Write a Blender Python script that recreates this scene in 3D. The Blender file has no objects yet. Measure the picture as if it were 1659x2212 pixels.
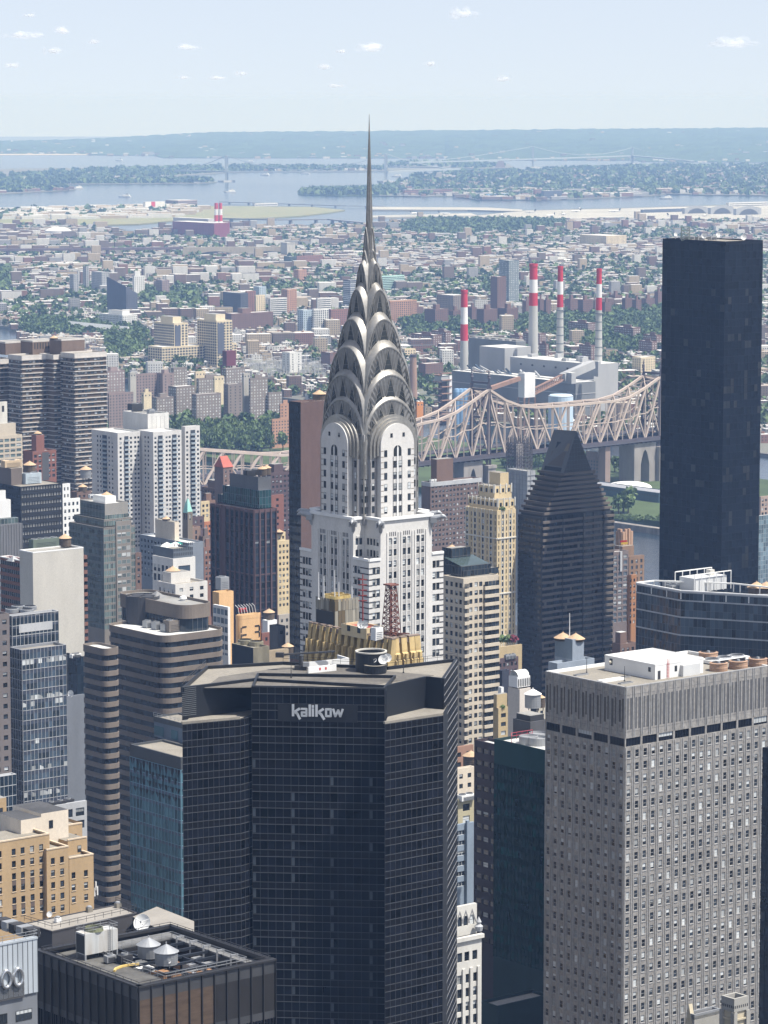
import bpy,math,random
from mathutils import Vector,Matrix
random.seed(11)
SC=bpy.context.scene
COL=SC.collection
# ---------------------------------------------------------------- camera, light, exposure
F,CX,CY,HC=7093.0,829.5,1106.0,338.0  # focal length and centre in units of a 1659 x 2212 picture, lens height in metres
PITCH=math.atan(891.0/F)
SP,CP=math.sin(PITCH),math.cos(PITCH)
cd=bpy.data.cameras.new('camera');cam=bpy.data.objects.new('camera',cd);COL.objects.link(cam)
cd.sensor_fit='VERTICAL';cd.sensor_height=24.0;cd.lens=24.0*F/2212.0
cd.clip_start=5.0;cd.clip_end=200000.0
cam.location=(0,0,HC);cam.rotation_euler=(math.pi/2-PITCH,0,0)
SC.camera=cam
SUN_EL,SUN_AZ=math.radians(62),math.radians(112)  # azimuth clockwise from the viewing direction
sv=Vector((math.sin(SUN_AZ)*math.cos(SUN_EL),math.cos(SUN_AZ)*math.cos(SUN_EL),math.sin(SUN_EL)))
ld=bpy.data.lights.new('sun','SUN');ld.energy=4.6;ld.angle=math.radians(0.5);ld.color=(1.0,0.965,0.91)
lo=bpy.data.objects.new('sun',ld);COL.objects.link(lo);lo.rotation_euler=sv.to_track_quat('Z','Y').to_euler();lo.location=(0,0,900)
W=bpy.data.worlds.new('World');SC.world=W;W.use_nodes=True
wn,wl=W.node_tree.nodes,W.node_tree.links
wn.clear()
sky=wn.new('ShaderNodeTexSky');sky.sky_type='NISHITA';sky.sun_disc=False
sky.sun_elevation=SUN_EL;sky.sun_rotation=SUN_AZ;sky.altitude=100;sky.air_density=1.0;sky.dust_density=1.0;sky.ozone_density=1.0
bg=wn.new('ShaderNodeBackground');bg.inputs['Strength'].default_value=0.113
tc=wn.new('ShaderNodeTexCoord');va=wn.new('ShaderNodeVectorMath');va.operation='ADD';va.inputs[1].default_value=(0,0,0.10)
wl.new(tc.outputs['Generated'],va.inputs[0]);wl.new(va.outputs[0],sky.inputs[0])
wo=wn.new('ShaderNodeOutputWorld');hs=wn.new('ShaderNodeHueSaturation');hs.inputs['Saturation'].default_value=0.56
tn=wn.new('ShaderNodeVectorMath');tn.operation='MULTIPLY';tn.inputs[1].default_value=(.985, .96, .985)
wl.new(sky.outputs[0],hs.inputs['Color']);wl.new(hs.outputs[0],tn.inputs[0]);wl.new(tn.outputs[0],bg.inputs[0]);wl.new(bg.outputs[0],wo.inputs[0])
SC.view_settings.view_transform='Standard';SC.view_settings.look='None';SC.view_settings.gamma=1.0
SC.view_settings.use_curve_mapping=False
SC.view_settings.exposure=0.64
cy=SC.cycles
cy.max_bounces=5;cy.diffuse_bounces=2;cy.glossy_bounces=3;cy.transmission_bounces=2;cy.transparent_max_bounces=96;cy.volume_bounces=0
HAZE_DENSITY=6.0e-5

# ---------------------------------------------------------------- picture coordinates -> places in the world
ES=Vector((0.778,0.628));EA=Vector((-0.628,0.778))  # the two directions of the street grid
V={'d':(0,0,1),'R5':(0,864, .42315),'R8':(972,810, .41405),'R7':(621,864, .2685),'S1':(0,1242, .32555),'S2':(0,1674, .37437),
     'S3':(351,1296, .40692),'S4':(918,1242, .44665),'S5':(945,1728, .43036),'S6':(378,1674, .39063),'S7':(0,702, .39063),
     'S8':(864,540, .35807),'Z3':(0,486, .5),'Z4':(829.5,486, .5),'Z1':(0,216, .5),'Z2':(829.5,216, .5),'Z6':(621,216, .3174),
     'N1':(637.2,1053.1, .20834),'N2':(1026.1,1269.1, .19531),'N3':(0,891.1, .19531),'N4':(270,1026.1, .24414),
     'N5':(432,729, .29297),'N6':(0,1647.1, .26042)}
def q(t,x,y):
    a,b,s=V[t];return a+x*s,b+y*s
def qx(t,x):return V[t][0]+x*V[t][2]
def qy(t,y):return V[t][1]+y*V[t][2]
def P(x,y,Y):  # point seen at (x, y), Y metres ahead
    t=(CY-y)/F
    h=Y*(SP-t*CP)/(CP+t*SP)
    fw=Y*CP+h*SP
    return Vector(((x-CX)/F*fw,Y,HC-h))
def G(x,y,z):  # point seen at (x, y) that lies at height z
    t=(CY-y)/F;h=HC-z
    Y=h*(CP+t*SP)/(SP-t*CP)
    return P(x,y,Y)
def GT(t,x,y,z):return G(*q(t,x,y),z)
def PT(t,x,y,Y):return P(*q(t,x,y),Y)
def along(c,e,z,x):  # how far from c along e until it is seen at column x
    h=HC-z;k=(x-CX)/F
    return(k*(c[1]*CP+h*SP)-c[0])/(e[0]-k*e[1]*CP)
def v2(p):return Vector((p[0],p[1]))

# ---------------------------------------------------------------- materials
MATS={}
def rgb(c):return(c[0],c[1],c[2],1.0)
def mat(name,col,rough=0.8,metal=0.0,var=0.10,scale=0.12,stretch=0.25,spec=0.3,island=0.0,col2=None,emit=0,fine=0.0):
    if name in MATS:return MATS[name]
    m=bpy.data.materials.new(name);MATS[name]=m;m.use_nodes=True
    n,l=m.node_tree.nodes,m.node_tree.links
    b=n['Principled BSDF']
    b.inputs['Base Color'].default_value=rgb(col);b.inputs['Roughness'].default_value=rough
    b.inputs['Metallic'].default_value=metal;b.inputs['Specular IOR Level'].default_value=spec
    src=None
    if var or island or fine:
        g=n.new('ShaderNodeNewGeometry')
        mp=n.new('ShaderNodeMapping');mp.inputs['Scale'].default_value=(scale,scale,scale*stretch)
        l.new(g.outputs['Position'],mp.inputs[0])
        no=n.new('ShaderNodeTexNoise');no.inputs['Scale'].default_value=1.0;no.inputs['Detail'].default_value=5;no.inputs['Roughness'].default_value=0.56
        l.new(mp.outputs[0],no.inputs[0])
        mr=n.new('ShaderNodeMapRange');mr.inputs[1].default_value=0.3;mr.inputs[2].default_value=0.7
        mr.inputs[3].default_value=1-var;mr.inputs[4].default_value=1+var
        l.new(no.outputs[0],mr.inputs[0]);val=mr.outputs[0]
        if fine:
            n2=n.new('ShaderNodeTexNoise');n2.inputs['Scale'].default_value=1.3;n2.inputs['Detail'].default_value=2
            l.new(g.outputs['Position'],n2.inputs[0])
            m2=n.new('ShaderNodeMapRange');m2.inputs[1].default_value=0.3;m2.inputs[2].default_value=0.7
            m2.inputs[3].default_value=1-fine;m2.inputs[4].default_value=1+fine
            l.new(n2.outputs[0],m2.inputs[0])
            mm=n.new('ShaderNodeMath');mm.operation='MULTIPLY';l.new(val,mm.inputs[0]);l.new(m2.outputs[0],mm.inputs[1]);val=mm.outputs[0]
        if island:
            oi=n.new('ShaderNodeObjectInfo');ad=n.new('ShaderNodeMath');ad.operation='ADD'
            l.new(g.outputs['Random Per Island'],ad.inputs[0]);l.new(oi.outputs['Random'],ad.inputs[1])
            fr=n.new('ShaderNodeMath');fr.operation='FRACT';l.new(ad.outputs[0],fr.inputs[0])
            m3=n.new('ShaderNodeMapRange');m3.inputs[3].default_value=1-island;m3.inputs[4].default_value=1+island
            l.new(fr.outputs[0],m3.inputs[0])
            mm=n.new('ShaderNodeMath');mm.operation='MULTIPLY';l.new(val,mm.inputs[0]);l.new(m3.outputs[0],mm.inputs[1]);val=mm.outputs[0]
        vm=n.new('ShaderNodeVectorMath');vm.operation='SCALE';vm.inputs[0].default_value=col[:3];l.new(val,vm.inputs['Scale'])
        src=vm.outputs[0]
        if col2:
            mx=n.new('ShaderNodeMix');mx.data_type='RGBA'
            sel=fr.outputs[0]if island else no.outputs[0]
            ml=n.new('ShaderNodeMapRange');ml.inputs[1].default_value=0.45;ml.inputs[2].default_value=0.75;l.new(sel,ml.inputs[0])
            l.new(ml.outputs[0],mx.inputs['Factor']);l.new(src,mx.inputs['A']);mx.inputs['B'].default_value=rgb(col2);src=mx.outputs['Result']
        l.new(src,b.inputs['Base Color'])
    return m
def glass(name,col,rough=0.07,isl=0.5,spec=0.5,metal=0.0):
    return mat(name,col,rough=rough,var=0.25,scale=0.05,stretch=1,spec=spec,island=isl,metal=metal)

M_GLASS=glass('window_glass',(.022, .028, .036),isl=.8)
M_BLIND=mat('window_blind',(.42, .44, .44),rough=.45,var=.1,island=.45)
M_FRAME_D=mat('frame_dark',(.03, .033, .035),rough=.5,var=0)
M_FRAME_L=mat('frame_light',(.42, .42, .41),rough=.5,var=0)
M_ROOF_W=mat('roof_white',(.52, .52, .50),rough=.9,var=.18,scale=.08,stretch=1,fine=.06)
M_ROOF_G=mat('roof_grey',(.24, .235, .22),rough=.95,var=.25,scale=.1,stretch=1,fine=.1)
M_ROOF_T=mat('roof_tan',(.235, .215, .18),rough=.95,var=.18,scale=.1,stretch=1,fine=.1)
M_ROOF_D=mat('roof_dark',(.07, .07, .072),rough=.9,var=.25,scale=.1,stretch=1,fine=.15)
M_STEEL=mat('galvanised_steel',(.34, .35, .36),rough=.5,metal=.4,var=.12)
M_DARKSTEEL=mat('dark_steel',(.04, .04, .043),rough=.6,var=.1)
M_WHITE=mat('white_paint',(.74, .74, .72),rough=.7,var=.08)
M_WOOD=mat('cedar_roof',(.46, .325, .205),rough=.85,var=.15,scale=.8)
M_TANK=mat('tank_wood',(.13, .10, .075),rough=.9,var=.25,scale=.6)

# ---------------------------------------------------------------- mesh building
class MB:
    def __init__(s):s.v,s.f,s.i,s.m=[],[],[],[]
    def mi(s,m):
        if m not in s.m:s.m.append(m)
        return s.m.index(m)
    def add(s,vs,fs,m):
        k=len(s.v);s.v.extend([tuple(p)for p in vs]);j=s.mi(m)
        for f in fs:s.f.append(tuple(k+a for a in f));s.i.append(j)
    def quad(s,a,b,c,d,m):s.add((a,b,c,d),((0,1,2,3),),m)
    def prism(s,poly,z0,z1,m,top=None,bottom=False):
        n=len(poly);vs=[(p[0],p[1],z0)for p in poly]+[(p[0],p[1],z1)for p in poly]
        s.add(vs,[(i,(i+1)%n,n+(i+1)%n,n+i)for i in range(n)],m)
        s.add(vs[n:],[tuple(range(n))],top or m)
        if bottom:s.add(vs[:n],[tuple(range(n-1,-1,-1))],m)
    def ring(s,poly,t,z0,z1,m):
        a,b=inset(poly,0),inset(poly,t);n=len(poly)
        vs=[(p[0],p[1],z)for p in a for z in(z0,z1)]+[(p[0],p[1],z)for p in b for z in(z0,z1)]
        fs=[]
        for i in range(n):
            j=(i+1)%n
            fs+=[(2*i,2*j,2*j+1,2*i+1),(2*n+2*i+1,2*n+2*j+1,2*n+2*j,2*n+2*i),(2*i+1,2*j+1,2*n+2*j+1,2*n+2*i+1)]
        s.add(vs,fs,m)
    def obox(s,o,ux,uy,uz,m):  # box from corner o with three edge vectors
        o,ux,uy,uz=Vector(o),Vector(ux),Vector(uy),Vector(uz)
        c=[o,o+ux,o+ux+uy,o+uy];c+=[p+uz for p in c]
        s.add(c,[(0,3,2,1),(4,5,6,7),(0,1,5,4),(1,2,6,5),(2,3,7,6),(3,0,4,7)],m)
    def cbox(s,c,w,d,h,m,e=None):  # box standing on c, turned with e
        e=e or ES;f=Vector((-e[1],e[0]))
        o=Vector((c[0],c[1]))-e*(w/2)-f*(d/2)
        s.obox((o[0],o[1],c[2]),(e[0]*w,e[1]*w,0),(f[0]*d,f[1]*d,0),(0,0,h),m)
    def bar(s,a,b,w,m,h=None):  # square bar between two points
        a,b=Vector(a),Vector(b);d=b-a
        if d.length<1e-6:return
        up=Vector((0,0,1))if abs(d.normalized().z)< .95 else Vector((1,0,0))
        x=d.cross(up).normalized();y=x.cross(d).normalized();h=h or w
        s.obox(a-x*w/2-y*h/2,x*w,y*h,d,m)
    def lathe(s,c,prof,m,n=16,cap=True):  # profile [(r, z)] turned round the upright through c
        vs=[]
        for r,z in prof:
            for k in range(n):
                a=2*math.pi*k/n;vs.append((c[0]+r*math.cos(a),c[1]+r*math.sin(a),c[2]+z))
        fs=[(i*n+k,i*n+(k+1)%n,(i+1)*n+(k+1)%n,(i+1)*n+k)for i in range(len(prof)-1)for k in range(n)]
        if cap:fs.append(tuple(range((len(prof)-1)*n,len(prof)*n)))
        s.add(vs,fs,m)
    def tube(s,pts,r,m,n=6):
        for a,b in zip(pts[:-1],pts[1:]):s.bar(a,b,2*r,m)
    def mesh(s,name,o=(0,0,0)):
        me=bpy.data.meshes.new(name)
        me.from_pydata([(p[0]-o[0],p[1]-o[1],p[2]-o[2])for p in s.v],[],s.f)
        for m in s.m:me.materials.append(m)
        me.polygons.foreach_set('material_index',s.i);me.update()
        return me
    def build(s,name,parent=None,o=(0,0,0),label=None,cat=None,group=None,kind=None,smooth=False):
        ob=bpy.data.objects.new(name,s.mesh(name,o if parent else(0,0,0)));COL.objects.link(ob)
        if smooth:ob.data.polygons.foreach_set('use_smooth',[True]*len(ob.data.polygons))
        if parent:ob.parent=parent
        else:ob.location=o
        tag(ob,label,cat,group,kind);return ob
def tag(o,label=None,cat=None,group=None,kind=None):
    if label:o['label']=label
    if cat:o['category']=cat
    if group:o['group']=group
    if kind:o['kind']=kind
def empty(name,loc,label=None,cat=None,group=None):
    o=bpy.data.objects.new(name,None);COL.objects.link(o);o.location=loc;o.empty_display_size=1
    tag(o,label,cat,group);return o
def inset(poly,t):
    n=len(poly);pts=[v2(p)for p in poly]
    ar=sum(pts[i][0]*pts[(i+1)%n][1]-pts[(i+1)%n][0]*pts[i][1]for i in range(n))
    sg=1 if ar>0 else-1
    out=[]
    for i in range(n):
        a,b,c=pts[i-1],pts[i],pts[(i+1)%n]
        d1,d2=(b-a).normalized(),(c-b).normalized()
        n1,n2=Vector((-d1[1],d1[0]))*sg,Vector((-d2[1],d2[0]))*sg
        k=1+n1.dot(n2)
        out.append(b+(n1+n2)*(t/max(k, .3)))
    return out
class Edge:  # a wall line, A at the viewer's left, B at the right
    def __init__(s,A,B):
        s.A,s.B=v2(A),v2(B);s.L=(s.B-s.A).length;s.d=(s.B-s.A)/s.L;s.n=Vector((s.d[1],-s.d[0]));s.rot=math.atan2(s.d[1],s.d[0])
    def pt(s,u,z,o=0.0):
        p=s.A+s.d*u+s.n*o;return(p[0],p[1],z)
    def ux(s,x,z):return along(s.A,s.d,z,x)
    def sub(s,u0,u1,o=0.0):return Edge(s.pt(u0,0,o),s.pt(u1,0,o))
def ebox(m,E,u0,u1,z0,z1,o0,o1,mt):
    a,b=E.pt(u0,z0,o0),E.pt(u1,z0,o0);d=E.n*(o1-o0)
    m.obox(a,(b[0]-a[0],b[1]-a[1],0),(d[0],d[1],0),(0,0,z1-z0),mt)

WMESH={}
def win_mb(w,h,var,fm,gm,mul=1):
    m=MB();t=min(.09,w* .07)
    m.quad((-w/2,0,0),(w/2,0,0),(w/2,0,h),(-w/2,0,h),gm)
    if var:m.quad((-w/2,-.012,h*(1-var)),(w/2,-.012,h*(1-var)),(w/2,-.012,h),(-w/2,-.012,h),M_BLIND)
    def fr(a,b,c,d):m.quad((a,-.03,c),(b,-.03,c),(b,-.03,d),(a,-.03,d),fm)
    fr(-w/2,-w/2+t,0,h);fr(w/2-t,w/2,0,h);fr(-w/2+t,w/2-t,0,t);fr(-w/2+t,w/2-t,h-t,h)
    for k in range(1,mul):
        x=-w/2+w*k/mul;fr(x-t/2,x+t/2,t,h-t)
    if mul==1:m.quad((-w/2+t,-.026,h* .5-t/2),(w/2-t,-.026,h* .5-t/2),(w/2-t,-.026,h* .5+t/2),(-w/2+t,-.026,h* .5+t/2),fm)
    return m
class Bldg:
    MAXW=100
    def __init__(s,name,label,cat,base,group=None):
        s.o=Vector((base[0],base[1],0));s.e=empty(name,s.o,label,cat,group);s.p={};s.w=[];s.plabel={};s.smooth=set()
    def mb(s,part):
        if part not in s.p:s.p[part]=MB()
        return s.p[part]
    def part(s,name,m,smooth=False,label=None):return m.build(name,s.e,s.o,label=label,smooth=smooth)
    def win(s,E,u,z,w,h,out,blinds=.35,fm=None,gm=None,mul=1,name='window'):
        r=random.random()
        var=0 if r>blinds else random.choice((.35, .5, .5, .75,1.0))
        s.w.append((Vector(E.pt(u,z,out)),E.rot,round(w,2),round(h,2),var,fm or M_FRAME_D,gm or M_GLASS,mul,name))
    def done(s):
        for k,m in s.p.items():
            if m.f:m.build(k,s.e,s.o,smooth=k in s.smooth)
        by={}
        for x in s.w:by.setdefault(x[8],[]).append(x)
        for nm,ws in by.items():
            ws.sort(key=lambda x:-round(x[0].z,1))
            for x in ws[:s.MAXW]:
                key=x[2:8]
                if key not in WMESH:WMESH[key]=win_mb(*key[:2],key[2],key[3],key[4],key[5]).mesh(nm)
                ob=bpy.data.objects.new(nm,WMESH[key]);COL.objects.link(ob);ob.parent=s.e
                ob.location=x[0]-s.o;ob.rotation_euler=(0,0,x[1])
            if len(ws)>s.MAXW:
                m=MB()
                for x in ws[s.MAXW:]:
                    t=win_mb(*x[2:8]);c,sn=math.cos(x[1]),math.sin(x[1])
                    vs=[(x[0][0]+a*c-b*sn,x[0][1]+a*sn+b*c,x[0][2]+z)for a,b,z in t.v]
                    k=len(m.v);m.v.extend(vs)
                    for f,i in zip(t.f,t.i):m.f.append(tuple(k+a for a in f));m.i.append(m.mi(t.m[i]))
                m.build(nm,s.e,s.o,kind='stuff')
        return s
OCC=[]
class Box:  # a box on the street grid, from where its corners are seen
    def __init__(s,t,xl,xc,xr,yt,D):
        x0,x1,x2=qx(t,xl),qx(t,xc),qx(t,xr)
        c=P(x1,qy(t,yt),D);s.z=c.z;s.C=v2(c);s.D=D
        s.wl=max(along(s.C,EA,s.z,x0),1.0);s.wr=max(along(s.C,ES,s.z,x2),1.0);s.fix()
    def fix(s):
        s.A=s.C+EA*s.wl;s.B=s.C+ES*s.wr;s.K=s.A+ES*s.wr
        s.poly=[s.C,s.B,s.K,s.A];OCC.append(s);s.W=Edge(s.A,s.C);s.S=Edge(s.C,s.B);return s
    def at(s,fu,fv):return s.C+ES*(s.wr*fu)+EA*(s.wl*fv)
    def zy(s,t,y):return P(0,qy(t,y),s.D).z
def raw(C,wr,wl,z,D=None):
    b=Box.__new__(Box);b.C=v2(C);b.wr,b.wl,b.z=wr,wl,z;b.D=D or C[1];return b.fix()
def cols_for(L,bay,ww,edge=.0):
    n=max(1,int(round((L-2*edge)/bay)));p=(L-2*edge)/n
    return[(edge+p*(i+ .5)-ww/2,edge+p*(i+ .5)+ww/2)for i in range(n)]
def punch(b,E,z0,z1,cols,rows,mt,depth=.3,blinds=.35,fm=None,gm=None,mul=1,part='wall',name='window',sill=None):
    m=b.mb(part);cols=sorted(c for c in cols if c[0]> .02 and c[1]<E.L- .02);rows=sorted(r for r in rows if r[0]>z0 and r[1]<z1)
    zc=z0
    def wq(u0,u1,a,c):
        if u1-u0> .001 and c-a> .001:m.quad(E.pt(u0,a),E.pt(u1,a),E.pt(u1,c),E.pt(u0,c),mt)
    for r in rows:
        wq(0,E.L,zc,r[0]);zc=r[1];u=0
        for c in cols:
            wq(u,c[0],r[0],r[1]);u=c[1]
            for(ua,za),(ub,zb)in(((c[0],r[0]),(c[1],r[0])),((c[1],r[0]),(c[1],r[1])),((c[1],r[1]),(c[0],r[1])),((c[0],r[1]),(c[0],r[0]))):
                m.quad(E.pt(ua,za),E.pt(ub,zb),E.pt(ub,zb,-depth),E.pt(ua,za,-depth),mt)
            b.win(E,(c[0]+c[1])/2,r[0],c[1]-c[0],r[1]-r[0],-depth+ .04,blinds,fm,gm,mul,name)
            if sill:ebox(m,E,c[0]- .1,c[1]+ .1,r[0]- .18,r[0]- .01, .002, .14,sill)
        wq(u,E.L,r[0],r[1])
    wq(0,E.L,zc,z1)
def rows_for(ztop,zlow,fh,wh,first=1.6,dz=0):
    out=[];z=ztop-first
    while z-wh>zlow:out.append((z-wh,z));z-=fh
    return out
def sheet(b,E,z0,z1,mt,part='wall',o=0.0):b.mb(part).quad(E.pt(0,z0,o),E.pt(E.L,z0,o),E.pt(E.L,z1,o),E.pt(0,z1,o),mt)
def ribbon(b,E,z0,z1,fh,frac,mt,gm,depth=.3,first=1.5,bay=1.5,mull=None):
    m=b.mb('wall');zt=z1;g1=z1-first
    while zt>z0:
        g0=g1-fh*frac
        if g1<z0:g1=z0
        ebox(m,E,0,E.L,g1,zt,-depth- .25,0,mt)
        if g0<=z0:break
        gb=MB();n=max(1,int(E.L/bay));p=E.L/n
        for k in range(n):
            a= .006*random.uniform(-1,1)if k else 0
            gb.quad(E.pt(k*p,g0,-depth),E.pt(k*p+p,g0,-depth),E.pt(k*p+p,g1,-depth+a),E.pt(k*p,g1,-depth+a),gm)
            if mull and k:ebox(gb,E,k*p- .05,k*p+ .05,g0,g1,-depth+ .012,-depth+ .08,mull)
        b.part('window_band',gb)
        zt=g0;g1=g0-fh*(1-frac)
def curtain(b,E,z0,z1,bay,fh,gm,mm,span=None,sfrac=.35,mw=.1,mo=.08,hw=.12,tilt=.006,vert=True,hori=True,ztop=None,glass_part='glass_wall',grid_part='mullion_grid'):
    g,m=MB(),MB();n=max(1,int(round(E.L/bay)));p=E.L/n
    z=z1;zs=[]
    while z>z0+ .2:
        zn=max(z-fh,z0);zs.append((zn,z));z=zn
    for(a,c)in zs:
        sp=c-(c-a)*sfrac if span else c
        for k in range(n):
            t=[random.uniform(-tilt,tilt)for _ in range(4)]
            g.quad(E.pt(k*p,a,t[0]),E.pt(k*p+p,a,t[1]),E.pt(k*p+p,sp,t[2]),E.pt(k*p,sp,t[3]),gm)
            if span:g.quad(E.pt(k*p,sp, .0),E.pt(k*p+p,sp, .0),E.pt(k*p+p,c, .0),E.pt(k*p,c, .0),span)
        if hori:
            m.quad(E.pt(0,c-hw,mo),E.pt(E.L,c-hw,mo),E.pt(E.L,c,mo),E.pt(0,c,mo),mm);m.quad(E.pt(0,c,mo),E.pt(E.L,c,mo),E.pt(E.L,c,0),E.pt(0,c,0),mm)
    if vert:
        for k in range(n+1):
            u=k*p
            ebox(m,E,max(u-mw/2,0),min(u+mw/2,E.L),z0,z1, .012,mo+ .03,mm)
    b.part(glass_part,g);b.part(grid_part,m)
def core(b,box,z0,mt,roof,par=.9,t=.4,ins=.38,poly=None,z=None):
    poly=poly or box.poly;z=z or box.z
    b.mb('wall').prism(inset(poly,ins),z0,z-par- .02,mt,None)
    b.mb('roof').prism(inset(poly,ins+ .01),z-par- .06,z-par,roof)
    if par> .05:b.mb('parapet').ring(inset(poly, .03),t,z-par- .1,z- .002,mt)
def bulk(b,box,fu0,fu1,fv0,fv1,h,mt,z=None,roof=None,part='bulkhead'):
    c=box.at(fu0,fv0);z=z or box.z- .9
    bx=raw(c,box.wr*(fu1-fu0),box.wl*(fv1-fv0),z+h)
    b.mb(part).prism(bx.poly,z- .02,z+h,mt,roof or M_ROOF_G);return bx
# style helpers for both faces of a box -------------------------------------------------
def tower(name,label,cat,box,mt,S=None,Wst=None,roof=None,zlow=12,zwin=60,par=.9,group=None,b=None):
    b=b or Bldg(name,label,cat,box.C,group)
    core(b,box,zlow,mt,roof or M_ROOF_G,par)
    for E,st in((box.W,Wst),(box.S,S)):
        face(b,E,st,zlow,box.z,zwin,mt)
    return b
def face(b,E,st,zlow,z,zwin,mt):
    if st is None:sheet(b,E,zlow,z,mt);return
    k,a=st[0],dict(st[1]);zw=max(zwin,zlow+ .5)
    if zw>zlow+1:sheet(b,E,zlow,zw,a.get('mt',mt))
    if k=='p':
        cols=a.get('cols')or cols_for(E.L,a['bay'],a['ww'],a.get('edge', .4))
        punch(b,E,zw,z,cols,rows_for(z,zw+ .3,a['fh'],a['wh'],a.get('first',2.0)),a.get('mt',mt),a.get('depth', .3),a.get('blinds', .35),a.get('fm'),a.get('gm'),a.get('mul',1),sill=a.get('sill'))
    elif k=='r':ribbon(b,E,zw,z,a['fh'],a['frac'],a.get('mt',mt),a.get('gm',M_GLASS),a.get('depth', .3),a.get('first',1.5),a.get('bay',1.6),a.get('mull'))
    elif k=='c':
        if a.get('head'):sheet(b,E,z-a['head'],z,a.get('hm',mt));z-=a['head']
        curtain(b,E,zw,z,a['bay'],a['fh'],a['gm'],a['mm'],a.get('span'),a.get('sfrac', .35),a.get('mw', .1),a.get('mo', .08),a.get('hw', .12),a.get('tilt', .006),a.get('vert',True),a.get('hori',True))
# small things that stand on roofs ------------------------------------------------------
def water_tank(p,r,h,label,wood=True,leg=1.5,cone=None,group='water tanks on the roofs'):
    e=empty('water_tank',p,label,'water tank',group)
    m=MB();m.lathe((0,0,leg),[(r,0),(r*1.01,h* .5),(r,h)],M_TANK if wood else M_STEEL,18)
    for k in range(1,6):m.lathe((0,0,leg+h*k/6),[(r*1.02,0),(r*1.03, .1)],M_DARKSTEEL if wood else M_STEEL,18,False)
    m.build('tank',e)
    m=MB();m.lathe((0,0,leg+h),[(r*1.14,0),(r* .6,r* .33),(.05,r* .66)],cone or M_WOOD,18);m.lathe((0,0,leg+h+r* .6),[(.12,0),(.12, .5)],cone or M_WOOD,6);m.build('roof',e)
    m=MB()
    for k in range(4):
        a=math.pi/4+k*math.pi/2;x,y=r* .75*math.cos(a),r* .75*math.sin(a)
        m.bar((x,y,0),(x,y,leg), .22,M_DARKSTEEL)
    m.bar((-r* .8,0,leg* .95),(r* .8,0,leg* .95), .2,M_DARKSTEEL);m.bar((0,-r* .8,leg* .95),(0,r* .8,leg* .95), .2,M_DARKSTEEL)
    m.build('stand',e);return e
def ac_unit(p,w,d,h,label,mt=None,fans=1,group=None,e_=None):
    e=empty('air_conditioner',p,label,'air conditioner',group);mt=mt or M_STEEL
    m=MB();m.cbox((0,0, .25),w,d,h,mt,e_)
    for sx in(-.4, .4):
        for sy in(-.4, .4):
            q_=(e_ or ES)*(w*sx)+EA*(d*sy);m.cbox((q_[0],q_[1],0), .2, .2, .25,M_DARKSTEEL,e_)
    m.build('casing',e)
    for k in range(fans):
        c=ES*(w*((k+ .5)/fans- .5));m=MB();m.lathe((c[0],c[1], .25+h),[(min(w/fans,d)* .42,0),(min(w/fans,d)* .42, .35),(min(w/fans,d)* .36, .36),(min(w/fans,d)* .36, .1)],M_STEEL,14)
        m.add([(c[0]+min(w/fans,d)* .35*math.cos(t*math.pi/7),c[1]+min(w/fans,d)* .35*math.sin(t*math.pi/7), .25+h+ .15)for t in range(14)],[tuple(range(14))],M_DARKSTEEL);m.build('fan',e)
    m=MB();E=Edge((-w/2*ES[0]-d/2*EA[0],-w/2*ES[1]-d/2*EA[1]),(w/2*ES[0]-d/2*EA[0],w/2*ES[1]-d/2*EA[1]))
    for k in range(5):ebox(m,E,w* .12,w* .88, .4+h* .14*k, .4+h* .14*k+ .08, .01, .07,M_DARKSTEEL)
    m.build('grille',e);return e
def dish(p,r,label,aim,mast=1.2,group=None):
    e=empty('satellite_dish',p,label,'satellite dish',group);a=Vector(aim).normalized()
    x=a.cross(Vector((0,0,1))).normalized();y=x.cross(a);c=Vector((0,0,mast+r* .3))
    m=MB();vs,fs=[],[];N,K=20,4
    for i in range(1,K+1):
        for k in range(N):
            t=2*math.pi*k/N;rr=r*i/K;vs.append(c+x*(rr*math.cos(t))+y*(rr*math.sin(t))+a*(.28*r*(i/K)**2))
    vs.append(c);fs=[(i*N+k,i*N+(k+1)%N,(i+1)*N+(k+1)%N,(i+1)*N+k)for i in range(K-1)for k in range(N)]+[(K*N,(k+1)%N,k)for k in range(N)]
    m.add(vs,fs,M_WHITE);m.build('reflector',e,smooth=True)
    m=MB();f=c+a*(.75*r)
    for k in range(3):
        t=2*math.pi*k/3+ .5;m.bar(c+x*(r* .9*math.cos(t))+y*(r* .9*math.sin(t))+a*(.23*r),f,r* .05,M_WHITE)
    m.lathe((f[0],f[1],f[2]-r* .1),[(r* .09,0),(r* .09,r* .2)],M_STEEL,8);m.build('feed_horn',e)
    m=MB();m.lathe((0,0,0),[(r* .16,0),(r* .1,mast+r* .2)],M_STEEL,8);m.build('mount',e);return e
def mast(p,h,r,label,mt=None,arms=0,name='antenna_mast',cat='antenna'):
    m=MB();mt=mt or M_STEEL
    m.lathe((0,0,0),[(r*2.2,0),(r*2.2, .3),(r, .35),(r* .6,h)],mt,8)
    for k in range(arms):
        z=h*(.5+ .5*k/max(arms,1));L=h* .08;m.bar((-L,0,z),(L,0,z),r*1.2,mt);m.bar((0,-L,z),(0,L,z),r*1.2,mt)
    return m.build(name,None,p,label,cat)
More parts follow.
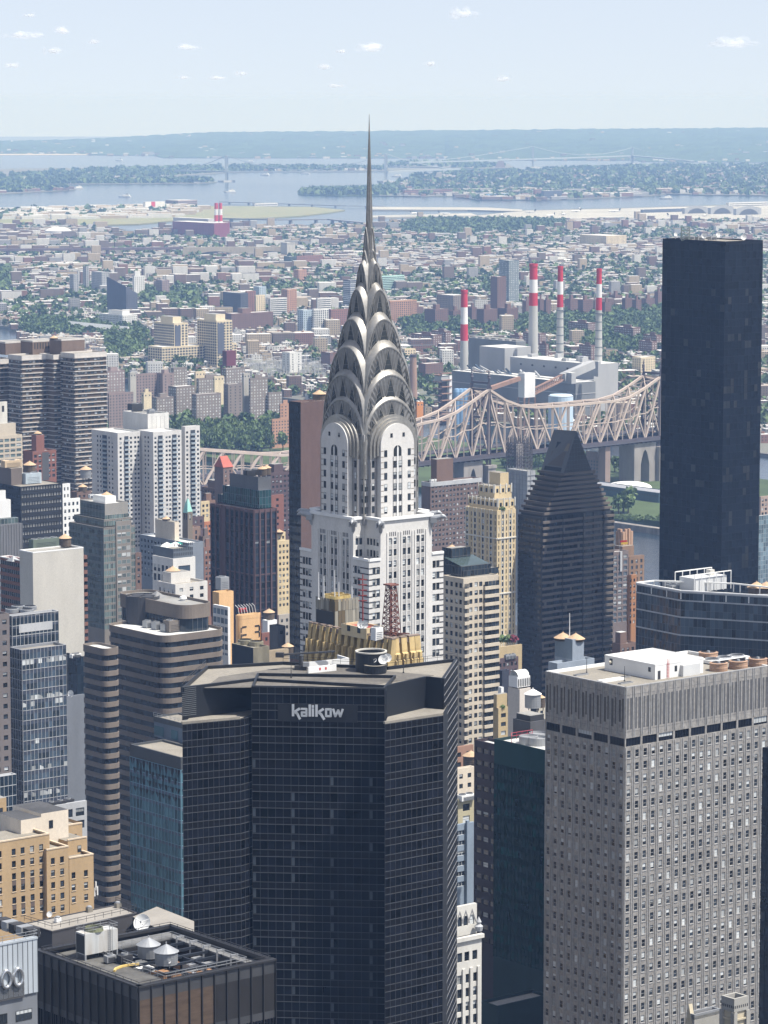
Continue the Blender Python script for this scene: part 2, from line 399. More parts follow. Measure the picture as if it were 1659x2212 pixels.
def railing(m,pts,h=1.1,mt=None,step=2.0,w=.07):
    mt=mt or M_STEEL
    for a,b in zip(pts[:-1],pts[1:]):
        a,b=Vector(a),Vector(b);n=max(1,int((b-a).length/step))
        for z in(h,h* .55):m.bar(a+Vector((0,0,z)),b+Vector((0,0,z)),w,mt)
        for k in range(n+1):
            c=a.lerp(b,k/n);m.bar(c,c+Vector((0,0,h)),w,mt)
# ---------------------------------------------------------------- the lie of the land
def slab(name,pts,z,mt,zb=-1.0,kind='structure'):
    m=MB();m.prism(pts,zb,z,mt);return m.build(name,kind=kind)
M_WATER=mat('river_water',(.018, .032, .046),rough=.16,var=.25,scale=.004,stretch=1,spec=.6)
_n,_l=M_WATER.node_tree.nodes,M_WATER.node_tree.links
_g=_n.new('ShaderNodeNewGeometry');_t=_n.new('ShaderNodeTexNoise');_t.inputs['Scale'].default_value= .09;_t.inputs['Detail'].default_value=6
_b=_n.new('ShaderNodeBump');_b.inputs['Strength'].default_value= .35;_b.inputs['Distance'].default_value=1.2
_l.new(_g.outputs['Position'],_t.inputs[0]);_l.new(_t.outputs[0],_b.inputs['Height']);_l.new(_b.outputs[0],_n['Principled BSDF'].inputs['Normal'])
wm=MB();wm.quad((-8800,-7000,0),(8800,-7000,0),(8800,30400,0),(-8800,30400,0),M_WATER);wm.build('water',kind='structure')
M_STREET=mat('street_asphalt',(.06, .06, .062),rough=.95,var=.3,scale=.05,stretch=1)
M_LAND=mat('town_ground',(.17, .165, .15),rough=.95,var=.45,scale=.012,stretch=1,fine=.2,col2=(.07, .10, .045))
M_GRASS=mat('grass_land',(.06, .088, .036),rough=.95,var=.3,scale=.02,stretch=1,fine=.2)
M_DRY=mat('dry_grass',(.24, .235, .13),rough=.95,var=.25,scale=.01,stretch=1,col2=(.12, .15, .07))
M_APRON=mat('airfield_concrete',(.36, .35, .31),rough=.95,var=.2,scale=.006,stretch=1)
M_HILL=mat('hill_woods',(.045, .075, .035),rough=1,var=.5,scale=.006,stretch=1,fine=.35)
M_SAND=mat('beach_sand',(.5, .44, .34),rough=1,var=.1)
M_ROCK=mat('sea_wall_stone',(.22, .2, .18),rough=.95,var=.3,scale=.3)
slab('ground',[(-8000,-6900),(8000,-6900),(150+ .628*2600,1950- .778*2600),(150,1950),(-1365,3827),(-8000,4200)],11,M_STREET)
ISLE=[(203+ .628*900,2620- .778*900),(203,2620),(-142,3047),(-770,3825),(-560,4010),(-163,3512),(242,3010),(242+ .628*900,3010- .778*900)]
slab('island_ground',ISLE,4,M_GRASS)
gg=lambda t,x,y,z=3:v2(GT(t,x,y,z))
QUEENS=[(261+ .628*1500,3240- .778*1500),(261,3240),(-175,3781),(-457,4129),(-500,4500),(-545,4880),(-760,4930),(-1600,5200)]
north=[('Z1',-300,560),('Z1',0,556),('Z1',200,545),('Z1',430,552),('Z1',590,588),('Z1',650,590),('Z1',750,562),('Z1',1000,556),('Z1',1400,550),('Z1',1640,546),
         ('Z2',80,531),('Z2',250,512),('Z2',380,500),('Z2',600,476),('Z2',1000,467),('Z2',1480,452),('Z2',1700,446),('Z2',2600,440)]
QUEENS+=[gg(*a)for a in north]+[(3500,8000),(3500,2500)]
QUEENS[len(QUEENS)-1]=(2600,2200)
slab('borough_ground',QUEENS,3,M_LAND)
slab('airfield',[gg('Z2',*a)for a in((270,512),(390,501),(610,479),(1000,470),(1480,456),(1800,449),(1800,520),(1200,521),(900,516),(600,524),(250,524))],3.3,M_APRON,2.5)
slab('runway_pier',[v2(G(x,y,4))for x,y in((800,446.6),(1050,448),(1128,452.5),(1128,456.5),(1010,453),(800,452.5))],4,M_APRON)
slab('runway_pier',[v2(G(x,y,4))for x,y in((805,465.5),(1018,460.5),(1034,466),(805,469.2))],4,M_APRON)
slab('prison_island_ground',[gg('Z1',*a)for a in((-200,540),(0,541),(330,541),(600,535),(750,520),(1000,513),(1180,507),(1300,500),(1420,486),(1490,475),(1350,462),(1000,458),(560,462),(0,472),(-200,472))],3,M_DRY)
slab('far_peninsula',[gg('Z1',*a)for a in((-200,376),(0,374),(300,363),(850,360),(940,354),(900,346),(760,336),(780,326),(1000,313),(1500,305),(1659,305),(1900,304),(1900,294),(1500,292),(1000,288),(700,288),(350,292),(0,297),(-200,297))],3,M_LAND)
slab('point_ground',[gg('Z1',*a)for a in((-200,408),(0,405),(220,393),(330,386),(250,376),(0,380),(-200,380))],3,M_LAND)
slab('wooded_island_ground',[gg('Z1',*a)for a in((1290,407),(1460,412),(1659,411),(1700,400),(1659,385),(1400,392),(1310,398))],3,M_GRASS)
POINT=[('Z2',-20,413),('Z2',160,416),('Z2',300,415),('Z2',400,429),('Z2',650,431),('Z2',830,426),('Z2',1150,413),('Z2',1220,405),('Z2',1400,410),('Z2',1659,412),('Z2',2100,412),('Z2',2100,280),('Z2',1500,284),('Z2',1000,288),('Z2',700,302),('Z2',300,314),('Z2',110,334),('Z2',90,350),('Z2',20,366),('Z2',-40,384)]
POINT=[gg(*a)for a in POINT]
slab('far_point_ground',POINT,3.2,M_LAND)
slab('fort_ground',[gg('Z2',*a)for a in((20,286),(250,291),(430,297),(560,294),(540,276),(300,270),(60,272))],3,M_LAND)
# wooded hills that close the view
def lerp_tab(tab,x):
    if x<=tab[0][0]:return tab[0][1]
    for(a,b),(c,d)in zip(tab[:-1],tab[1:]):
        if x<=c:return b+(d-b)*(x-a)/(c-a)
    return tab[-1][1]
CREST=[(-300,305),(0,302),(150,299),(200,297),(320,291),(405,286),(465,283),(830,280),(1245,276),(1659,273),(2000,272)]
SHORE=[(-300,333),(0,333),(185,333),(200,335),(340,336),(350,341),(830,341.5),(960,341),(970,346),(1130,346),(1370,346),(1380,349),(1600,350),(2000,350)]
hm=MB();NX,NY=240,26;vs=[]
rh=random.Random(3)
for i in range(NX+1):
    x=-250+2200*i/NX
    ys=lerp_tab(SHORE,x);ds=G(x,ys,2).y;yc=lerp_tab(CREST,x);zc=HC-(yc-215)/F*26000
    for j in range(NY+1):
        t=j/NY;D=ds+(26000-ds)*t if j<NY else 27500
        z=2+(zc-2)*(t** .8)+(rh.uniform(-4,5)*min(1,t*5+ .1)if j<NY else 0)-6*math.sin(t*9+x* .006)*t*(1-t)*2
        if j==NY:z=max(zc-40,-1)
        vs.append(((x-CX)/F*D,D,z))
hm.add(vs,[(i*(NY+1)+j,(i+1)*(NY+1)+j,(i+1)*(NY+1)+j+1,i*(NY+1)+j+1)for i in range(NX)for j in range(NY)],M_HILL)
hm.build('hills',kind='structure')
slab('beach',[gg('d',*a)for a in((-60,334.6),(0,334.4),(186,334),(196,333),(150,332.6),(-60,332.6))],3.2,M_SAND)
# air: one box of even haze round everything
M_HAZE=bpy.data.materials.new('haze_air');M_HAZE.use_nodes=True
_n,_l=M_HAZE.node_tree.nodes,M_HAZE.node_tree.links;_n.clear()
_v=_n.new('ShaderNodeVolumePrincipled');_v.inputs['Color'].default_value=(.35, .565,1,1);_v.inputs['Absorption Color'].default_value=(.80, .89,1,1);_v.inputs['Density'].default_value=HAZE_DENSITY;_v.inputs['Anisotropy'].default_value=0.0
_o=_n.new('ShaderNodeOutputMaterial');_l.new(_v.outputs[0],_o.inputs['Volume'])
hz=MB();hz.obox((-9000,-7200,-3),(18000,0,0),(0,37800,0),(0,0,353),M_HAZE);hz.build('haze',kind='stuff')
# ---------------------------------------------------------------- the art deco tower with the steel crown
M_WBRICK=mat('white_brick',(.60, .585, .555),rough=.85,var=.10,scale=.25,fine=.05)
M_GBRICK=mat('grey_brick',(.20, .20, .205),rough=.85,var=.12,scale=.3)
M_PBRICK=mat('lilac_grey_brick',(.33, .325, .325),rough=.85,var=.12,scale=.3)
M_DBAND=mat('dark_brick_band',(.06, .06, .065),rough=.85,var=.1)
M_CROWN=mat('crown_steel',(.37, .355, .325),rough=.5,metal=.78,var=.16,scale=.3,stretch=.6,fine=.1)
M_CROWND=mat('crown_steel_ribs',(.24, .235, .225),rough=.5,metal=.75,var=.2,scale=.35,stretch=.6,fine=.1)
M_TBAND=mat('tan_brick_band',(.30, .27, .23),rough=.85,var=.1)
M_CGLASS=mat('crown_window',(.03, .034, .036),rough=.25,var=.2)
def deco_tower():
    D=931
    low=Box('d',648,797,958,1210,D)
    b=Bldg('art_deco_skyscraper','white brick art deco skyscraper with a stepped steel sunburst crown and a needle spire','skyscraper',low.C)
    b.MAXW=100
    zE=P(0,1127,D).z;z1=low.z;zl=P(0,1470,D).z
    S,Wd=low.S,low.W
    uL,uR=S.ux(822,z1),S.ux(933,z1);vA,vB=Wd.ux(673,z1),Wd.ux(763,z1)
    nS,nW=uL,Wd.L-vB  # depth of the corner notches on either side
    # solid inside
    b.mb('wall').prism(inset(low.poly, .45),11,z1-1.0,M_WBRICK);b.mb('roof').prism(inset(low.poly, .46),z1-1.05,z1- .9,M_ROOF_G)
    armS=raw(low.C+ES*uL,uR-uL,low.wl,zE);armW=raw(low.C+EA*nW,low.wr,vB-vA,zE)
    for a in(armS,armW):b.mb('wall').prism(inset(a.poly, .45),z1-3,zE- .35-(.03 if a is armW else 0),M_WBRICK,M_ROOF_G)
    b.mb('wall').quad((low.A[0],low.A[1],11),(low.C[0],low.C[1],11),(low.C[0],low.C[1],zl),(low.A[0],low.A[1],zl),M_WBRICK)
    b.mb('wall').quad((low.C[0],low.C[1],11),(low.B[0],low.B[1],11),(low.B[0],low.B[1],zl),(low.C[0],low.C[1],zl),M_WBRICK)
    fh=24.75/(F/960)*1.0;fh=3.28
    # shafts of both faces: three pairs of windows, grey pin stripes between
    def shaft(E,centres,ww,gap,top):
        cols=[]
        for c in centres:cols+=[(c-gap/2-ww,c-gap/2),(c+gap/2,c+gap/2+ww)]
        rows=[];z=top
        while z-2>zl:rows.append((z-2.0,z));z-=fh
        punch(b,E,zl,zE- .2,cols,rows,M_WBRICK, .32, .5)
        g=b.mb('pier_stripe')
        for c in centres:
            for r0,r1 in zip(rows[1:],rows[:-1]):
                for cc in(c-gap/2-ww,c+gap/2):
                    for k in range(3):ebox(g,E,cc+ww*(.08+ .34*k),cc+ww*(.08+ .34*k)+ .14,r0[1]+ .15,r1[0]- .1, .0, .02,M_DBAND)
            ebox(g,E,c-gap/2+ .06,c+gap/2- .06,zl,top- .1,-.2, .10,M_WBRICK)
            for k in range(4):ebox(g,E,c-gap/2-ww* .8+k*(ww*1.6+gap)/3.6,c-gap/2-ww* .8+k*(ww*1.6+gap)/3.6+ .32,top+ .5,top+1.7, .0, .03,M_DBAND)
            for sx in(-1,1):
                e0=c+sx*(gap/2+ww+ .45);ebox(g,E,min(e0,e0+sx* .35),max(e0,e0+sx* .35),zl,top+1.6,-.01, .22,M_WBRICK)
    su=lambda zx:S.ux(qx('N1',zx),zE)-uL
    wu=lambda zx:Wd.ux(qx('N1',zx),zE)-vA
    topS=P(0,qy('N1',548),D).z;topW=P(0,qy('N1',512),D+12).z
    ES_=S.sub(uL,uR);EW_=Wd.sub(vA,vB)
    shaft(ES_,[su(1014),su(1158),su(1300)],1.15, .62,topS)
    shaft(EW_,[wu(288),wu(402),wu(524)],1.15, .62,topW)
    # banded corner blocks
    def corner(E,ztop,cols):
        rows=[];z=ztop-2.3
        while z-2>zl:rows.append((z-2.15,z));z-=fh
        punch(b,E,zl,ztop- .4,cols,rows,M_WBRICK, .3, .5)
        g=b.mb('brick_band')
        for r in rows:
            us=[0]+[x for c in cols for x in c]+[E.L]
            for k in range(0,len(us),2):
                if us[k+1]-us[k]> .25:
                    for z in(r[1]- .42,r[0]+ .05):ebox(g,E,us[k]+ .03,us[k+1]- .03,z,z+ .36, .0, .035,M_DBAND)
    w=1.3
    corner(Wd.sub(vB,Wd.L),z1,[(.35, .35+w),(.5+w, .5+2*w)]if nW<6.5 else[(.35+k*1.5, .35+k*1.5+1.35)for k in range(2)])
    corner(S.sub(0,uL),z1,[(uL- .35-2*w,uL- .5-w),(uL- .2-w,uL- .2)])
    corner(Wd.sub(0,vA),z1,[(1.2+k*1.35,1.2+k*1.35+1.2)for k in range(max(1,int((vA-1.3)/1.35)))])
    corner(S.sub(uR,S.L),z1,[(.25+k*1.4, .25+k*1.4+1.25)for k in range(max(1,int((S.L-uR-1.2)/1.4)))])
    # notch walls above the corner block, with rounded copings
    nE1=Edge(low.C+EA*nW,low.C+EA*nW+ES*uL);nE2=Edge(low.C+ES*uL+EA*nW,low.C+ES*uL)
    r2=P(0,qy('N1',535),D+5).z;rr=[(r2-1.9,r2),(r2-2.0-fh,r2-fh)]
    for E in(nE1,nE2):
        punch(b,E,z1- .8,zE- .2,cols_for(E.L,1.45,1.1, .7),rr,M_WBRICK, .3)
        ebox(b.mb('cornice'),E,E.L* .25,E.L* .85,r2+ .25,r2+ .8,0, .18,M_WBRICK)
    cop=b.mb('cornice')
    for E in(low.W.sub(vB,Wd.L),low.S.sub(0,uL),low.W.sub(0,vA),low.S.sub(uR,S.L)):ebox(cop,E,0,E.L,z1- .45,z1+ .25,-.6, .25,M_WHITE)
    pl=[low.C+ES*uL,low.C+ES*uR,low.C+ES*uR+EA*nW,low.B+EA*nW,low.B+EA*(Wd.L-vA),low.C+ES*uR+EA*(Wd.L-vA),low.C+ES*uR+EA*low.wl,low.C+ES*uL+EA*low.wl,low.C+ES*uL+EA*(Wd.L-vA),low.A+ES*0-EA*vA,low.C+EA*nW,low.C+ES*uL+EA*nW]
    n=len(pl);inner=[]
    for i in range(n):
        E=Edge(pl[i],pl[(i+1)%n]);ebox(cop,E,-.25,E.L+ .25,zE- .22,zE+ .55+ .004*i,-.7, .5,M_WHITE)
    # eagles at the eight outer corners
    def eagle(c,dr):
        m=MB();dr=Vector((dr[0],dr[1],0)).normalized();sd=Vector((-dr[1],dr[0],0));o=Vector((c[0],c[1],zE- .9))
        prof=[(-.6, .9, .0, .9),(.6, .95, .1,1.0),(1.6, .75, .35, .85),(2.5, .55, .55, .7),(3.1, .62, .7, .68),(3.7, .5, .62, .5),(4.2, .2, .35, .28),(4.35, .05, .05, .08)]
        vs=[]
        for t,hw,zz,hh in prof:
            for k in range(10):
                a=2*math.pi*k/10;vs.append(o+dr*t+sd*(hw*math.cos(a))+Vector((0,0,zz+hh*math.sin(a))))
        m.add(vs,[(i*10+k,i*10+(k+1)%10,(i+1)*10+(k+1)%10,(i+1)*10+k)for i in range(len(prof)-1)for k in range(10)]+[tuple(range(70,80))],M_STEEL)
        for s_ in(-1,1):
            m.obox(o+sd*(s_* .8)-dr* .4+Vector((0,0,-1.2)),dr*1.9,sd*(s_* .35),Vector((0,0,1.6)),M_STEEL)
        m.bar(o+dr*-.2+Vector((0,0,-2.6)),o+dr* .8+Vector((0,0,-.3)), .8,M_STEEL)
        b.part('eagle_gargoyle',m)
    for i in(0,1,3,4,6,7,9,10):
        p,a,c=pl[i],pl[i-1],pl[(i+1)%n]
        eagle(p,((p-a).normalized()-(c-p).normalized()))
    # upper shaft ----------------------------------------------------------------
    zref=P(0,1050,945).z;O=v2(P(798,1050,952.2))
    def sq(c):return[O-ES*c-EA*c,O+ES*c-EA*c,O+ES*c+EA*c,O-ES*c+EA*c]
    zs2=P(0,953,940).z
    dirs=[(-EA,ES),(-ES,-EA),(EA,-ES),(ES,EA)]  # outward, rightward as seen from outside
    body=10.1
    b.mb('upper_shaft').prism(inset(sq(body), .02),zE-2,zs2+2,M_PBRICK)
    def prof(a,zs,za,n=24,p=2.0,r=2.0):
        out=[]
        for k in range(n+1):
            t=math.pi*(1-k/n);cx_,sx_=math.cos(t),math.sin(t)
            x=a*(abs(cx_)**(2/p))*(1 if cx_>0 else-1);z=zs+(za-zs)*(abs(sx_)**(2/r));out.append((x,z))
        return out
    def extr(m,out,rt,pr,zlow,d0,d1,mt,face_mat=None):
        pr=[(pr[0][0],zlow)]+pr+[(pr[-1][0],zlow)];n_=len(pr)
        f=[O+out*d1+rt*x for x,z in pr];k=[O+out*d0+rt*x for x,z in pr]
        vs=[(f[i][0],f[i][1],pr[i][1])for i in range(n_)]+[(k[i][0],k[i][1],pr[i][1])for i in range(n_)]
        m.add(vs,[(i,i+1,n_+i+1,n_+i)for i in range(n_-1)],mt)
        if face_mat:m.add(vs[:n_],[tuple(range(n_))],face_mat)
    aP=6.15;bO=[min(13.0,(O-low.C).dot(EA)- .35),min(13.0,(O-low.C).dot(ES)- .35),13.0,13.0]
    zPa=P(0,919,936).z;zPs=zPa-aP
    panel=b.mb('arched_panel')
    for(out,rt),bP in zip(dirs,bO):extr(panel,out,rt,prof(aP,zPs,zPa),zE,0,bP,M_WBRICK,M_WBRICK)
    for j in range(3):
        m=b.mb('steel_arch_ring');a=aP+ .85*(j+1)
        for(out,rt),bP in zip(dirs,bO):extr(m,out,rt,prof(a,zPs,zPa+ .8*(j+1)),zPs-3- .4*j,2,bP- .55*(j+1),M_CROWN,M_CROWN)
    pier=b.mb('brick_pier')
    for(out,rt),bP in zip(dirs,bO):
        for s_ in(-1,1):
            c0=O+rt*(s_*7.45);pier.prism([c0-rt*1.25,c0+rt*1.25,c0+rt*1.25+out*(bP-1.75),c0-rt*1.25+out*(bP-1.75)],zE,zPs-2.9,M_PBRICK)
        if out in(dirs[0][0],dirs[1][0]):
            Ep=Edge(O+out*(bP-1.75)-rt*8.7,O+out*(bP-1.75)+rt*8.7);zz=zPs-6.3
            while zz>zE+ .4:
                for u in(1.05,16.35):b.win(Ep,u,zz, .95,1.95, .03, .4)
                for u in(.08,2.05,15.2,17.2):ebox(pier,Ep,u,u+ .12,zz-1.3,zz+1.9, .0, .14,M_CROWN)
                zz-=fh
    # windows of the arched panels
    for(out,rt),bP in zip(dirs[:2],bO):
        E=Edge(O+out*bP-rt*aP,O+out*bP+rt*aP)
        z=zPs-3.3;k=0
        while z>zE+ .4:
            cs=[(1.75,1.1),(5.15,1.25),(7.15,1.25),(10.5,1.1)]
            if k==0:cs=[cs[0],cs[3]]
            for u,w_ in cs:b.win(E,u,z,w_,1.95, .03, .5)
            for u0,u1 in((.02,1.0),(11.3,12.28)):
                for zz in(z- .1,z+1.6):ebox(b.mb('panel_band'),E,u0,u1,zz,zz+ .24,0, .03,M_TBAND)
            z-=fh;k+=1
        for u in(3.9,8.4):b.win(E,u,zPs+2.2, .85,1.2, .03, .2)
        ebox(b.mb('arched_panel'),E,5.9,6.4,zE+ .2,zPs- .8, .0, .16,M_WHITE)
        for u in(4.45,4.75,5.55,6.75,7.55,7.85):ebox(b.mb('panel_band'),E,u- .06,u+ .06,zE+ .2,zPs-3.4, .0, .035,M_GBRICK)
        m=MB();c0=E.pt(6.15,zPs-2.6, .05);R_=1.45
        vs=[E.pt(6.15-R_,zPs-4.5+1.2, .05),E.pt(6.15+R_,zPs-4.5+1.2, .05)]+[E.pt(6.15+R_*math.cos(t*math.pi/10),zPs-1.6+R_*math.sin(t*math.pi/10), .05)for t in range(11)]
        m.add(vs,[tuple(range(len(vs)))],M_CGLASS);ebox(m,E,6.05,6.25,zPs-3.3,zPs- .2, .05, .12,M_WHITE);b.part('arched_window',m)
        # corner piers beside the rings
        E2=Edge(O+out*body-rt*body,O+out*body+rt*body)
        zz=zPs-3.3
        while zz>zE+ .4:
            for u in(.55,1.25+ .35,E2.L-1.6,E2.L- .55):b.win(E2,u,zz, .75,1.95, .03, .3)
            for u0,u1 in((0, .2),(E2.L- .2,E2.L)):ebox(b.mb('pier_seam'),E2,u0,u1,zz-1.2,zz+ .0,0, .12,M_CROWN)
            zz-=fh
        for u in(.02,E2.L- .16):ebox(b.mb('pier_seam'),E2,u,u+ .14,zE,zs2,0, .18,M_CROWN)
    # crown: cross vaults stepping in, each face a fan of ribs with pointed windows
    T=[  # half width, apex of the outer and of the inner arch as seen, height of arch, exponents
        (10.25,851,863,12.5,2.0,2.0),(9.75,794,809,12.8,2.0,2.0),(8.65,731,749,12.6,2.0,1.9),(6.8,671,689,11.6,2.0,1.7),(4.75,607,625,11.0,1.9,1.5),(3.0,555,568,9.6,1.8,1.35),(1.95,532,541,8.6,1.6,1.2),(1.35,486,492,8.0,1.5,1.15)]
    lowp=prof(8.7,zPs,zPa+2.4)
    lowz=(8.7,zPs,zPa+2.4,2.0,2.0)
    def ppt(pp,t):
        a,zs,za,p,r=pp;cx_,sx_=math.cos(t),math.sin(t)
        return a*(abs(cx_)**(2/p))*(1 if cx_>0 else-1),zs+(za-zs)*(abs(sx_)**(2/r))
    for k,(c,yo,ya,H,p,r)in enumerate(T):
        za=P(0,ya,952-c* .78).z;zo=P(0,yo,952-c* .6).z;zs=za-H;pr=prof(c* .95,zs,za,28,p,r);prb=prof(c*1.0,zs+ .4,zo,28,p,r)
        cb=T[k+1][0]- .35 if k+1<len(T)else c* .5
        m=b.mb('crown_vault')
        for out,rt in dirs:
            pf=[(-c* .95,zs-10)]+pr+[(c* .95,zs-10)];pb=[(-c,zs-10)]+prb+[(c,zs-10)];n_=len(pf)
            f_=[O+out*c+rt*x for x,z in pf];k_=[O+out*cb+rt*x for x,z in pb];k2=[O+rt*x for x,z in pb]
            vs=[(f_[i][0],f_[i][1],pf[i][1])for i in range(n_)]+[(k_[i][0],k_[i][1],pb[i][1])for i in range(n_)]+[(k2[i][0],k2[i][1],pb[i][1]- .3)for i in range(n_)]
            m.add(vs,[(i,i+1,n_+i+1,n_+i)for i in range(n_-1)]+[(n_+i,n_+i+1,2*n_+i+1,2*n_+i)for i in range(n_-1)],M_CROWN)
        fan=b.mb('crown_face');N=44 if k<5 else 20
        rim=b.mb('crown_rim')
        for out,rt in dirs:
            pr2=prof(c* .94,zs,za- .05,N,p,r);ctr=zs-1.5
            def pt(x,z,o):q_=O+out*o+rt*x;return(q_[0],q_[1],z)
            dd=c- .12
            for i in range(N):
                o0,o1=(dd- .1,dd+ .11)if i%2 else(dd+ .11,dd- .1)
                x0,z0=pr2[i];x1,z1_=pr2[i+1]
                fan.quad(pt(x0* .25,ctr+(z0-ctr)* .2,o0),pt(x1* .25,ctr+(z1_-ctr)* .2,o1),pt(x1,z1_,o1),pt(x0,z0,o0),M_CROWND)
            fan.quad(pt(-c* .94,zs-10,dd),pt(c* .94,zs-10,dd),pt(c* .94,zs+ .1,dd),pt(-c* .94,zs+ .1,dd),M_CROWND)
            for i in range(28):
                (x0,z0),(x1,z1_)=pr[i],pr[i+1];t_= .025
                rim.quad(pt(x0,z0,c+ .06),pt(x1,z1_,c+ .06),pt(x1*(1-t_),z1_-(z1_-ctr)*t_,c+ .06),pt(x0*(1-t_),z0-(z0-ctr)*t_,c+ .06),M_CROWN)
        for out,rt in dirs[:2]:
            def pt(x,z,o):q_=O+out*o+rt*x;return(q_[0],q_[1],z)
            if k<6:
                ts=[90]+[90+s_*d_ for d_ in((27,52,74)if k<3 else(30,58)if k<5 else(34,))for s_ in(-1,1)]
                for tdeg in ts:
                    t=math.radians(tdeg);dt=math.radians(10 if k<3 else 12)
                    up=(c* .94,zs,za,p,r)
                    xa,zA=ppt(up,t);x0,z0=ppt(lowz,t-dt);x1,z1_=ppt(lowz,t+dt)
                    xm,zm=ppt(lowz,t);f= .86 if tdeg==90 else .76
                    ax,az=xm+(xa-xm)*f,zm+(zA-zm)*f
                    sh=-.8
                    w_=MB();w_.add([pt(x0* .97,z0+sh,c+ .02),pt(x1* .97,z1_+sh,c+ .02),pt(ax,az,c+ .02)],[(0,1,2)],M_CGLASS)
                    for(xa_,za_),(xb_,zb_)in(((x0* .97,z0+sh),(ax,az)),((x1* .97,z1_+sh),(ax,az))):
                        w_.bar(pt(xa_,za_,c+ .04),pt(xb_,zb_,c+ .04), .13,M_CROWN)
                    for g_ in(.3, .55):w_.bar(pt(x0* .97+(ax-x0* .97)*g_,z0+sh+(az-z0-sh)*g_,c+ .05),pt(x1* .97+(ax-x1* .97)*g_,z1_+sh+(az-z1_-sh)*g_,c+ .05), .07,M_CROWND)
                    b.part('pointed_window',w_)
        lowz=(c,zs+ .4,zo,p,r)
    # the spire
    zt=P(0,247,947).z
    m=b.mb('spire')
    def octo(rr,z):return[(O[0]+rr*math.cos(math.radians(38.9+22.5+45*k)),O[1]+rr*math.sin(math.radians(38.9+22.5+45*k)),z)for k in range(8)]
    st=[(2.1,P(0,600,947).z),(1.75,P(0,556,947).z),(1.2,P(0,500,947).z),(.95,P(0,480,947).z),(.9,P(0,460,947).z),(.74,P(0,420,947).z),(.52,P(0,360,947).z),(.26,P(0,300,947).z),(.06,zt)]
    vs=[p_ for r_,z_ in st for p_ in octo(r_,z_)]
    m.add(vs,[(i*8+k,i*8+(k+1)%8,(i+1)*8+(k+1)%8,(i+1)*8+k)for i in range(len(st)-1)for k in range(8)],M_CROWND)
    for k in range(8):
        for i in range(3,len(st)-2):m.bar(vs[i*8+k],vs[(i+1)*8+k], .14*(1-i* .08),M_CROWN)
    # buttress points climbing the spire's foot
    fin=b.mb('spire_buttress')
    for out,rt in dirs:
        for s_ in(0,):
            o=O+out*1.9
            zz0,zz1=P(0,590,947).z,P(0,470,947).z
            A_,B_=O+out*2.2+rt* .45,O+out*2.2-rt* .45;C_=O+out* .9
            fin.add([(A_[0],A_[1],zz0),(B_[0],B_[1],zz0),(C_[0],C_[1],zz1),(O[0],O[1],zz0)],[(0,1,2),(1,3,2),(3,0,2)],M_CROWN)
    b.smooth.add('crown_vault')
    return b.done()
deco_tower()
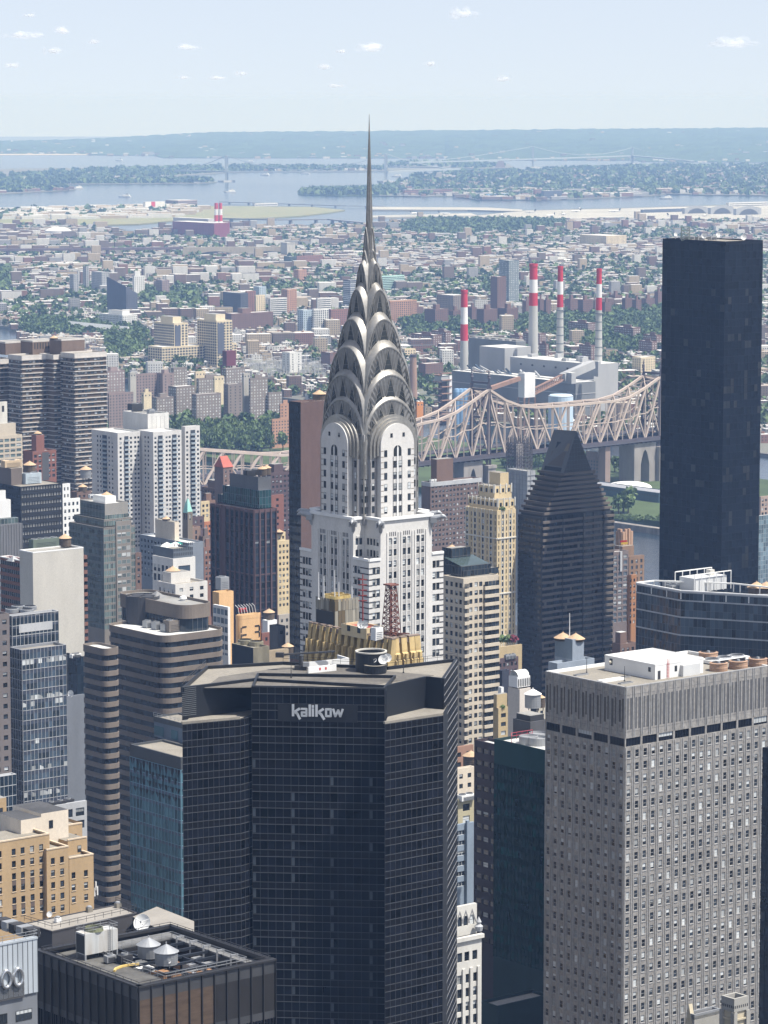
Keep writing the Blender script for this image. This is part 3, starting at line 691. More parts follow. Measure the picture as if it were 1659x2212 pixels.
# ---------------------------------------------------------------- the near towers
M_BLKGLASS=glass('black_glass',(.006, .007, .011),rough=.10,isl=.7,spec=.12)
M_BLKSPAN=mat('black_spandrel',(.008, .008, .010),rough=.35,var=.15,scale=.1,spec=.08)
M_BLKPANEL=mat('black_metal_panel',(.016, .018, .022),rough=.45,var=.15,scale=.1,stretch=.15,spec=.2)
M_PALEBAR=mat('pale_floor_line',(.30, .30, .31),rough=.5,var=.1)
M_MULLH=mat('floor_line',(.068, .072, .078),rough=.5,var=.15)
M_MULLD=mat('dim_mullion',(.062, .068, .078),rough=.5,var=.15)
M_MULL=mat('grey_mullion',(.16, .17, .18),rough=.5,metal=.3,var=.1)
def black_tower():
    D=690
    Zt=P(545,1484,D).z;g=lambda x,y,z:v2(GT('S3',x,y,z))
    Zl=P(393,1564,D-6).z
    fL,fR=g(473,455,Zt),g(1180,467,Zt)
    b=Bldg('black_glass_tower','black glass tower with a company name on its front and a drum on its roof','office tower',fL)
    E0=Edge(fL,fR);back=-E0.n
    zl=40
    def verts(E,n,z0,z1,mm=M_MULLD):
        m=MB()
        for k in range(n+1):ebox(m,E,max(0,E.L*k/n- .03),min(E.L,E.L*k/n+ .03),z0,z1, .012, .08,mm)
        b.part('vertical_mullions',m)
    # front block
    fb=[fL,fR,fR+back*16+E0.d*1,fL+back*16-E0.d*1]
    b.mb('wall').prism(inset(fb, .3),11,Zt- .7,M_BLKPANEL,M_ROOF_T);b.mb('parapet').ring(inset(fb, .05), .45,Zt-1.0,Zt,M_BLKPANEL)
    bay=E0.L/17.0
    curtain(b,E0,zl,Zt- .15,bay,3.55,M_BLKGLASS,M_MULLH,M_BLKSPAN, .45,hw=.13,mo=.05,tilt=.012,vert=False);verts(E0,17,zl,Zt- .15)
    for k in range(int((Zt-zl)/3.55)):  # lines under the windows
        z=Zt- .15-3.55*(k+1)+1.99;ebox(b.mb('sill_line'),E0,0,E0.L,z- .07,z+ .07, .012, .10,M_MULLH)
    # columns seen behind the glass, blinds here and there
    rb=random.Random(5)
    for k in range(4,int((Zt-zl)/3.55)):
        z=Zt- .15-3.55*(k+1)
        for c in(0,5,10,15):
            if rb.random()< .72:
                m=MB();m.quad(E0.pt(c*bay+ .1,z+ .1, .02),E0.pt(c*bay+bay* .45,z+ .1, .02),E0.pt(c*bay+bay* .45,z+1.85, .02),E0.pt(c*bay+ .1,z+1.85, .02),M_PALECOL);b.part('column_behind_glass',m)
    def wing(E,z1,plabel=None,n=None,zlow=zl,mm=None):
        n=n or max(2,int(E.L/bay+ .5))
        curtain(b,E,zlow,z1,E.L/n,3.55,M_BLKGLASS,mm or M_MULLH,M_BLKSPAN, .45,hw=.22 if mm else .13,mo=.05,tilt=.012,vert=False);verts(E,n,zlow,z1)
        for k in range(int((z1-zlow)/3.55)):
            z=z1-3.55*(k+1)+1.99;ebox(b.mb('sill_line'),E,0,E.L,z- .06,z+ .06, .012, .09,mm or M_MULLH)
    # lower wings
    lA,lB,lC=g(105,660,Zl),g(155,655,Zl),g(412,632,Zl)
    lw=[lA,lB,lC,fL+back*6+E0.d* .5,fL+back*16,lA+back*22]
    b.mb('wall').prism(inset(lw, .3),11,Zl- .05,M_BLKPANEL,M_ROOF_T)
    rA,rB=g(1180,658,Zl),g(1490,612,Zl);rT=g(1565,308,Zt)
    lastR=P(*q('S3',1567,400),rT.y)
    rw=[fR+back*1.0,rA,rB,rT,rT+back*6-E0.d*3,fR+back*16]
    b.mb('wall').prism(inset(rw, .3),11,Zl- .05,M_BLKPANEL,M_ROOF_T)
    wing(Edge(lA,lB),Zl,n=2);wing(Edge(lB,lC),Zl,n=9);wing(Edge(lC,fL+back*1.5),Zl,n=3)
    wing(Edge(rA,rB),Zl,n=11)
    # ledges with small equipment
    led=b.mb('ledge')
    for E in(Edge(lA,lB),Edge(lB,lC),Edge(rA,rB)):ebox(led,E,0,E.L,Zl,Zl+ .5,-.5, .06,M_ROOF_T)
    # upper plant storeys, roof outline as traced at roof height
    up=[g(103,463,Zt),g(515,412,Zt),g(473,430,Zt)+back*8,fR+back*2,g(1400,405,Zt),g(1493,415,Zt),g(1565,308,Zt),g(1190,352,Zt),g(640,325,Zt),g(310,372,Zt),g(232,348,Zt)]
    up2=[up[0],up[1],fL+back*9,fR+back*3.2,up[4],up[5],up[6],up[7],up[8],up[10]]
    b.mb('plant_storey').prism(up2,Zl- .3,Zt- .75,M_BLKPANEL,M_ROOF_T)
    n=len(up2)
    for i in range(n):
        E=Edge(up2[i],up2[(i+1)%n]);ebox(b.mb('parapet'),E, .0,E.L,Zt-1.1,Zt- .02- .004*i,-.5, .04,M_BLKPANEL)
    Er=Edge(up2[5],up2[6]);wing(Er.sub(0,Er.L, .05),Zt- .2,n=int(Er.L/1.0),mm=M_PALEBAR)
    rl=MB();railing(rl,[(*(p+back* .2),Zt)for p in(up2[0],up2[9])],1.2,M_DARKSTEEL,1.5);railing(rl,[(*p,Zt)for p in(up2[8],up2[7],up2[6])],1.2,M_DARKSTEEL,2.5);b.part('railing',rl)
    # louvre seams of the left plant wall
    Ew=Edge(up2[0],up2[1]);m=b.mb('louvre_panel')
    for k in range(16):ebox(m,Ew,0,Ew.L* .18,Zl+ .6+k* .42,Zl+ .6+k* .42+ .1, .01, .06,M_MULL)
    sheet_roof=MB()
    for poly in([g(*a,Zt)for a in((222,450),(300,392),(640,342),(1000,345),(1190,362),(1440,384),(1150,430),(640,446))],):
        sheet_roof.prism(poly,Zt- .75,Zt- .66,mat('brown_membrane',(.13, .12, .105),rough=.95,var=.25,scale=.2,stretch=1,fine=.15))
    b.part('roof_membrane',sheet_roof)
    # company name: letters drawn as strokes on the front, in one sheet of pale metal
    W_=lambda x,y:(E0.ux(qx('S3',x),P(0,qy('S3',y),D).z),P(0,qy('S3',y),D).z)
    u0,zt_=W_(688,560);u1,zb_=W_(962,632)
    L_=u1-u0;H_=zt_-zb_
    pan=MB();pu0,pz1=W_(612,553);pu1,pz0=W_(1035,648)
    ebox(pan,E0,pu0,pu1,pz0,pz1, .02, .12,mat('sign_backing',(.018, .019, .023),rough=.3,var=.3,scale=.4));b.part('sign_panel',pan)
    MS=mat('sign_letters',(.50, .52, .54),rough=.5,var=.1)
    def stroke(m,pts,w):
        for(x0,y0),(x1,y1)in zip(pts[:-1],pts[1:]):
            a=Vector((x0,y0));c=Vector((x1,y1));d=(c-a);nl=Vector((-d[1],d[0])).normalized()*w/2;e=d.normalized()*w* .12
            ps=[a-e+nl,c+e+nl,c+e-nl,a-e-nl]
            fr_=[E0.pt(u0+p[0]*L_,zb_+p[1]*H_, .22)for p in ps];bk=[E0.pt(u0+p[0]*L_,zb_+p[1]*H_, .10)for p in ps]
            m.add(fr_+bk,[(0,1,2,3),(0,4,5,1),(1,5,6,2),(2,6,7,3),(3,7,4,0)],MS)
    asp=H_/L_
    def letter(pl,w=.034):
        m=MB()
        for pts in pl:  # coordinates in shares of the word's length and height
            for(x0,y0),(x1,y1)in zip(pts[:-1],pts[1:]):
                a=Vector((x0,y0*asp));c=Vector((x1,y1*asp));d=c-a;nl=Vector((-d[1],d[0])).normalized()*w/2;e=d.normalized()*w* .3
                ps=[a-e+nl,c+e+nl,c+e-nl,a-e-nl]
                fr_=[E0.pt(u0+p[0]*L_,zb_+p[1]*L_, .24)for p in ps];bk=[E0.pt(u0+p[0]*L_,zb_+p[1]*L_, .10)for p in ps]
                m.add(fr_+bk,[(0,1,2,3),(0,4,5,1),(1,5,6,2),(2,6,7,3),(3,7,4,0)],MS)
        b.part('letter',m)
    lo,xh,hi,de= .22, .72,1.0,0.0
    letter([[(.02,lo),(.02,hi)],[(.14,xh),(.05, .5),(.10, .36),(.15,de)]], .046)  # k
    letter([[(.18,xh),(.28,xh),(.28,lo),(.19,lo),(.19, .46),(.28, .46)]], .038)  # a
    letter([[(.345,lo),(.345,hi)]], .046)  # l
    letter([[(.405,lo),(.405,xh)]], .044);letter([[(.405, .86),(.405, .96)]], .044)  # i and its dot
    letter([[(.475,lo),(.475,hi)],[(.60,xh),(.51, .5),(.56, .36),(.62,de)]], .046)  # k
    letter([[(.66,xh),(.75,xh),(.75,lo),(.66,lo),(.66,xh)]], .040)  # o
    letter([[(.80,xh),(.84,lo),(.895, .66),(.935,lo),(.98,xh)]], .042)  # w
    b.done()
    # things on the roof
    c=GT('N1',790,1900,Zt- .7);e=empty('rooftop_drum',(c.x,c.y,Zt- .72),'black round plant drum with a pale rim on the black glass tower roof','plant drum')
    r=165* .20834/(F/c.y);hD=215* .20834/(F/c.y)
    m=MB();m.lathe((0,0,0),[(r,0),(r,hD)],M_BLKPANEL,32,False);m.lathe((0,0,hD-1.2),[(r* .93,0),(0.01,0)],M_ROOF_G,32,False);m.lathe((0,0,hD-1.2),[(r* .93,0),(r* .93,1.2)],M_BLKPANEL,32,False);m.build('wall',e)
    m=MB();m.lathe((0,0,hD),[(r*1.02,-.25),(r*1.02, .02),(r* .9, .02),(r* .9,-.3)],mat('pale_coping',(.5, .48, .43),var=.1),32,False);m.build('rim',e)
    m=MB();m.lathe((r* .25,-r* .75,0),[(r* .72,0),(r* .72,hD* .42)],M_BLKPANEL,24,False);m.lathe((r* .25,-r* .75,hD* .42),[(r* .74,0),(r* .55, .02)],M_ROOF_T,24,False);m.lathe((r* .25,-r* .75,hD* .3),[(r* .6,0),(.01,0)],M_ROOF_G,24,False);m.build('side_turret',e)
    for i,(x,y,rr)in enumerate(((915,1780,1.05),(960,1760, .95),(820,1775, .6))):
        p=PT('N1',x,y,c.y-r* .9+(.4 if i==1 else 0))
        dish((p.x,p.y,p.z- .9),rr,('white satellite dish at the middle of the black drum, the largest of three','white satellite dish at the right edge of the black drum','small white satellite dish left of two larger ones on the black drum')[i],(-.1,-1, .25), .5,'dishes on the black drum')
    # window-cleaning rig and a white panel wall
    p=GT('N1',60,1890,Zt- .7);e=empty('window_cleaning_crane',(p.x,p.y,Zt- .7),'dark window cleaning crane with a long flat jib on the black glass tower roof','crane')
    m=MB();m.cbox((0,0,0),2.6,2.0,1.0,M_DARKSTEEL,E0.d);m.build('base',e)
    m=MB();m.lathe((0,0,1.0),[(.45,0),(.4,2.2)],M_DARKSTEEL,10);m.build('turntable',e)
    m=MB();m.bar((-5.2,-.5,3.4),(7.5,2.5,3.7), .7,M_DARKSTEEL, .35);m.cbox((-4.6,-.4,2.9),1.8,1.2,1.0,M_DARKSTEEL,E0.d);m.build('jib',e)
    m=MB();m.cbox((1.2,-1.0, .9),1.3, .9,1.0,M_STEEL,E0.d);m.build('winch_box',e)
    p0,p1=GT('N1',140,1930,Zt- .7),GT('N1',430,1900,Zt- .7)
    m=MB();E=Edge(p0,p1);ebox(m,E,0,E.L,Zt- .7,Zt+ .75,-.3,0,M_WHITE);m.build('wall',(e2:=empty('parapet_screen',(0,0,0),'white sheet metal screen with two red squares on the black tower roof','screen')))
    m=MB()
    for u in(.41, .62):ebox(m,E,E.L*u- .2,E.L*u+ .2,Zt- .2,Zt+ .35, .005, .03,mat('red_paint',(.5, .03, .03),var=0))
    m.build('marking',e2)
    p=GT('N1',1125,1925,Zt- .7);mast((p.x,p.y,Zt- .7),3.6, .09,'thin black lightning rod by the right tip of the black tower roof',M_DARKSTEEL,name='lightning_rod',cat='rod')
    p=GT('S3',683,415,Zt- .7);mast((p.x,p.y,Zt- .7),3.4, .09,'thin black lightning rod left of the white screen on the black tower roof',M_DARKSTEEL,name='lightning_rod',cat='rod')
    # pit with white walls and the sunken skylight
    m=MB();pts=[GT('S3',*a,Zt)for a in((780,350),(985,330),(1010,345),(800,360))];E=Edge(pts[0],pts[1]);ebox(m,E,0,E.L,Zt- .6,Zt+ .9,-.3,0,M_WHITE);ebox(m,E,E.L,E.L+ .3,Zt- .6,Zt+ .9,-5,0,M_WHITE)
    tag(m.build('parapet_wall'),'low white wall behind the window cleaning crane on the black tower','roof wall')
M_PALECOL=mat('pale_column',(.055, .068, .08),rough=.6,var=.2,scale=.3)
black_tower()

# ---- stainless steel panelled tower on the right
M_SSP=mat('embossed_steel',(.33, .312, .288),rough=.55,metal=.3,var=.13,scale=.35,stretch=.5,fine=.2)
M_SSW=mat('embossed_steel_smooth',(.40, .395, .385),rough=.5,metal=.3,var=.10,scale=.35,stretch=.5,fine=.12)
M_LOUV=mat('grey_louvre',(.10, .10, .102),rough=.6,var=.15,scale=.3,stretch=3)
def steel_tower():
    bx=Box('S4',583,970,1664,543,830);z=bx.z
    b=Bldg('steel_panel_tower','grey office tower clad in embossed steel panels with rows of small windows','office tower',bx.C)
    core(b,bx,11,M_SSP,M_ROOF_T, .8, .5)
    zb=P(0,2330,830).z;px=F/842
    zc1,zc0=bx.zy('S4',793),bx.zy('S4',834)  # clerestory at the corner
    for E,n,nb in((bx.W,11,5),(bx.S,18,9)):
        p=E.L/n;ww=1.22;rows=[];zz=zc0-1.05
        while zz-1.9>zb:rows.append((zz-1.95,zz));zz-=3.38
        cols=[(p*(i+ .5)-ww/2- .05,p*(i+ .5)+ww/2- .05)for i in range(n)]
        sheet(b,E,11,zb,M_SSP)
        punch(b,E,zb,zc0,cols,rows,M_SSP, .22, .62,M_FRAME_L)
        rib=b.mb('panel_rib')
        for i in range(n+1):
            for o in(-.3, .3):
                u=p*i+o
                if .1<u<E.L- .1:
                    for za_,zb_ in((zb,zc0- .1),(zc1+ .4,z- .05)):ebox(rib,E,u- .09,u+ .09,za_,zb_,0, .16,M_SSW)
        for r in rows:
            for c in cols:ebox(rib,E,c[0]- .12,c[1]+ .12,r[0]- .2,r[0]- .02, .002, .12,M_SSW)
        # clerestory strip
        bandw=[(E.L*(i+ .06)/nb,E.L*(i+ .94)/nb)for i in range(nb)]
        punch(b,E,zc0,zc1+ .25,bandw,[(zc0+ .05,zc1)],M_SSP, .3, .12,mul=5,name='clerestory_window',gm=M_BLKGLASS)
        # louvred plant storeys
        sheet(b,E,zc1+ .25,z,M_SSP)
        lv=b.mb('louvre_panel')
        for i in range(n*2):
            u0,u1=p/2*i+ .14,p/2*(i+1)- .14
            if E is bx.S:ebox(lv,E,u0+ .1,u1- .1,zc1+2.3,z-3.0, .004, .03,M_LOUV)
            else:ebox(lv,E,u0+ .1,u1- .1,zc1+2.6+ .8*(i%3),z-3.6+ .5*(i%2), .004, .03,M_LOUV2)
        for zz in(z-2.2,zc1+1.7):ebox(b.mb('panel_seam'),E,0,E.L,zz,zz+ .06,0, .035,M_LOUV)
        ebox(b.mb('coping'),E,0,E.L,z- .25,z+ .03,-.5, .05,M_SSW)
    for E in(Edge(bx.B,bx.K),Edge(bx.K,bx.A)):ebox(b.mb('roof_kerb'),E, .1,E.L- .1,z-1.5,z+ .04,-.6,-.1,M_WHITE)
    # white penthouse: traced at roof height
    zr=z- .8
    c=GT('S4',1113,508,zr);l=GT('S4',882,458,zr);wl=(v2(l)-v2(c)).length
    pw=raw(v2(c),17.5,wl,zr+4.0);ph=b.mb('penthouse');ph.prism(pw.poly,zr- .1,pw.z,M_WHITE,M_ROOF_W);ph.ring(inset(pw.poly,-.05), .35,pw.z- .3,pw.z+ .12,M_WHITE)
    d=b.mb('penthouse_door');E=pw.S;ebox(d,E, .9,1.9,zr,zr+2.3, .0, .05,M_DARKSTEEL);d2=MB();ebox(d2,pw.W,wl-2.6,wl-1.7,zr+1.9,zr+3.1,0, .05,M_FRAME_D);b.part('penthouse_window',d2)
    d2=MB();ebox(d2,pw.W,wl* .10,wl* .10+1.1,zr+1.7,zr+3.4,0, .05,M_FRAME_D);o_=pw.W.pt(wl* .10+ .55,zr+2.5, .2);d2.lathe((o_[0],o_[1],o_[2]- .4),[(.1,0),(.45, .3),(.45, .6),(.1, .85)],mat('lamp_globe',(.8, .74, .58),var=0),10);b.part('penthouse_lamp',d2)
    d2=MB();ebox(d2,E,7.0,7.9,zr+1.5,zr+3.0,0, .05,M_FRAME_D);b.part('penthouse_window',d2)
    la=MB();redp=mat('red_paint',(.5, .03, .03),var=0)
    for u in(4.2,4.8):la.bar(E.pt(u,zr, .2),E.pt(u,zr+5.2, .2), .09,redp)
    for k in range(12):la.bar(E.pt(4.2,zr+ .4+k* .4, .2),E.pt(4.8,zr+ .4+k* .4, .2), .06,redp)
    b.part('roof_ladder',la)
    lo_=raw(pw.C+ES*9.0-EA* .02,6.2,4.0,zr+3.0);b.mb('plant_screen').prism([p-EA*1.2 for p in lo_.poly],zr,zr+3.0,M_LOUVW,M_ROOF_W)
    b.done()
    # low white kerb boxes and vents on the gravel
    for i,(x,y,w_,d_,h_)in enumerate(((900,512,8.0,2.2, .5),(755,484,4.4,1.2, .35),(970,524,4.4,1.2, .35),(968,496,3.0,1.0, .35))):
        p=GT('S4',x,y,zr);m=MB();m.cbox((0,0,0),w_,d_,h_,M_WHITE if i==0 else M_STEEL)
        if i:m.cbox((0,0,h_),w_* .88,d_* .6, .03,M_DARKSTEEL)
        tag(m.build('roof_hatch',None,(p.x,p.y,zr)),('large flat white roof hatch on the gravel of the steel tower','grey framed roof grille near the left edge of the gravel roof','grey framed roof grille at the front corner of the gravel roof','small grey roof grille behind the flat white hatch')[i],'roof hatch',group='hatches on the gravel roof')
    for i,(x,y)in enumerate(((782,474),(965,514))):
        p=GT('S4',x,y,zr);mast((p.x,p.y,zr),4.0, .1,('thin black lightning rod on the gravel roof left of the white penthouse','thin black lightning rod near the front corner of the gravel roof')[i],M_DARKSTEEL,name='lightning_rod',cat='rod')
    Mred=mat('rust_tank',(.34, .22, .15),rough=.8,var=.2,scale=.4)
    for i,(x,y,r)in enumerate(((1370,398,2.6),(1420,450,2.4),(1515,440,2.5),(1610,428,2.5))):
        p=GT('S4',x,y+12,zr);e=empty('cooling_tower',(p.x,p.y,zr),('round rusty brown cooling tower behind the white penthouse','round rusty brown cooling tower nearest the white penthouse wall','round rusty brown cooling tower in the middle of the front row of three','round rusty brown cooling tower at the right end of the steel tower roof')[i],'cooling tower','round cooling towers on the steel tower')
        m=MB();m.lathe((0,0,0),[(r,0),(r*1.03, .9),(r*1.03,1.0),(r,1.1),(r,2.0),(r*1.05,2.1),(r* .8,2.25)],Mred,24,False);m.build('casing',e)
        m=MB();m.lathe((0,0,2.0),[(r* .8,0),(.02,0)],M_DARKSTEEL,20,False);m.lathe((0,0,2.0),[(.5,0),(.4, .5)],M_STEEL,8);m.build('fan',e)
    p=GT('S4',1450,418,zr);ac_unit((p.x,p.y,zr),14,5, .8,'long low white duct between the round cooling towers',M_WHITE,fans=3)
M_LOUV2=mat('brown_louvre',(.105, .095, .08),rough=.7,var=.18,scale=.3,stretch=3)
M_LOUVW=mat('white_louvre',(.55, .56, .56),rough=.6,var=.06)
steel_tower()

# ---- bronze tower in the foreground with its open roof
M_BRZ=mat('bronze_panel',(.036, .034, .034),rough=.4,metal=.3,var=.3,scale=.12,stretch=.4)
M_BRZB=mat('brown_bronze_panel',(.10, .070, .050),rough=.5,metal=.2,var=.22,scale=.3,stretch=5)
M_BRZM=mat('bronze_fin',(.055, .054, .056),rough=.4,metal=.5,var=.1)
def bronze_tower():
    bx=Box('S2',210,798,1588,1230,560);z=bx.z
    b=Bldg('bronze_clad_tower','dark bronze clad office tower with an open plant roof in the foreground','office tower',bx.C)
    zr=z-1.0
    b.mb('wall').prism(inset(bx.poly, .35),11,z-6.5,M_BRZ,M_ROOF_D)
    # walls of the open well
    zb=P(0,2240,560).z
    for E,n in((bx.W,13),(bx.S,11)):
        p=E.L/n
        pan=b.mb('cladding');zs=[z,z-2.3,z-9.2,z-10.6,zb-30]
        for k in range(n):
            for j in range(4):
                mt=M_BRZ
                if j==1 and E is bx.S and(k<6):mt=M_BRZB if k<5 or k==5 else M_BRZ
                if j==0:mt=M_BRZTOP
                if j==2:mt=M_BRZTOP
                if j==3:mt=M_BLKGLASS
                t=random.uniform(-.01, .01)
                pan.quad(E.pt(k*p,zs[j+1],0),E.pt(k*p+p,zs[j+1],0),E.pt(k*p+p,zs[j],t),E.pt(k*p,zs[j],-t),mt)
        for k in range(n+1):ebox(b.mb('fin'),E,max(k*p- .09,0),min(k*p+ .09,E.L),zb-30,z- .02, .002, .28,M_BRZM)
        for k in range(n*4):
            if k%4:ebox(b.mb('fin'),E,k*p/4- .05,k*p/4+ .05,zb-30,zs[3], .002, .2,M_BRZM)
        ebox(b.mb('coping'),E,-.1,E.L+ .1,z- .04,z+ .3,-.9, .32,M_BRZM)
    for E in(Edge(bx.B,bx.K),Edge(bx.K,bx.A)):
        sheet(b,E,11,z,M_BRZ);ebox(b.mb('coping'),E, .0,E.L,z- .35,z+ .22,-.9, .1,M_BRZM)
    # deck round the edge and the front part of the roof, well left open at the back right
    deck=b.mb('roof_deck');u=lambda fu,fv:bx.at(fu,fv)
    def slab_(f0,f1,g0,g1,zt,th,mt):deck.prism([u(f0,g0),u(f1,g0),u(f1,g1),u(f0,g1)],zt-th,zt,mt,bottom=True)
    W0,W1,L0,L1= .30, .90, .14, .86
    slab_(.015,W0, .02, .98,zr, .5,M_ROOF_D2);slab_(W0, .985, .02,L0,zr- .01, .5,M_ROOF_D2);slab_(W1, .985,L0, .98,zr- .02, .5,M_ROOF_G2);slab_(W0,W1,L1, .98,zr- .015, .5,M_ROOF_G2)
    wv=b.mb('well_wall');wp=[u(W0,L0),u(W1,L0),u(W1,L1),u(W0,L1)]
    for i in range(4):wv.quad((*wp[i],zr-5.4),(*wp[(i+1)%4],zr-5.4),(*wp[(i+1)%4],zr- .3),(*wp[i],zr- .3),M_BRZ)
    bm=b.mb('steel_beam')
    for k in range(1,6):
        f=L0+(L1-L0)*k/6;bm.bar((*u(W0,f),zr- .2),(*u(W1,f),zr- .2), .45,M_BRZM2)
    for k in range(1,3):
        f=W0+(W1-W0)*k/3;bm.bar((*u(f,L0),zr- .35),(*u(f,L1),zr- .35), .4,M_BRZM2)
    pp=b.mb('pipe')
    for k in range(5):
        f=L0+ .08+k* .13;a,c=u(.56,f),u(.86,f+ .02);pp.tube([(*a,zr-1.4),(*c,zr-1.4),(*c,zr+ .9),(*(c+ES*1.6),zr+ .9)], .16,M_STEEL)
    st=b.mb('well_machinery');rs=random.Random(4)
    for k in range(34):
        f,g_=rs.uniform(W0+ .18,W1- .05),rs.uniform(L0+ .05,L1- .05);st.cbox((*u(f,g_),zr-4.2- .01*k),rs.uniform(1,3.5),rs.uniform(1,2.5),rs.uniform(.8,3.2),rs.choice((M_STEEL,M_ROOF_G,M_RUST,M_WHITE,M_DARKSTEEL)))
    rl=MB()
    def loop(f0,f1,g0,g1,zz):return[(*u(f0,g0),zz),(*u(f1,g0),zz),(*u(f1,g1),zz),(*u(f0,g1),zz),(*u(f0,g0),zz)]
    railing(rl,loop(W0,W1,L0,L1,zr),1.15,M_STEEL,2.2, .08);b.part('well_railing',rl)
    rl=MB();railing(rl,loop(.02, .98, .02, .98,zr+ .9), .9,M_DARKSTEEL,2.4, .08);b.part('edge_railing',rl)
    b.done()
    # things on its roof
    zr_=zr
    p=GT('S2',560,1045,zr);e=empty('cooling_tower',(p.x,p.y,zr),'large weathered white cooling tower on the bronze tower roof','cooling tower')
    mw=mat('stained_sheet',(.50, .51, .50),rough=.7,var=.25,scale=.5,stretch=.15,col2=(.28, .24, .19))
    bb=raw((-ES*3.6-EA*1.5),7.2,3.0,4.6);m=MB();m.prism(bb.poly,1.0,4.9,mw,mw);m.build('casing',e)
    m=MB();ebox(m,bb.W, .2,bb.W.L- .2,1.2,4.6, .0, .05,M_DARKSTEEL);m.build('intake',e)
    m=MB();c=(bb.C+bb.K)/2-ES* .6;m.lathe((c[0],c[1],4.9),[(1.75,0),(1.6, .7),(1.5, .7),(1.5, .2)],mat('green_stain',(.16, .17, .10),var=.2),20,False);m.lathe((c[0],c[1],5.2),[(1.5,0),(.02, .0)],M_DARKSTEEL,20,False);m.build('fan',e)
    m=MB()
    for x,y in((0,0),(1,0),(0,1),(1,1)):pt=bb.at(x* .96+ .02,y* .9+ .05);m.cbox((pt[0],pt[1],0), .3, .3,1.02,M_STEEL)
    railing(m,[(*bb.at(*a),4.9)for a in((0,0),(1,0),(1,1),(0,1),(0,0))],1.1,M_STEEL,1.5, .06);m.build('frame',e)
    m=MB();E=bb.S
    for uu in(5.2,5.8):m.bar(E.pt(uu,0, .3),E.pt(uu,6.0, .3), .08,M_STEEL)
    for k in range(14):m.bar(E.pt(5.2, .4*k+ .3, .3),E.pt(5.8, .4*k+ .3, .3), .05,M_STEEL)
    m.build('ladder',e)
    for i,(x,y,r)in enumerate(((858,1010,2.6),(960,1050,2.7))):
        p=GT('S2',x,y+50,zr);water_tank((p.x,p.y,zr- .02),r* .76,2.3,('galvanised water tank with a cone roof beside the open roof well, the farther of two','galvanised water tank with a bright cone roof at the front of the open roof well')[i],False, .4,M_STEEL)
    p=GT('S2',720,1085,zr);ac_unit((p.x,p.y,zr),2.6,1.5,1.3,'black diesel generator on the bronze tower roof',M_DARKSTEEL,e_=ES)
    p=GT('S2',635,1085,zr);ac_unit((p.x,p.y,zr),2.0,1.2,1.2,'pale equipment box beside the black generator',M_STEEL)
    m=MB();pts=[GT('S2',*a,zr+ .25)for a in((660,1130),(668,1118),(700,1105),(745,1096),(802,1090))];m.tube(pts, .18,mat('yellow_pipe',(.65, .47, .16),rough=.6,var=.1));o=m.build('pipe');tag(o,'curved yellow pipe lying on the dark front of the bronze tower roof','pipe')
    p=GT('S2',978,1115,zr);dish((p.x,p.y,zr), .45,'tiny satellite dish at the front railing of the bronze tower roof',(-.4,-1, .4),1.2)
    # parabolic dish on the lower roof behind
    return zr
M_BRZTOP=mat('bronze_band',(.075, .076, .08),rough=.45,metal=.4,var=.2,scale=.15)
M_BRZM2=mat('dark_blue_steel',(.03, .035, .045),rough=.5,metal=.3,var=.1)
M_ROOF_D2=mat('tarred_roof',(.10, .097, .09),rough=.9,var=.35,scale=.25,stretch=1,fine=.15)
M_ROOF_G2=mat('grey_walkway',(.17, .17, .168),rough=.9,var=.3,scale=.15,stretch=1,fine=.1)
M_RUST=mat('rusty_metal',(.30, .17, .09),rough=.9,var=.3,scale=.5)
bronze_tower()

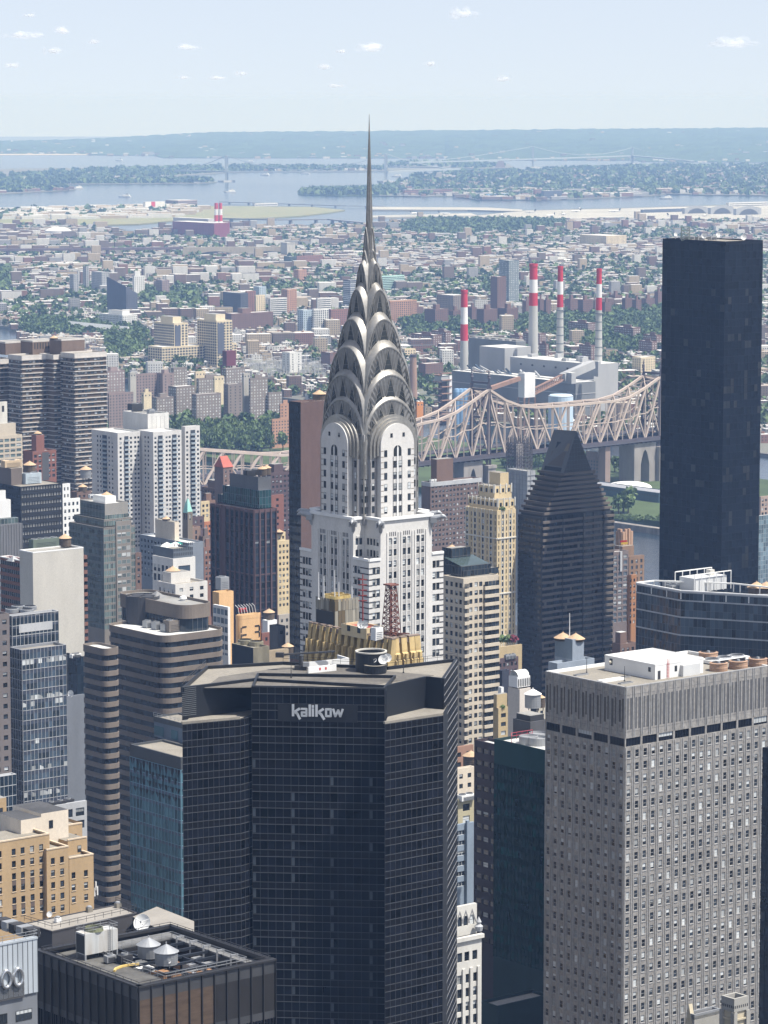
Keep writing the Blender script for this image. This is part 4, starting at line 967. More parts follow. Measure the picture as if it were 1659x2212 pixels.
# ---- lower tan roof behind the bronze tower
M_TANROOF=mat('tan_roof_deck',(.27, .25, .22),rough=.95,var=.12,scale=.15,stretch=1,fine=.06)
M_CHAR=mat('charcoal_wall',(.06, .058, .062),rough=.8,var=.15,scale=.2)
def low_roof():
    D=610;z=P(qx('S2',300),qy('S2',890),D).z
    g=lambda x,y:v2(GT('S2',x,y,z))
    pl=[g(140,842),g(300,890),g(790,782),g(668,735)]
    b=Bldg('charcoal_roof_building','charcoal building with a pale tan roof deck behind the bronze tower','office building',pl[1])
    b.mb('wall').prism(pl,11,z- .6,M_CHAR,M_TANROOF);b.mb('parapet').ring(pl, .3,z- .9,z- .42,M_CHAR)
    pl2=[g(770,790),g(900,850),g(1100,850),g(1100,812),g(905,742)]
    b.mb('rear_roof').prism([g(765,800),g(905,742),g(1120,826),g(1120,905),g(990,905)],11,z- .62,M_CHAR,M_TANROOF)
    bb=MB();E=Edge(g(350,1000),g(892,865));ebox(bb,E,0,E.L,z-9,z-4.4,-1.0,0,mat('cream_wall',(.62, .56, .38),var=.1,scale=.3));b.part('cream_wall',bb)
    bb=MB();bb.prism([g(90,850),g(340,975),g(850,860),g(700,780)],11,z-9,M_CHAR,M_ROOF_D);b.part('lower_roof',bb)
    rl=MB();railing(rl,[(p[0],p[1],z)for p in(pl[0],pl[1],pl[2],pl[3])],1.1,M_DARKSTEEL,2.0, .07);b.part('railing',rl)
    b.done()
    p=GT('S2',825,862,z- .6);e=empty('satellite_dish',(p.x,p.y,z-1.2),None)
    bpy.data.objects.remove(e)
    dish((p.x,p.y-1,z-2.2),53* .37437/(F/600),'huge white satellite dish standing behind the bronze tower',(-.25,-1, .45),1.6)
    for i,(x,y,l)in enumerate(((680,765,'small round roof vent near the tan roof far corner'),(515,790,'squat pipe vent in the middle of the tan roof'),(333,850,'cream box vent near the front of the tan roof'))):
        p=GT('S2',x,y,z- .6);m=MB();m.cbox((0,0,0),1.1, .9, .9,M_ROOF_T if i!=2 else M_WHITE);m.lathe((0,0, .9),[(.5,0),(.5, .25),(.1, .4)],M_STEEL,10);tag(m.build('roof_vent',None,(p.x,p.y,z- .6)),l,'roof vent','vents on the tan roof')
    for i,(x,y)in enumerate(((362,930),(535,900))):
        p=GT('S2',x,y,z-3.5);ac_unit((p.x,p.y,z-4.4),2.6,2.0,1.6,('white air conditioner below the tan roof, at the left end of the cream wall','white air conditioner below the tan roof, next to the cooling tower')[i],M_WHITE)
    p=GT('S2',288,830,z- .6);dish((p.x,p.y,z- .6), .6,'black satellite dish on the edge of the tan roof',(-.4,-1, .5), .7)
low_roof()

# ---- silver block with the street number in the lower left corner
M_SILV=mat('silver_panel',(.46, .50, .53),rough=.5,metal=.25,var=.1,scale=.3)
def number_block():
    bx=Box('S2',-200,-190,216,1010,500);z=bx.z
    b=Bldg('silver_panel_building','silver panelled building with large round zeros on its plant wall','office building',bx.C)
    core(b,bx,11,M_SILV,M_ROOF_D, .6);sheet(b,bx.W,11,z,M_SILV)
    E=bx.S;zb=bx.zy('S2',1300)
    W_=lambda x,y:(E.ux(qx('S2',x),z),None)
    u1=E.L;zt_w=P(0,qy('S2',1270),500+ .6*E.L* .8).z
    sheet(b,E,zt_w,z,M_SILV);sheet(b,E,60,zt_w,mat('grey_wall',(.16, .17, .185),rough=.8,var=.1,scale=.3),o=-.25)
    n=14
    for k in range(n+1):ebox(b.mb('panel_seam'),E,max(0,E.L*k/n- .05),min(E.L,E.L*k/n+ .05),zt_w,z- .3,0, .06,M_MULL)
    ebox(b.mb('coping'),E,0,E.L,z- .3,z+ .02,-.6, .12,M_SILV)
    chrome=mat('polished_steel',(.62, .62, .62),rough=.22,metal=.9,var=.05)
    for x in(30,97):
        u=E.ux(qx('S2',x),z-3);c=Vector(E.pt(u,P(0,qy('S2',1075),515).z, .35));m=MB();N=28;vs=[]
        for k in range(N):
            a=2*math.pi*k/N
            for j in range(8):
                bt=2*math.pi*j/8;r_=1+ .26*math.cos(bt)
                p=c+Vector((E.d[0],E.d[1],0))*(.86*r_*math.cos(a))+Vector((0,0,1.35*r_*math.sin(a)))+Vector((E.n[0],E.n[1],0))*(.28*math.sin(bt));vs.append(p)
        m.add(vs,[(k*8+j,k*8+(j+1)%8,((k+1)%N)*8+(j+1)%8,((k+1)%N)*8+j)for k in range(N)for j in range(8)],chrome);b.part('number_zero',m,smooth=True)
    g_=MB();ua,ub=0,E.ux(qx('S2',138),z-5);zz0,zz1=P(0,qy('S2',1225),512).z,P(0,qy('S2',1135),512).z
    for k in range(12):ebox(g_,E,ua,ub,zz0+(zz1-zz0)*k/12,zz0+(zz1-zz0)*k/12+ .1, .0, .12,M_LOUV)
    b.part('louvre_panel',g_)
    Ei=E.sub(0,E.L,-.25);zz=zt_w-4.2
    while zz>120:
        for k in range(6):
            u=E.L-1.2-k*4.6
            if u>3:b.win(Ei,u-1.4,zz,3.0,1.7, .05, .2,mul=4)
        zz-=3.6
    rl=MB();railing(rl,[(*bx.A,z),(*bx.C,z),(*bx.B,z),(*bx.K,z)],1.1,M_STEEL,2.0, .07);b.part('railing',rl)
    b.done()
    p=GT('S2',60,905,z- .6);m=MB()
    for k in range(9):m.cbox((0,k* .0,0+ .001*k),1,1, .1,M_DARKSTEEL)if False else None
    for k in range(5):
        p=GT('S2',15+42*k,880+14*k,z- .6);m=MB();m.cbox((0,0,0),2.2,1.6,1.5,M_STEEL if k%2 else M_DARKSTEEL);m.bar((-1.4,0, .6),(1.4, .3, .6), .3,M_STEEL);tag(m.build('roof_machine',None,(p.x,p.y,z- .6)),'metal plant machine in the row on the silver building roof','machine','plant machines on the silver building')
number_block()
# ---------------------------------------------------------------- the towers of the middle distance
def wm_(name,c,**k):return mat(name,c,**dict(dict(rough=.85,var=.10,scale=.2,fine=.05),**k))
def bld(name,label,cat,t,xl,xc,xr,yt,D,mt,S=None,Wst=None,roof=None,yb=None,par=.9,group=None,b=None):
    bx=Box(t,xl,xc,xr,yt,D)
    zw=bx.zy(t,yb)if yb is not None else 60
    bb=tower(name,label,cat,bx,mt,S,Wst,roof,11,max(zw,12),par,group,b)
    return bb,bx
def pst(bay,fh,ww,wh,**k):return('p',dict(bay=bay,fh=fh,ww=ww,wh=wh,**k))
def rst(fh,frac,**k):return('r',dict(fh=fh,frac=frac,**k))
def cst(bay,fh,gm,mm,**k):return('c',dict(bay=bay,fh=fh,gm=gm,mm=mm,**k))
G_BLUE=glass('blue_grey_glass',(.045, .065, .09),isl=.6)
G_PALE=glass('pale_green_glass',(.10, .14, .14),isl=.55)
G_DKBL=glass('dark_blue_glass',(.018, .028, .04),isl=.5)
G_TEAL=glass('teal_glass',(.012, .045, .05),isl=.6)
G_TURQ=glass('turquoise_glass',(.06, .135, .17),isl=.6)
B_BRN=wm_('brown_concrete',(.175, .147, .122));B_CREAM=wm_('cream_slab_wall',(.50, .48, .43),var=.06);B_TAN=wm_('tan_brick',(.42, .30, .17));B_TANL=wm_('pale_tan_stone',(.60, .53, .43))
B_WHT=wm_('white_concrete',(.56, .55, .53));B_GRY=wm_('grey_concrete',(.26, .265, .275));B_GRYD=wm_('dark_grey_wall',(.09, .09, .095));B_RED=wm_('red_brick',(.215, .098, .078))
B_BRK=wm_('brown_brick',(.16, .105, .085));B_PUR=wm_('purple_brown_brick',(.10, .07, .075));B_ORG=wm_('orange_stucco',(.66, .42, .21));B_YEL=wm_('yellow_brick',(.58, .47, .29));B_BEI=wm_('beige_stone',(.50, .44, .35))
B_BLK=wm_('black_cladding',(.02, .022, .027));B_MAR=wm_('maroon_metal',(.10, .062, .066));B_SLATE=wm_('slate_blue_wall',(.22, .26, .31));B_LGRY=wm_('light_grey_wall',(.42, .43, .44))

# rounded brown banded tower -------------------------------------------------
def arc(c,r,a0,a1,n):return[v2((c[0]+r*math.cos(a0+(a1-a0)*k/n),c[1]+r*math.sin(a0+(a1-a0)*k/n)))for k in range(n+1)]
def rounded(bx,r,n=7):
    out=[];p=bx.poly;m=len(p)
    for i in range(m):
        a,b,c=p[i-1],p[i],p[(i+1)%m];d1,d2=(a-b).normalized(),(c-b).normalized()
        ctr=b+(d1+d2)*r;s=b+d1*r;e=b+d2*r
        a0=math.atan2(s[1]-ctr[1],s[0]-ctr[0]);a1=math.atan2(e[1]-ctr[1],e[0]-ctr[0])
        while a1-a0>math.pi:a1-=2*math.pi
        while a1-a0<-math.pi:a1+=2*math.pi
        out+=arc(ctr,r,a0,a1,n)
    return out
def banded(b,poly,z1,zw,fh,frac,mt,gm,first,roof,par=.9):
    sp=b.mb('spandrel');zt=z1;g1=z1-first
    b.mb('parapet').ring(poly, .4,z1-first,z1,mt);b.mb('roof').prism(inset(poly, .3),z1-par- .3,z1-par,roof,bottom=True)
    sp.prism(inset(poly, .02),g1,z1-par- .35,mt,bottom=True)
    while True:
        g0=g1-fh*frac
        if g0<zw:break
        gb=MB();ip=inset(poly, .4);n=len(ip)
        for i in range(n):
            E=Edge(ip[i],ip[(i+1)%n]);k=max(1,int(E.L/1.6))
            for j in range(k):gb.quad(E.pt(E.L*j/k,g0),E.pt(E.L*(j+1)/k,g0),E.pt(E.L*(j+1)/k,g1),E.pt(E.L*j/k,g1),gm)
        b.part('window_band',gb)
        zt=g0;g1=max(g0-fh*(1-frac),zw);sp.prism(poly,g1,zt,mt,bottom=True)
    b.mb('base_wall').prism(inset(poly, .05),11,g1,mt)
def brown_banded():
    D=1200;bx=Box('S1',690,1080,1512,408,D)
    left=Box('S1',535,690,802,492,D-15)
    b=Bldg('banded_office_tower','brown banded office tower with rounded corners and dark ribbon windows','office tower',bx.C)
    zw=bx.zy('S1',2300)
    G_=glass('ribbon_glass',(.014, .02, .028),isl=.8)
    banded(b,rounded(bx,min(5.0,bx.wl* .4)),bx.z,zw,3.85, .52,B_BRN,G_,2.6,M_ROOF_W,1.0)
    banded(b,rounded(left,min(2.4,left.wl* .38)),left.z,zw,3.85, .52,B_BRN,G_,2.6,M_ROOF_W, .9)
    pen=Box('S1',772,1215,1420,205,D+14);z0=bx.z-1.0
    pr_=rounded(pen,min(7,pen.wr* .35,pen.wl* .35));b.mb('penthouse').prism(pr_,z0,pen.z-5.2,G_DKBL);b.mb('penthouse_band').prism(inset(pr_,-.5),pen.z-5.2,pen.z-1.0,B_BRN,M_ROOF_G,bottom=True);b.mb('parapet').ring(inset(pr_,-.5), .5,pen.z-1.0,pen.z,B_BRN)
    for E in(pen.W,pen.S):
        for k in range(1,int(E.L/2.2)):ebox(b.mb('penthouse_mullion'),E,k*2.2- .05,k*2.2+ .05,z0,pen.z-5.3,-.1, .08,M_MULL)if 3<k*2.2<E.L-3 else None
    b.done()
    p=GT('S1',948,316,z0);zt=P(0,qy('S1',150),p.y-6).z
    e=empty('rooftop_drum',(p.x,p.y,z0),'large charcoal plant drum on the banded tower roof','plant drum');r=118* .32555/(F/D)
    m=MB();m.lathe((0,0,0),[(r,0),(r,zt-z0)],wm_('charcoal_drum',(.055, .055, .06)),28,False);m.lathe((0,0,zt-z0- .6),[(r* .98,0),(.01,0)],M_ROOF_D,28,False);m.build('wall',e)
    m=MB()
    for k in range(4):
        a=k*math.pi/2+ .6;c=(r* .5*math.cos(a),r* .5*math.sin(a),zt-z0- .55);m.lathe(c,[(r* .36,0),(r* .36, .5),(r* .3, .52)],M_DARKSTEEL,14)
    m.build('fan',e)
    for i,(x,y,w_,h_,l)in enumerate(((980,350,2.9,2.4,'farthest grey cube air conditioner in the row beside the charcoal drum'),(1040,362,2.9,2.6,'middle grey cube air conditioner in the row on the banded tower roof'),(1100,376,3.0,2.7,'nearest grey cube air conditioner beside the big brown plant box'))):
        p=GT('S1',x,y,z0);ac_unit((p.x,p.y,z0),w_,w_,h_,l,M_STEEL,group='cube air conditioners on the banded tower')
    p=GT('S1',1150,376,z0);ac_unit((p.x,p.y,z0),6.5,4.0,4.2,'big brown plant box with a louvred side on the banded tower roof',wm_('brown_metal',(.16, .14, .12)),fans=2)
    p=GT('S1',1215,170,pen.z-1);m=MB();m.lathe((0,0,0),[(1.1,0),(1.1, .8),(1.5, .9),(1.2,1.7),(.2,2.0)],M_WHITE,12);tag(m.build('roof_vent',None,(p.x,p.y,pen.z-1.1)),'white mushroom vent on the banded tower penthouse','roof vent')
    p=GT('S1',1040,150,pen.z-1);m=MB();m.lathe((0,0,0),[(4.2,0),(.1,2.6)],wm_('slate_tent',(.2, .2, .2)),4);tag(m.build('skylight',None,(p.x,p.y,pen.z-1.05)),'grey pyramid skylight on the banded tower penthouse','skylight')
brown_banded()

# turquoise lattice tower -----------------------------------------------------
def turquoise():
    D=900;bx=Box('S1',862,1200,1420,1212,D);z=bx.z
    b=Bldg('turquoise_glass_tower','turquoise glass tower with a lattice of triangles below its roof edge','office tower',bx.C)
    b.mb('wall').prism(inset(bx.poly, .4),11,z- .6,B_GRYD,M_ROOF_T);b.mb('parapet').ring(bx.poly, .5,z-3.4,z,wm_('charcoal_eave',(.07, .075, .08)))
    zw=bx.zy('S1',2330);mm=wm_('turquoise_frame',(.19, .34, .43),rough=.5)
    dk=wm_('violet_grey_spandrel',(.10, .12, .17))
    for E in(bx.W,bx.S):
        curtain(b,E,zw,z-3.5,1.55,3.6,G_TURQ,mm,dk, .28,mw=.14,mo=.12,hw=.14,tilt=.01)
        tri=b.mb('lattice');nb=int(E.L/2.6)
        for r_ in range(4):
            z1=z-3.6-r_*2.7
            for k in range(nb):
                u=E.L*(k+ .5*(r_%2))/nb;w_=E.L/nb
                if u+w_<=E.L:tri.add([E.pt(u+ .15,z1, .14),E.pt(u+w_- .15,z1, .14),E.pt(u+w_/2,z1-2.4+ .35*r_, .14)],[(0,2,1)],B_BLK)
        sheet(b,E,11,zw,dk,'base_wall')
    up=Box('S1',1018,1330,1500,1015,D+16);b.mb('penthouse').prism(inset(up.poly, .1),z- .65,up.z- .5,wm_('slate_panel',(.13, .16, .2)),M_ROOF_T);b.mb('penthouse_rim').ring(up.poly, .4,up.z-1.5,up.z,wm_('charcoal_eave',(.07, .075, .08)))
    for u0,u1 in((.02, .22),(.38, .52),(.72, .95)):ebox(b.mb('penthouse_glass'),up.W,up.W.L*u0,up.W.L*u1,z,up.z-2.6, .0, .06,G_TURQ)
    rl=MB();railing(rl,[(*up.A,up.z),(*up.C,up.z),(*up.B,up.z)],1.1,M_STEEL,2, .07);b.part('railing',rl)
    b.done()
turquoise()

# far left: grey grid tower, its darker neighbour, plain grey slabs ------------
def grid_tower():
    D=1100;mm=wm_('aluminium_grid',(.40, .41, .42),rough=.5)
    sp=wm_('navy_spandrel',(.05, .06, .085),rough=.4)
    b,bx=bld('grid_office_tower','blue grey office tower with a pale aluminium grid and a set back top','office tower','S1',66,145,438,497,D,wm_('grey_panel',(.2, .21, .23)),cst(1.55,3.5,G_BLUE,mm,span=sp,sfrac=.42,mw=.12,mo=.1,hw=.16),cst(1.55,3.5,G_DKBL,mm,span=sp,sfrac=.42,mw=.10,mo=.1,hw=.14),M_ROOF_T,1640)
    up=Box('S1',40,80,388,272,D+8);b.mb('wall').prism(inset(up.poly, .3),bx.z- .9,up.z- .7,B_GRYD,M_ROOF_D)
    for E in(up.W,up.S):curtain(b,E,bx.z- .9,up.z,1.55,3.5,G_DKBL,mm,sp, .3,mw=.14,mo=.1,hw=.2)
    ebox(b.mb('blank_panel'),up.S,up.S.L* .14,up.S.L* .86,up.zy('S1',390),up.zy('S1',335), .05, .2,B_LGRY)
    b.mb('parapet').ring(up.poly, .3,up.z- .6,up.z,mm)
    rb=random.Random(2);E=bx.S  # storeys with their blinds down
    for y,f in((840, .85),(600, .7),(880, .4),(1080, .25),(1130, .3),(720, .3),(1310, .3),(1480, .25)):
        zz=bx.zy('S1',y);bl=MB();n=int(E.L/1.55)
        for k in range(n):
            if rb.random()<f:bl.quad(E.pt(E.L*k/n+ .1,zz, .03),E.pt(E.L*(k+1)/n- .1,zz, .03),E.pt(E.L*(k+1)/n- .1,zz+1.7*rb.choice((1,1, .6)), .03),E.pt(E.L*k/n+ .1,zz+1.7, .03),M_BLIND)
        b.part('blind_row',bl)
    b.done()
    for i,(x,y)in enumerate(((120,215),(200,218),(180,240),(80,235))):
        p=GT('S1',x,y+12,up.z- .7);e=empty('cooling_fan',(p.x,p.y,up.z- .72),'round grey roof fan on the grid tower, one of four in a cluster','fan','round fans on the grid tower')
        m=MB();m.lathe((0,0,0),[(2.3,0),(2.3,1.3),(2.0,1.4)],M_STEEL,18,False);m.build('casing',e);m=MB();m.lathe((0,0,1.0),[(2.0,0),(.01, .0)],M_DARKSTEEL,18,False);m.build('blades',e)
grid_tower()
bld('brown_office_tower','grey brown office tower with small windows at the left edge beside the grid tower','office tower','S1',-120,-60,62,268,1090,wm_('grey_brown_panel',(.16, .14, .135)),pst(3.0,3.6,1.7,1.6),None,M_ROOF_G,1500)[0].done()
bld('low_glass_block','low blue glass office block with pale bands at the foot of the grid tower','office building','S1',-60,-30,108,1340,1060,B_LGRY,cst(1.5,3.5,G_DKBL,B_LGRY,hw=.2),None,M_ROOF_W,1650)[0].done()
bld('blank_slab_building','plain slate grey windowless slab between the grid tower and the banded tower','building','S1',436,444,560,806,1320,wm_('slate_grey_wall',(.17, .185, .21)),None,None,M_ROOF_W)[0].done()
p=PT('S1',472,790,1322);dish((p.x,p.y,p.z-1.5),1.5,'round white satellite dish on the plain slate slab',(-.6,-1, .2),1.2)
b,bx=bld('dark_glass_block','small near black office block between the cream slab and the banded tower','office building','S1',400,510,560,548,1340,B_BLK,cst(1.6,3.6,G_DKBL,B_BLK),cst(1.6,3.6,G_DKBL,B_BLK),M_ROOF_T,800)
b.done()
for i,f in enumerate((.2, .5, .75)):q_=bx.at(f, .3);ac_unit((q_[0],q_[1],bx.z- .9),2.6,2,1.6,'pale roof unit on the small near black office block',M_WHITE,group='pale roof units on the near black block')

# low roof, tan hotel ------------------------------------------------------------
def tan_block():
    D=850
    T=lambda xl,xr,yt,dD=0,xc=None:Box('N6',xl,xc if xc is not None else xl+1,xr,yt,D+dD)
    b=Bldg('tan_brick_hotel','tan brick hotel stepping up in terraces with rows of sash windows','hotel',T(30,410,660).C)
    sill=wm_('tan_stone_sill',(.55, .45, .33));zb=P(0,qy('N6',1360),D).z
    steps=[(-60,410,665,0,6),(384,568,722,9,2),(572,775,790,14,2)]
    for i,(xl,xr,yt,dD,nc)in enumerate(steps):
        bx=T(xl,xr,yt,dD);bx.wl=14;bx.fix();bx.z=P(0,qy('N6',yt),bx.C[1]).z
        b.mb('wall').prism(inset(bx.poly, .36),11,bx.z- .9- .02*i,B_TAN,M_ROOF_T)
        E=bx.S;rows=[];zz=bx.z-2.6-(1.6 if i==2 else 0)
        while zz-1.7>zb:rows.append((zz-1.75,zz));zz-=3.3
        us={0:(-5,112,186,264,340),1:(437,513),2:(608,711)}[i]
        cols=[(E.ux(qx('N6',x),bx.z)- .62,E.ux(qx('N6',x),bx.z)+ .62)for x in us]
        tall=[k for k in range(2,len(rows))]if i!=1 else[]
        punch(b,E,zb,bx.z- .02,cols,rows,B_TAN, .28, .55,sill=sill)
        sheet(b,E,11,zb,B_TAN);sheet(b,Edge(bx.B,bx.K),11,bx.z,B_TAN);sheet(b,bx.W,11,bx.z,B_TAN)
        g=b.mb('recessed_spandrel')
        for k in tall:
            if k%3==0 or k+1>=len(rows):continue
            for c in cols[(1 if i==0 else 0):]:ebox(g,E,c[0],c[1],rows[k+1][1]- .03,rows[k][0]+ .03, .004, .03,wm_('brown_spandrel',(.13, .10, .085)))
        ebox(b.mb('coping'),E,0,E.L,bx.z- .3,bx.z+ .06,-.5, .1,sill);ebox(b.mb('coping'),Edge(bx.B,bx.K),0,14,bx.z- .3,bx.z+ .05,-.5, .1,sill)
    up=T(390,682,545,26);up.wl=12;up.fix();b.mb('upper_storey').prism(inset(up.poly, .36),steps and 60,up.z- .8,B_TAN,M_ROOF_T)
    cols=[(up.S.ux(qx('N6',x),up.z)- .6,up.S.ux(qx('N6',x),up.z)+ .6)for x in(425,518,620)]
    punch(b,up.S,up.z-12,up.z,cols,[(up.z-4.7,up.z-2.9)],B_TAN, .28, .2,part='upper_storey');ebox(b.mb('coping'),up.S,0,up.S.L,up.z- .3,up.z+ .06,-.5, .1,sill);sheet(b,Edge(up.B,up.K),60,up.z,B_TAN,'upper_storey')
    u2=T(560,722,640,20);u2.wl=9;u2.fix();b.mb('upper_storey').prism(inset(u2.poly, .0),60,u2.z- .5,B_TAN,M_ROOF_T);b.win(u2.S,u2.S.ux(qx('N6',657),u2.z),u2.z-3.9,1.2,1.8, .05,1.0);ebox(b.mb('coping'),u2.S,0,u2.S.L,u2.z- .3,u2.z+ .05,-.4, .1,sill)
    pc=wm_('cream_stucco',(.66, .59, .49));ph=T(172,345,480,14);ph.wl=12;ph.fix();p2=T(340,566,425,20);p2.wl=14;p2.fix()
    b.mb('penthouse').prism(ph.poly,60,ph.z,pc,M_ROOF_D);b.mb('penthouse').prism(p2.poly,60,p2.z,pc,M_ROOF_D);b.win(p2.S,p2.S.ux(qx('N6',421),p2.z),p2.zy('N6',552)- .2,1.3,2.2, .05,0)
    lo_=T(-80,130,560,22);lo_.wl=12;lo_.fix();b.mb('wing').prism(lo_.poly,60,lo_.z,wm_('dark_tan_brick',(.3, .22, .13)),M_ROOF_G)
    l2=T(-80,52,310,40);l2.wl=9;l2.fix();b.mb('wing').prism(l2.poly,60,l2.z,B_TAN,M_ROOF_G);b.win(l2.S,l2.S.ux(qx('N6',6),l2.z),l2.zy('N6',460),1.2,2.4, .05, .3)
    b.done()
    p=PT('N6',122,500,D+30);e=empty('water_tank',(p.x,p.y,p.z-1.5),'wide grey metal water tank with a low cone roof above the tan hotel','water tank');m=MB();m.lathe((0,0,0),[(3.4,0),(3.4,3.2)],M_STEEL,20);m.build('tank',e);m=MB();m.lathe((0,0,3.2),[(3.8,0),(.1,1.9)],M_STEEL,16);m.build('roof',e)
    for i,(x,y)in enumerate(((30,515),(70,540))):p=PT('N6',x,y,D+24);ac_unit((p.x,p.y,lo_.z),4,2.4,1.8,('white roof unit on the tan hotel wing at the picture edge','white roof unit on the tan hotel wing beside the wide tank')[i],M_WHITE)
    for i,(x,y)in enumerate(((795,1060),(808,1100),(785,1110))):p=PT('N6',x,y,D+20);m=MB();m.cbox((0,0,0), .35, .3,2.4,M_WHITE);m.bar((0,0,-1),(0,0,2.8), .08,M_STEEL);tag(m.build('phone_antenna',None,p),'white phone antenna panel at the tan hotel corner','antenna','phone antennas at the tan hotel corner')
tan_block()
b,bx=bld('pale_roof_building','low pale concrete building with a wide grey roof behind the tan hotel','office building','N6',205,215,720,395,1000,B_LGRY,pst(4.5,4,3.2,2.6,mul=3),None,M_ROOF_T,700);b.done()
for i,(x,y)in enumerate(((425,375),(500,362),(565,348))):p=GT('N6',x,y,bx.z- .9);ac_unit((p.x,p.y,bx.z- .9),3.4,2,1.5,'dark fan unit in the row of three on the wide grey roof',M_DARKSTEEL,group='fan units on the wide grey roof')

# cream slab with its brown building ----------------------------------------------
b,bx=bld('cream_slab_building','apartment building with a blank cream end wall and brown banded sides','apartment building','R5',100,167,426,778,1350,B_CREAM,None,None,M_ROOF_G)
wing_=Box('R5',0,152,200,828,1362);BR_=wm_('brown_balcony_band',(.20, .10, .075))
tower('','','',wing_,BR_,None,rst(3.2, .55,bay=1.6,mull=B_LGRY),M_ROOF_R if 'M_ROOF_R' in globals()else wm_('red_roof',(.38, .13, .10)),11,wing_.zy('R5',1240), .9,None,b)
w2=Box('R5',380,428,446,795,1385);tower('','','',w2,BR_,rst(3.2, .5),None,M_ROOF_G,11,w2.zy('R5',1330), .6,None,b)
b.mb('coping').ring(inset(bx.poly,-.05), .5,bx.z- .4,bx.z+ .05,M_WHITE);b.mb('coping').ring(inset(wing_.poly,-.05), .5,wing_.z- .4,wing_.z+ .05,M_WHITE);b.done()
p=GT('R5',225,760,bx.z- .9);ac_unit((p.x,p.y,bx.z- .9),13,3.6,4.2,'long green louvred chiller on the cream slab roof',wm_('green_chiller',(.12, .15, .12)),fans=4)
p=GT('R5',332,752,bx.z- .9);water_tank((p.x,p.y,bx.z- .9),2.6,3.4,'wooden water tank with a tan cone roof on the cream slab',leg=.6)
p=GT('R5',68,820,wing_.z- .9);m=MB();m.lathe((0,0,0),[(3.2,0),(.1,2.0)],M_STEEL,4);tag(m.build('skylight',None,(p.x,p.y,wing_.z- .95)),'grey pyramid skylight on the red roof beside the cream slab','skylight')

# pale green glass residential tower -----------------------------------------------
mmg=wm_('pale_stone_frame',(.36, .35, .32));brk_=wm_('taupe_brick',(.22, .20, .18))
S_=cst(1.25,3.15,G_PALE,mmg,span=brk_,sfrac=.3,mw=.12,hw=.12,mo=.1);W_=cst(2.4,3.15,glass('grey_green_glass',(.07, .095, .095),isl=.5),wm_('grey_green_frame',(.17, .18, .17)),span=wm_('grey_green_panel',(.13, .145, .14)),sfrac=.4,mw=.08,hw=.1,mo=.05)
b,bx=bld('pale_glass_apartment_tower','slim pale green glass apartment tower with stepped terraces near its top','apartment tower','N3',765,1145,1492,1278,1480,brk_,S_,W_,M_ROOF_G,2400)
m1=Box('N3',820,1150,1452,1185,1486);tower('','','',m1,brk_,S_,W_,M_ROOF_G,bx.z-1,bx.z, .6,None,b)
t1=Box('N3',886,1160,1416,1010,1490);tower('','','',t1,wm_('grey_screen',(.27, .26, .24)),('c',dict(bay=1.25,fh=3.15,gm=G_PALE,mm=mmg,head=5.2,hm=wm_('grey_screen',(.27, .26, .24)))),W_,M_ROOF_W,m1.z-1,m1.z- .5, .8,None,b)
ebox(b.mb('brick_bay'),bx.S,bx.S.L* .38,bx.S.L* .86,bx.zy('N3',2400),bx.z+2.5, .02, .5,brk_)
E=bx.S.sub(bx.S.L* .38,bx.S.L* .86, .5)
for k in range(60):
    z=bx.z+ .4-k*3.15
    if z<bx.zy('N3',2330):break
    for u in(.2, .5, .8):b.win(E,E.L*u,z-1.9,2.1,1.9, .03, .4,M_FRAME_L,G_PALE,3)
bulk(b,t1, .35, .8, .3, .8,3.2,M_WHITE,t1.z- .8,M_ROOF_W)
b.done()
p=GT('N3',1180,985,t1.z- .8);water_tank((p.x,p.y,t1.z- .8),2.7,2.4,'water tank with a tan cone roof on the pale glass tower',leg=.5)
for i,(x,y)in enumerate(((1010,950),(1060,965))):p=GT('N3',x,y,t1.z- .8);ac_unit((p.x,p.y,t1.z- .8),2.4,1.8,1.6,('white roof unit at the far edge of the pale glass tower','white roof unit beside the tank on the pale glass tower')[i],M_WHITE)

# black slab with pale window rows --------------------------------------------------
gwin=mat('pale_blind_glass',(.22, .22, .21),rough=.3,var=.1,island=.3)
b,bx=bld('black_office_slab','black office slab with rows of pale grey windows and a cluttered roof','office tower','N3',-40,228,691,822,1720,B_BLK,('p',dict(bay=1.75,fh=3.95,ww=1.35,wh=1.75,first=.5,gm=gwin,blinds=0,fm=B_BLK)),('p',dict(bay=1.75,fh=3.95,ww=1.35,wh=1.75,first=.5,gm=M_GLASS,blinds=0,fm=B_BLK)),M_ROOF_T,1530, .3)
pb=bulk(b,bx, .04, .3, .45, .95,9,wm_('brown_bulkhead',(.15, .125, .11)),bx.z- .3,M_ROOF_T);b.done()
p=GT('N3',205,600,pb.z+ .0);ac_unit((pb.at(.5, .4)[0],pb.at(.5, .4)[1],pb.z),11,4,3.6,'tan plant box on top of the brown bulkhead of the black slab',wm_('tan_metal',(.50, .39, .26)))
p=GT('N3',330,735,bx.z);water_tank((p.x,p.y,bx.z- .3),3.2,5.5,'dark water tank with a tan cone roof on the black slab',leg=2.5)
p=GT('N3',345,780,bx.z);ac_unit((p.x,p.y,bx.z- .3),10,5,5.5,'pale blue chiller with two dark openings on the black slab',wm_('pale_blue_metal',(.38, .44, .48)),fans=2)
p=GT('N3',82,785,bx.z);dish((p.x,p.y,bx.z- .3),1.3,'small white satellite dish on the left of the black slab roof',(-.7,-1, .3),1)

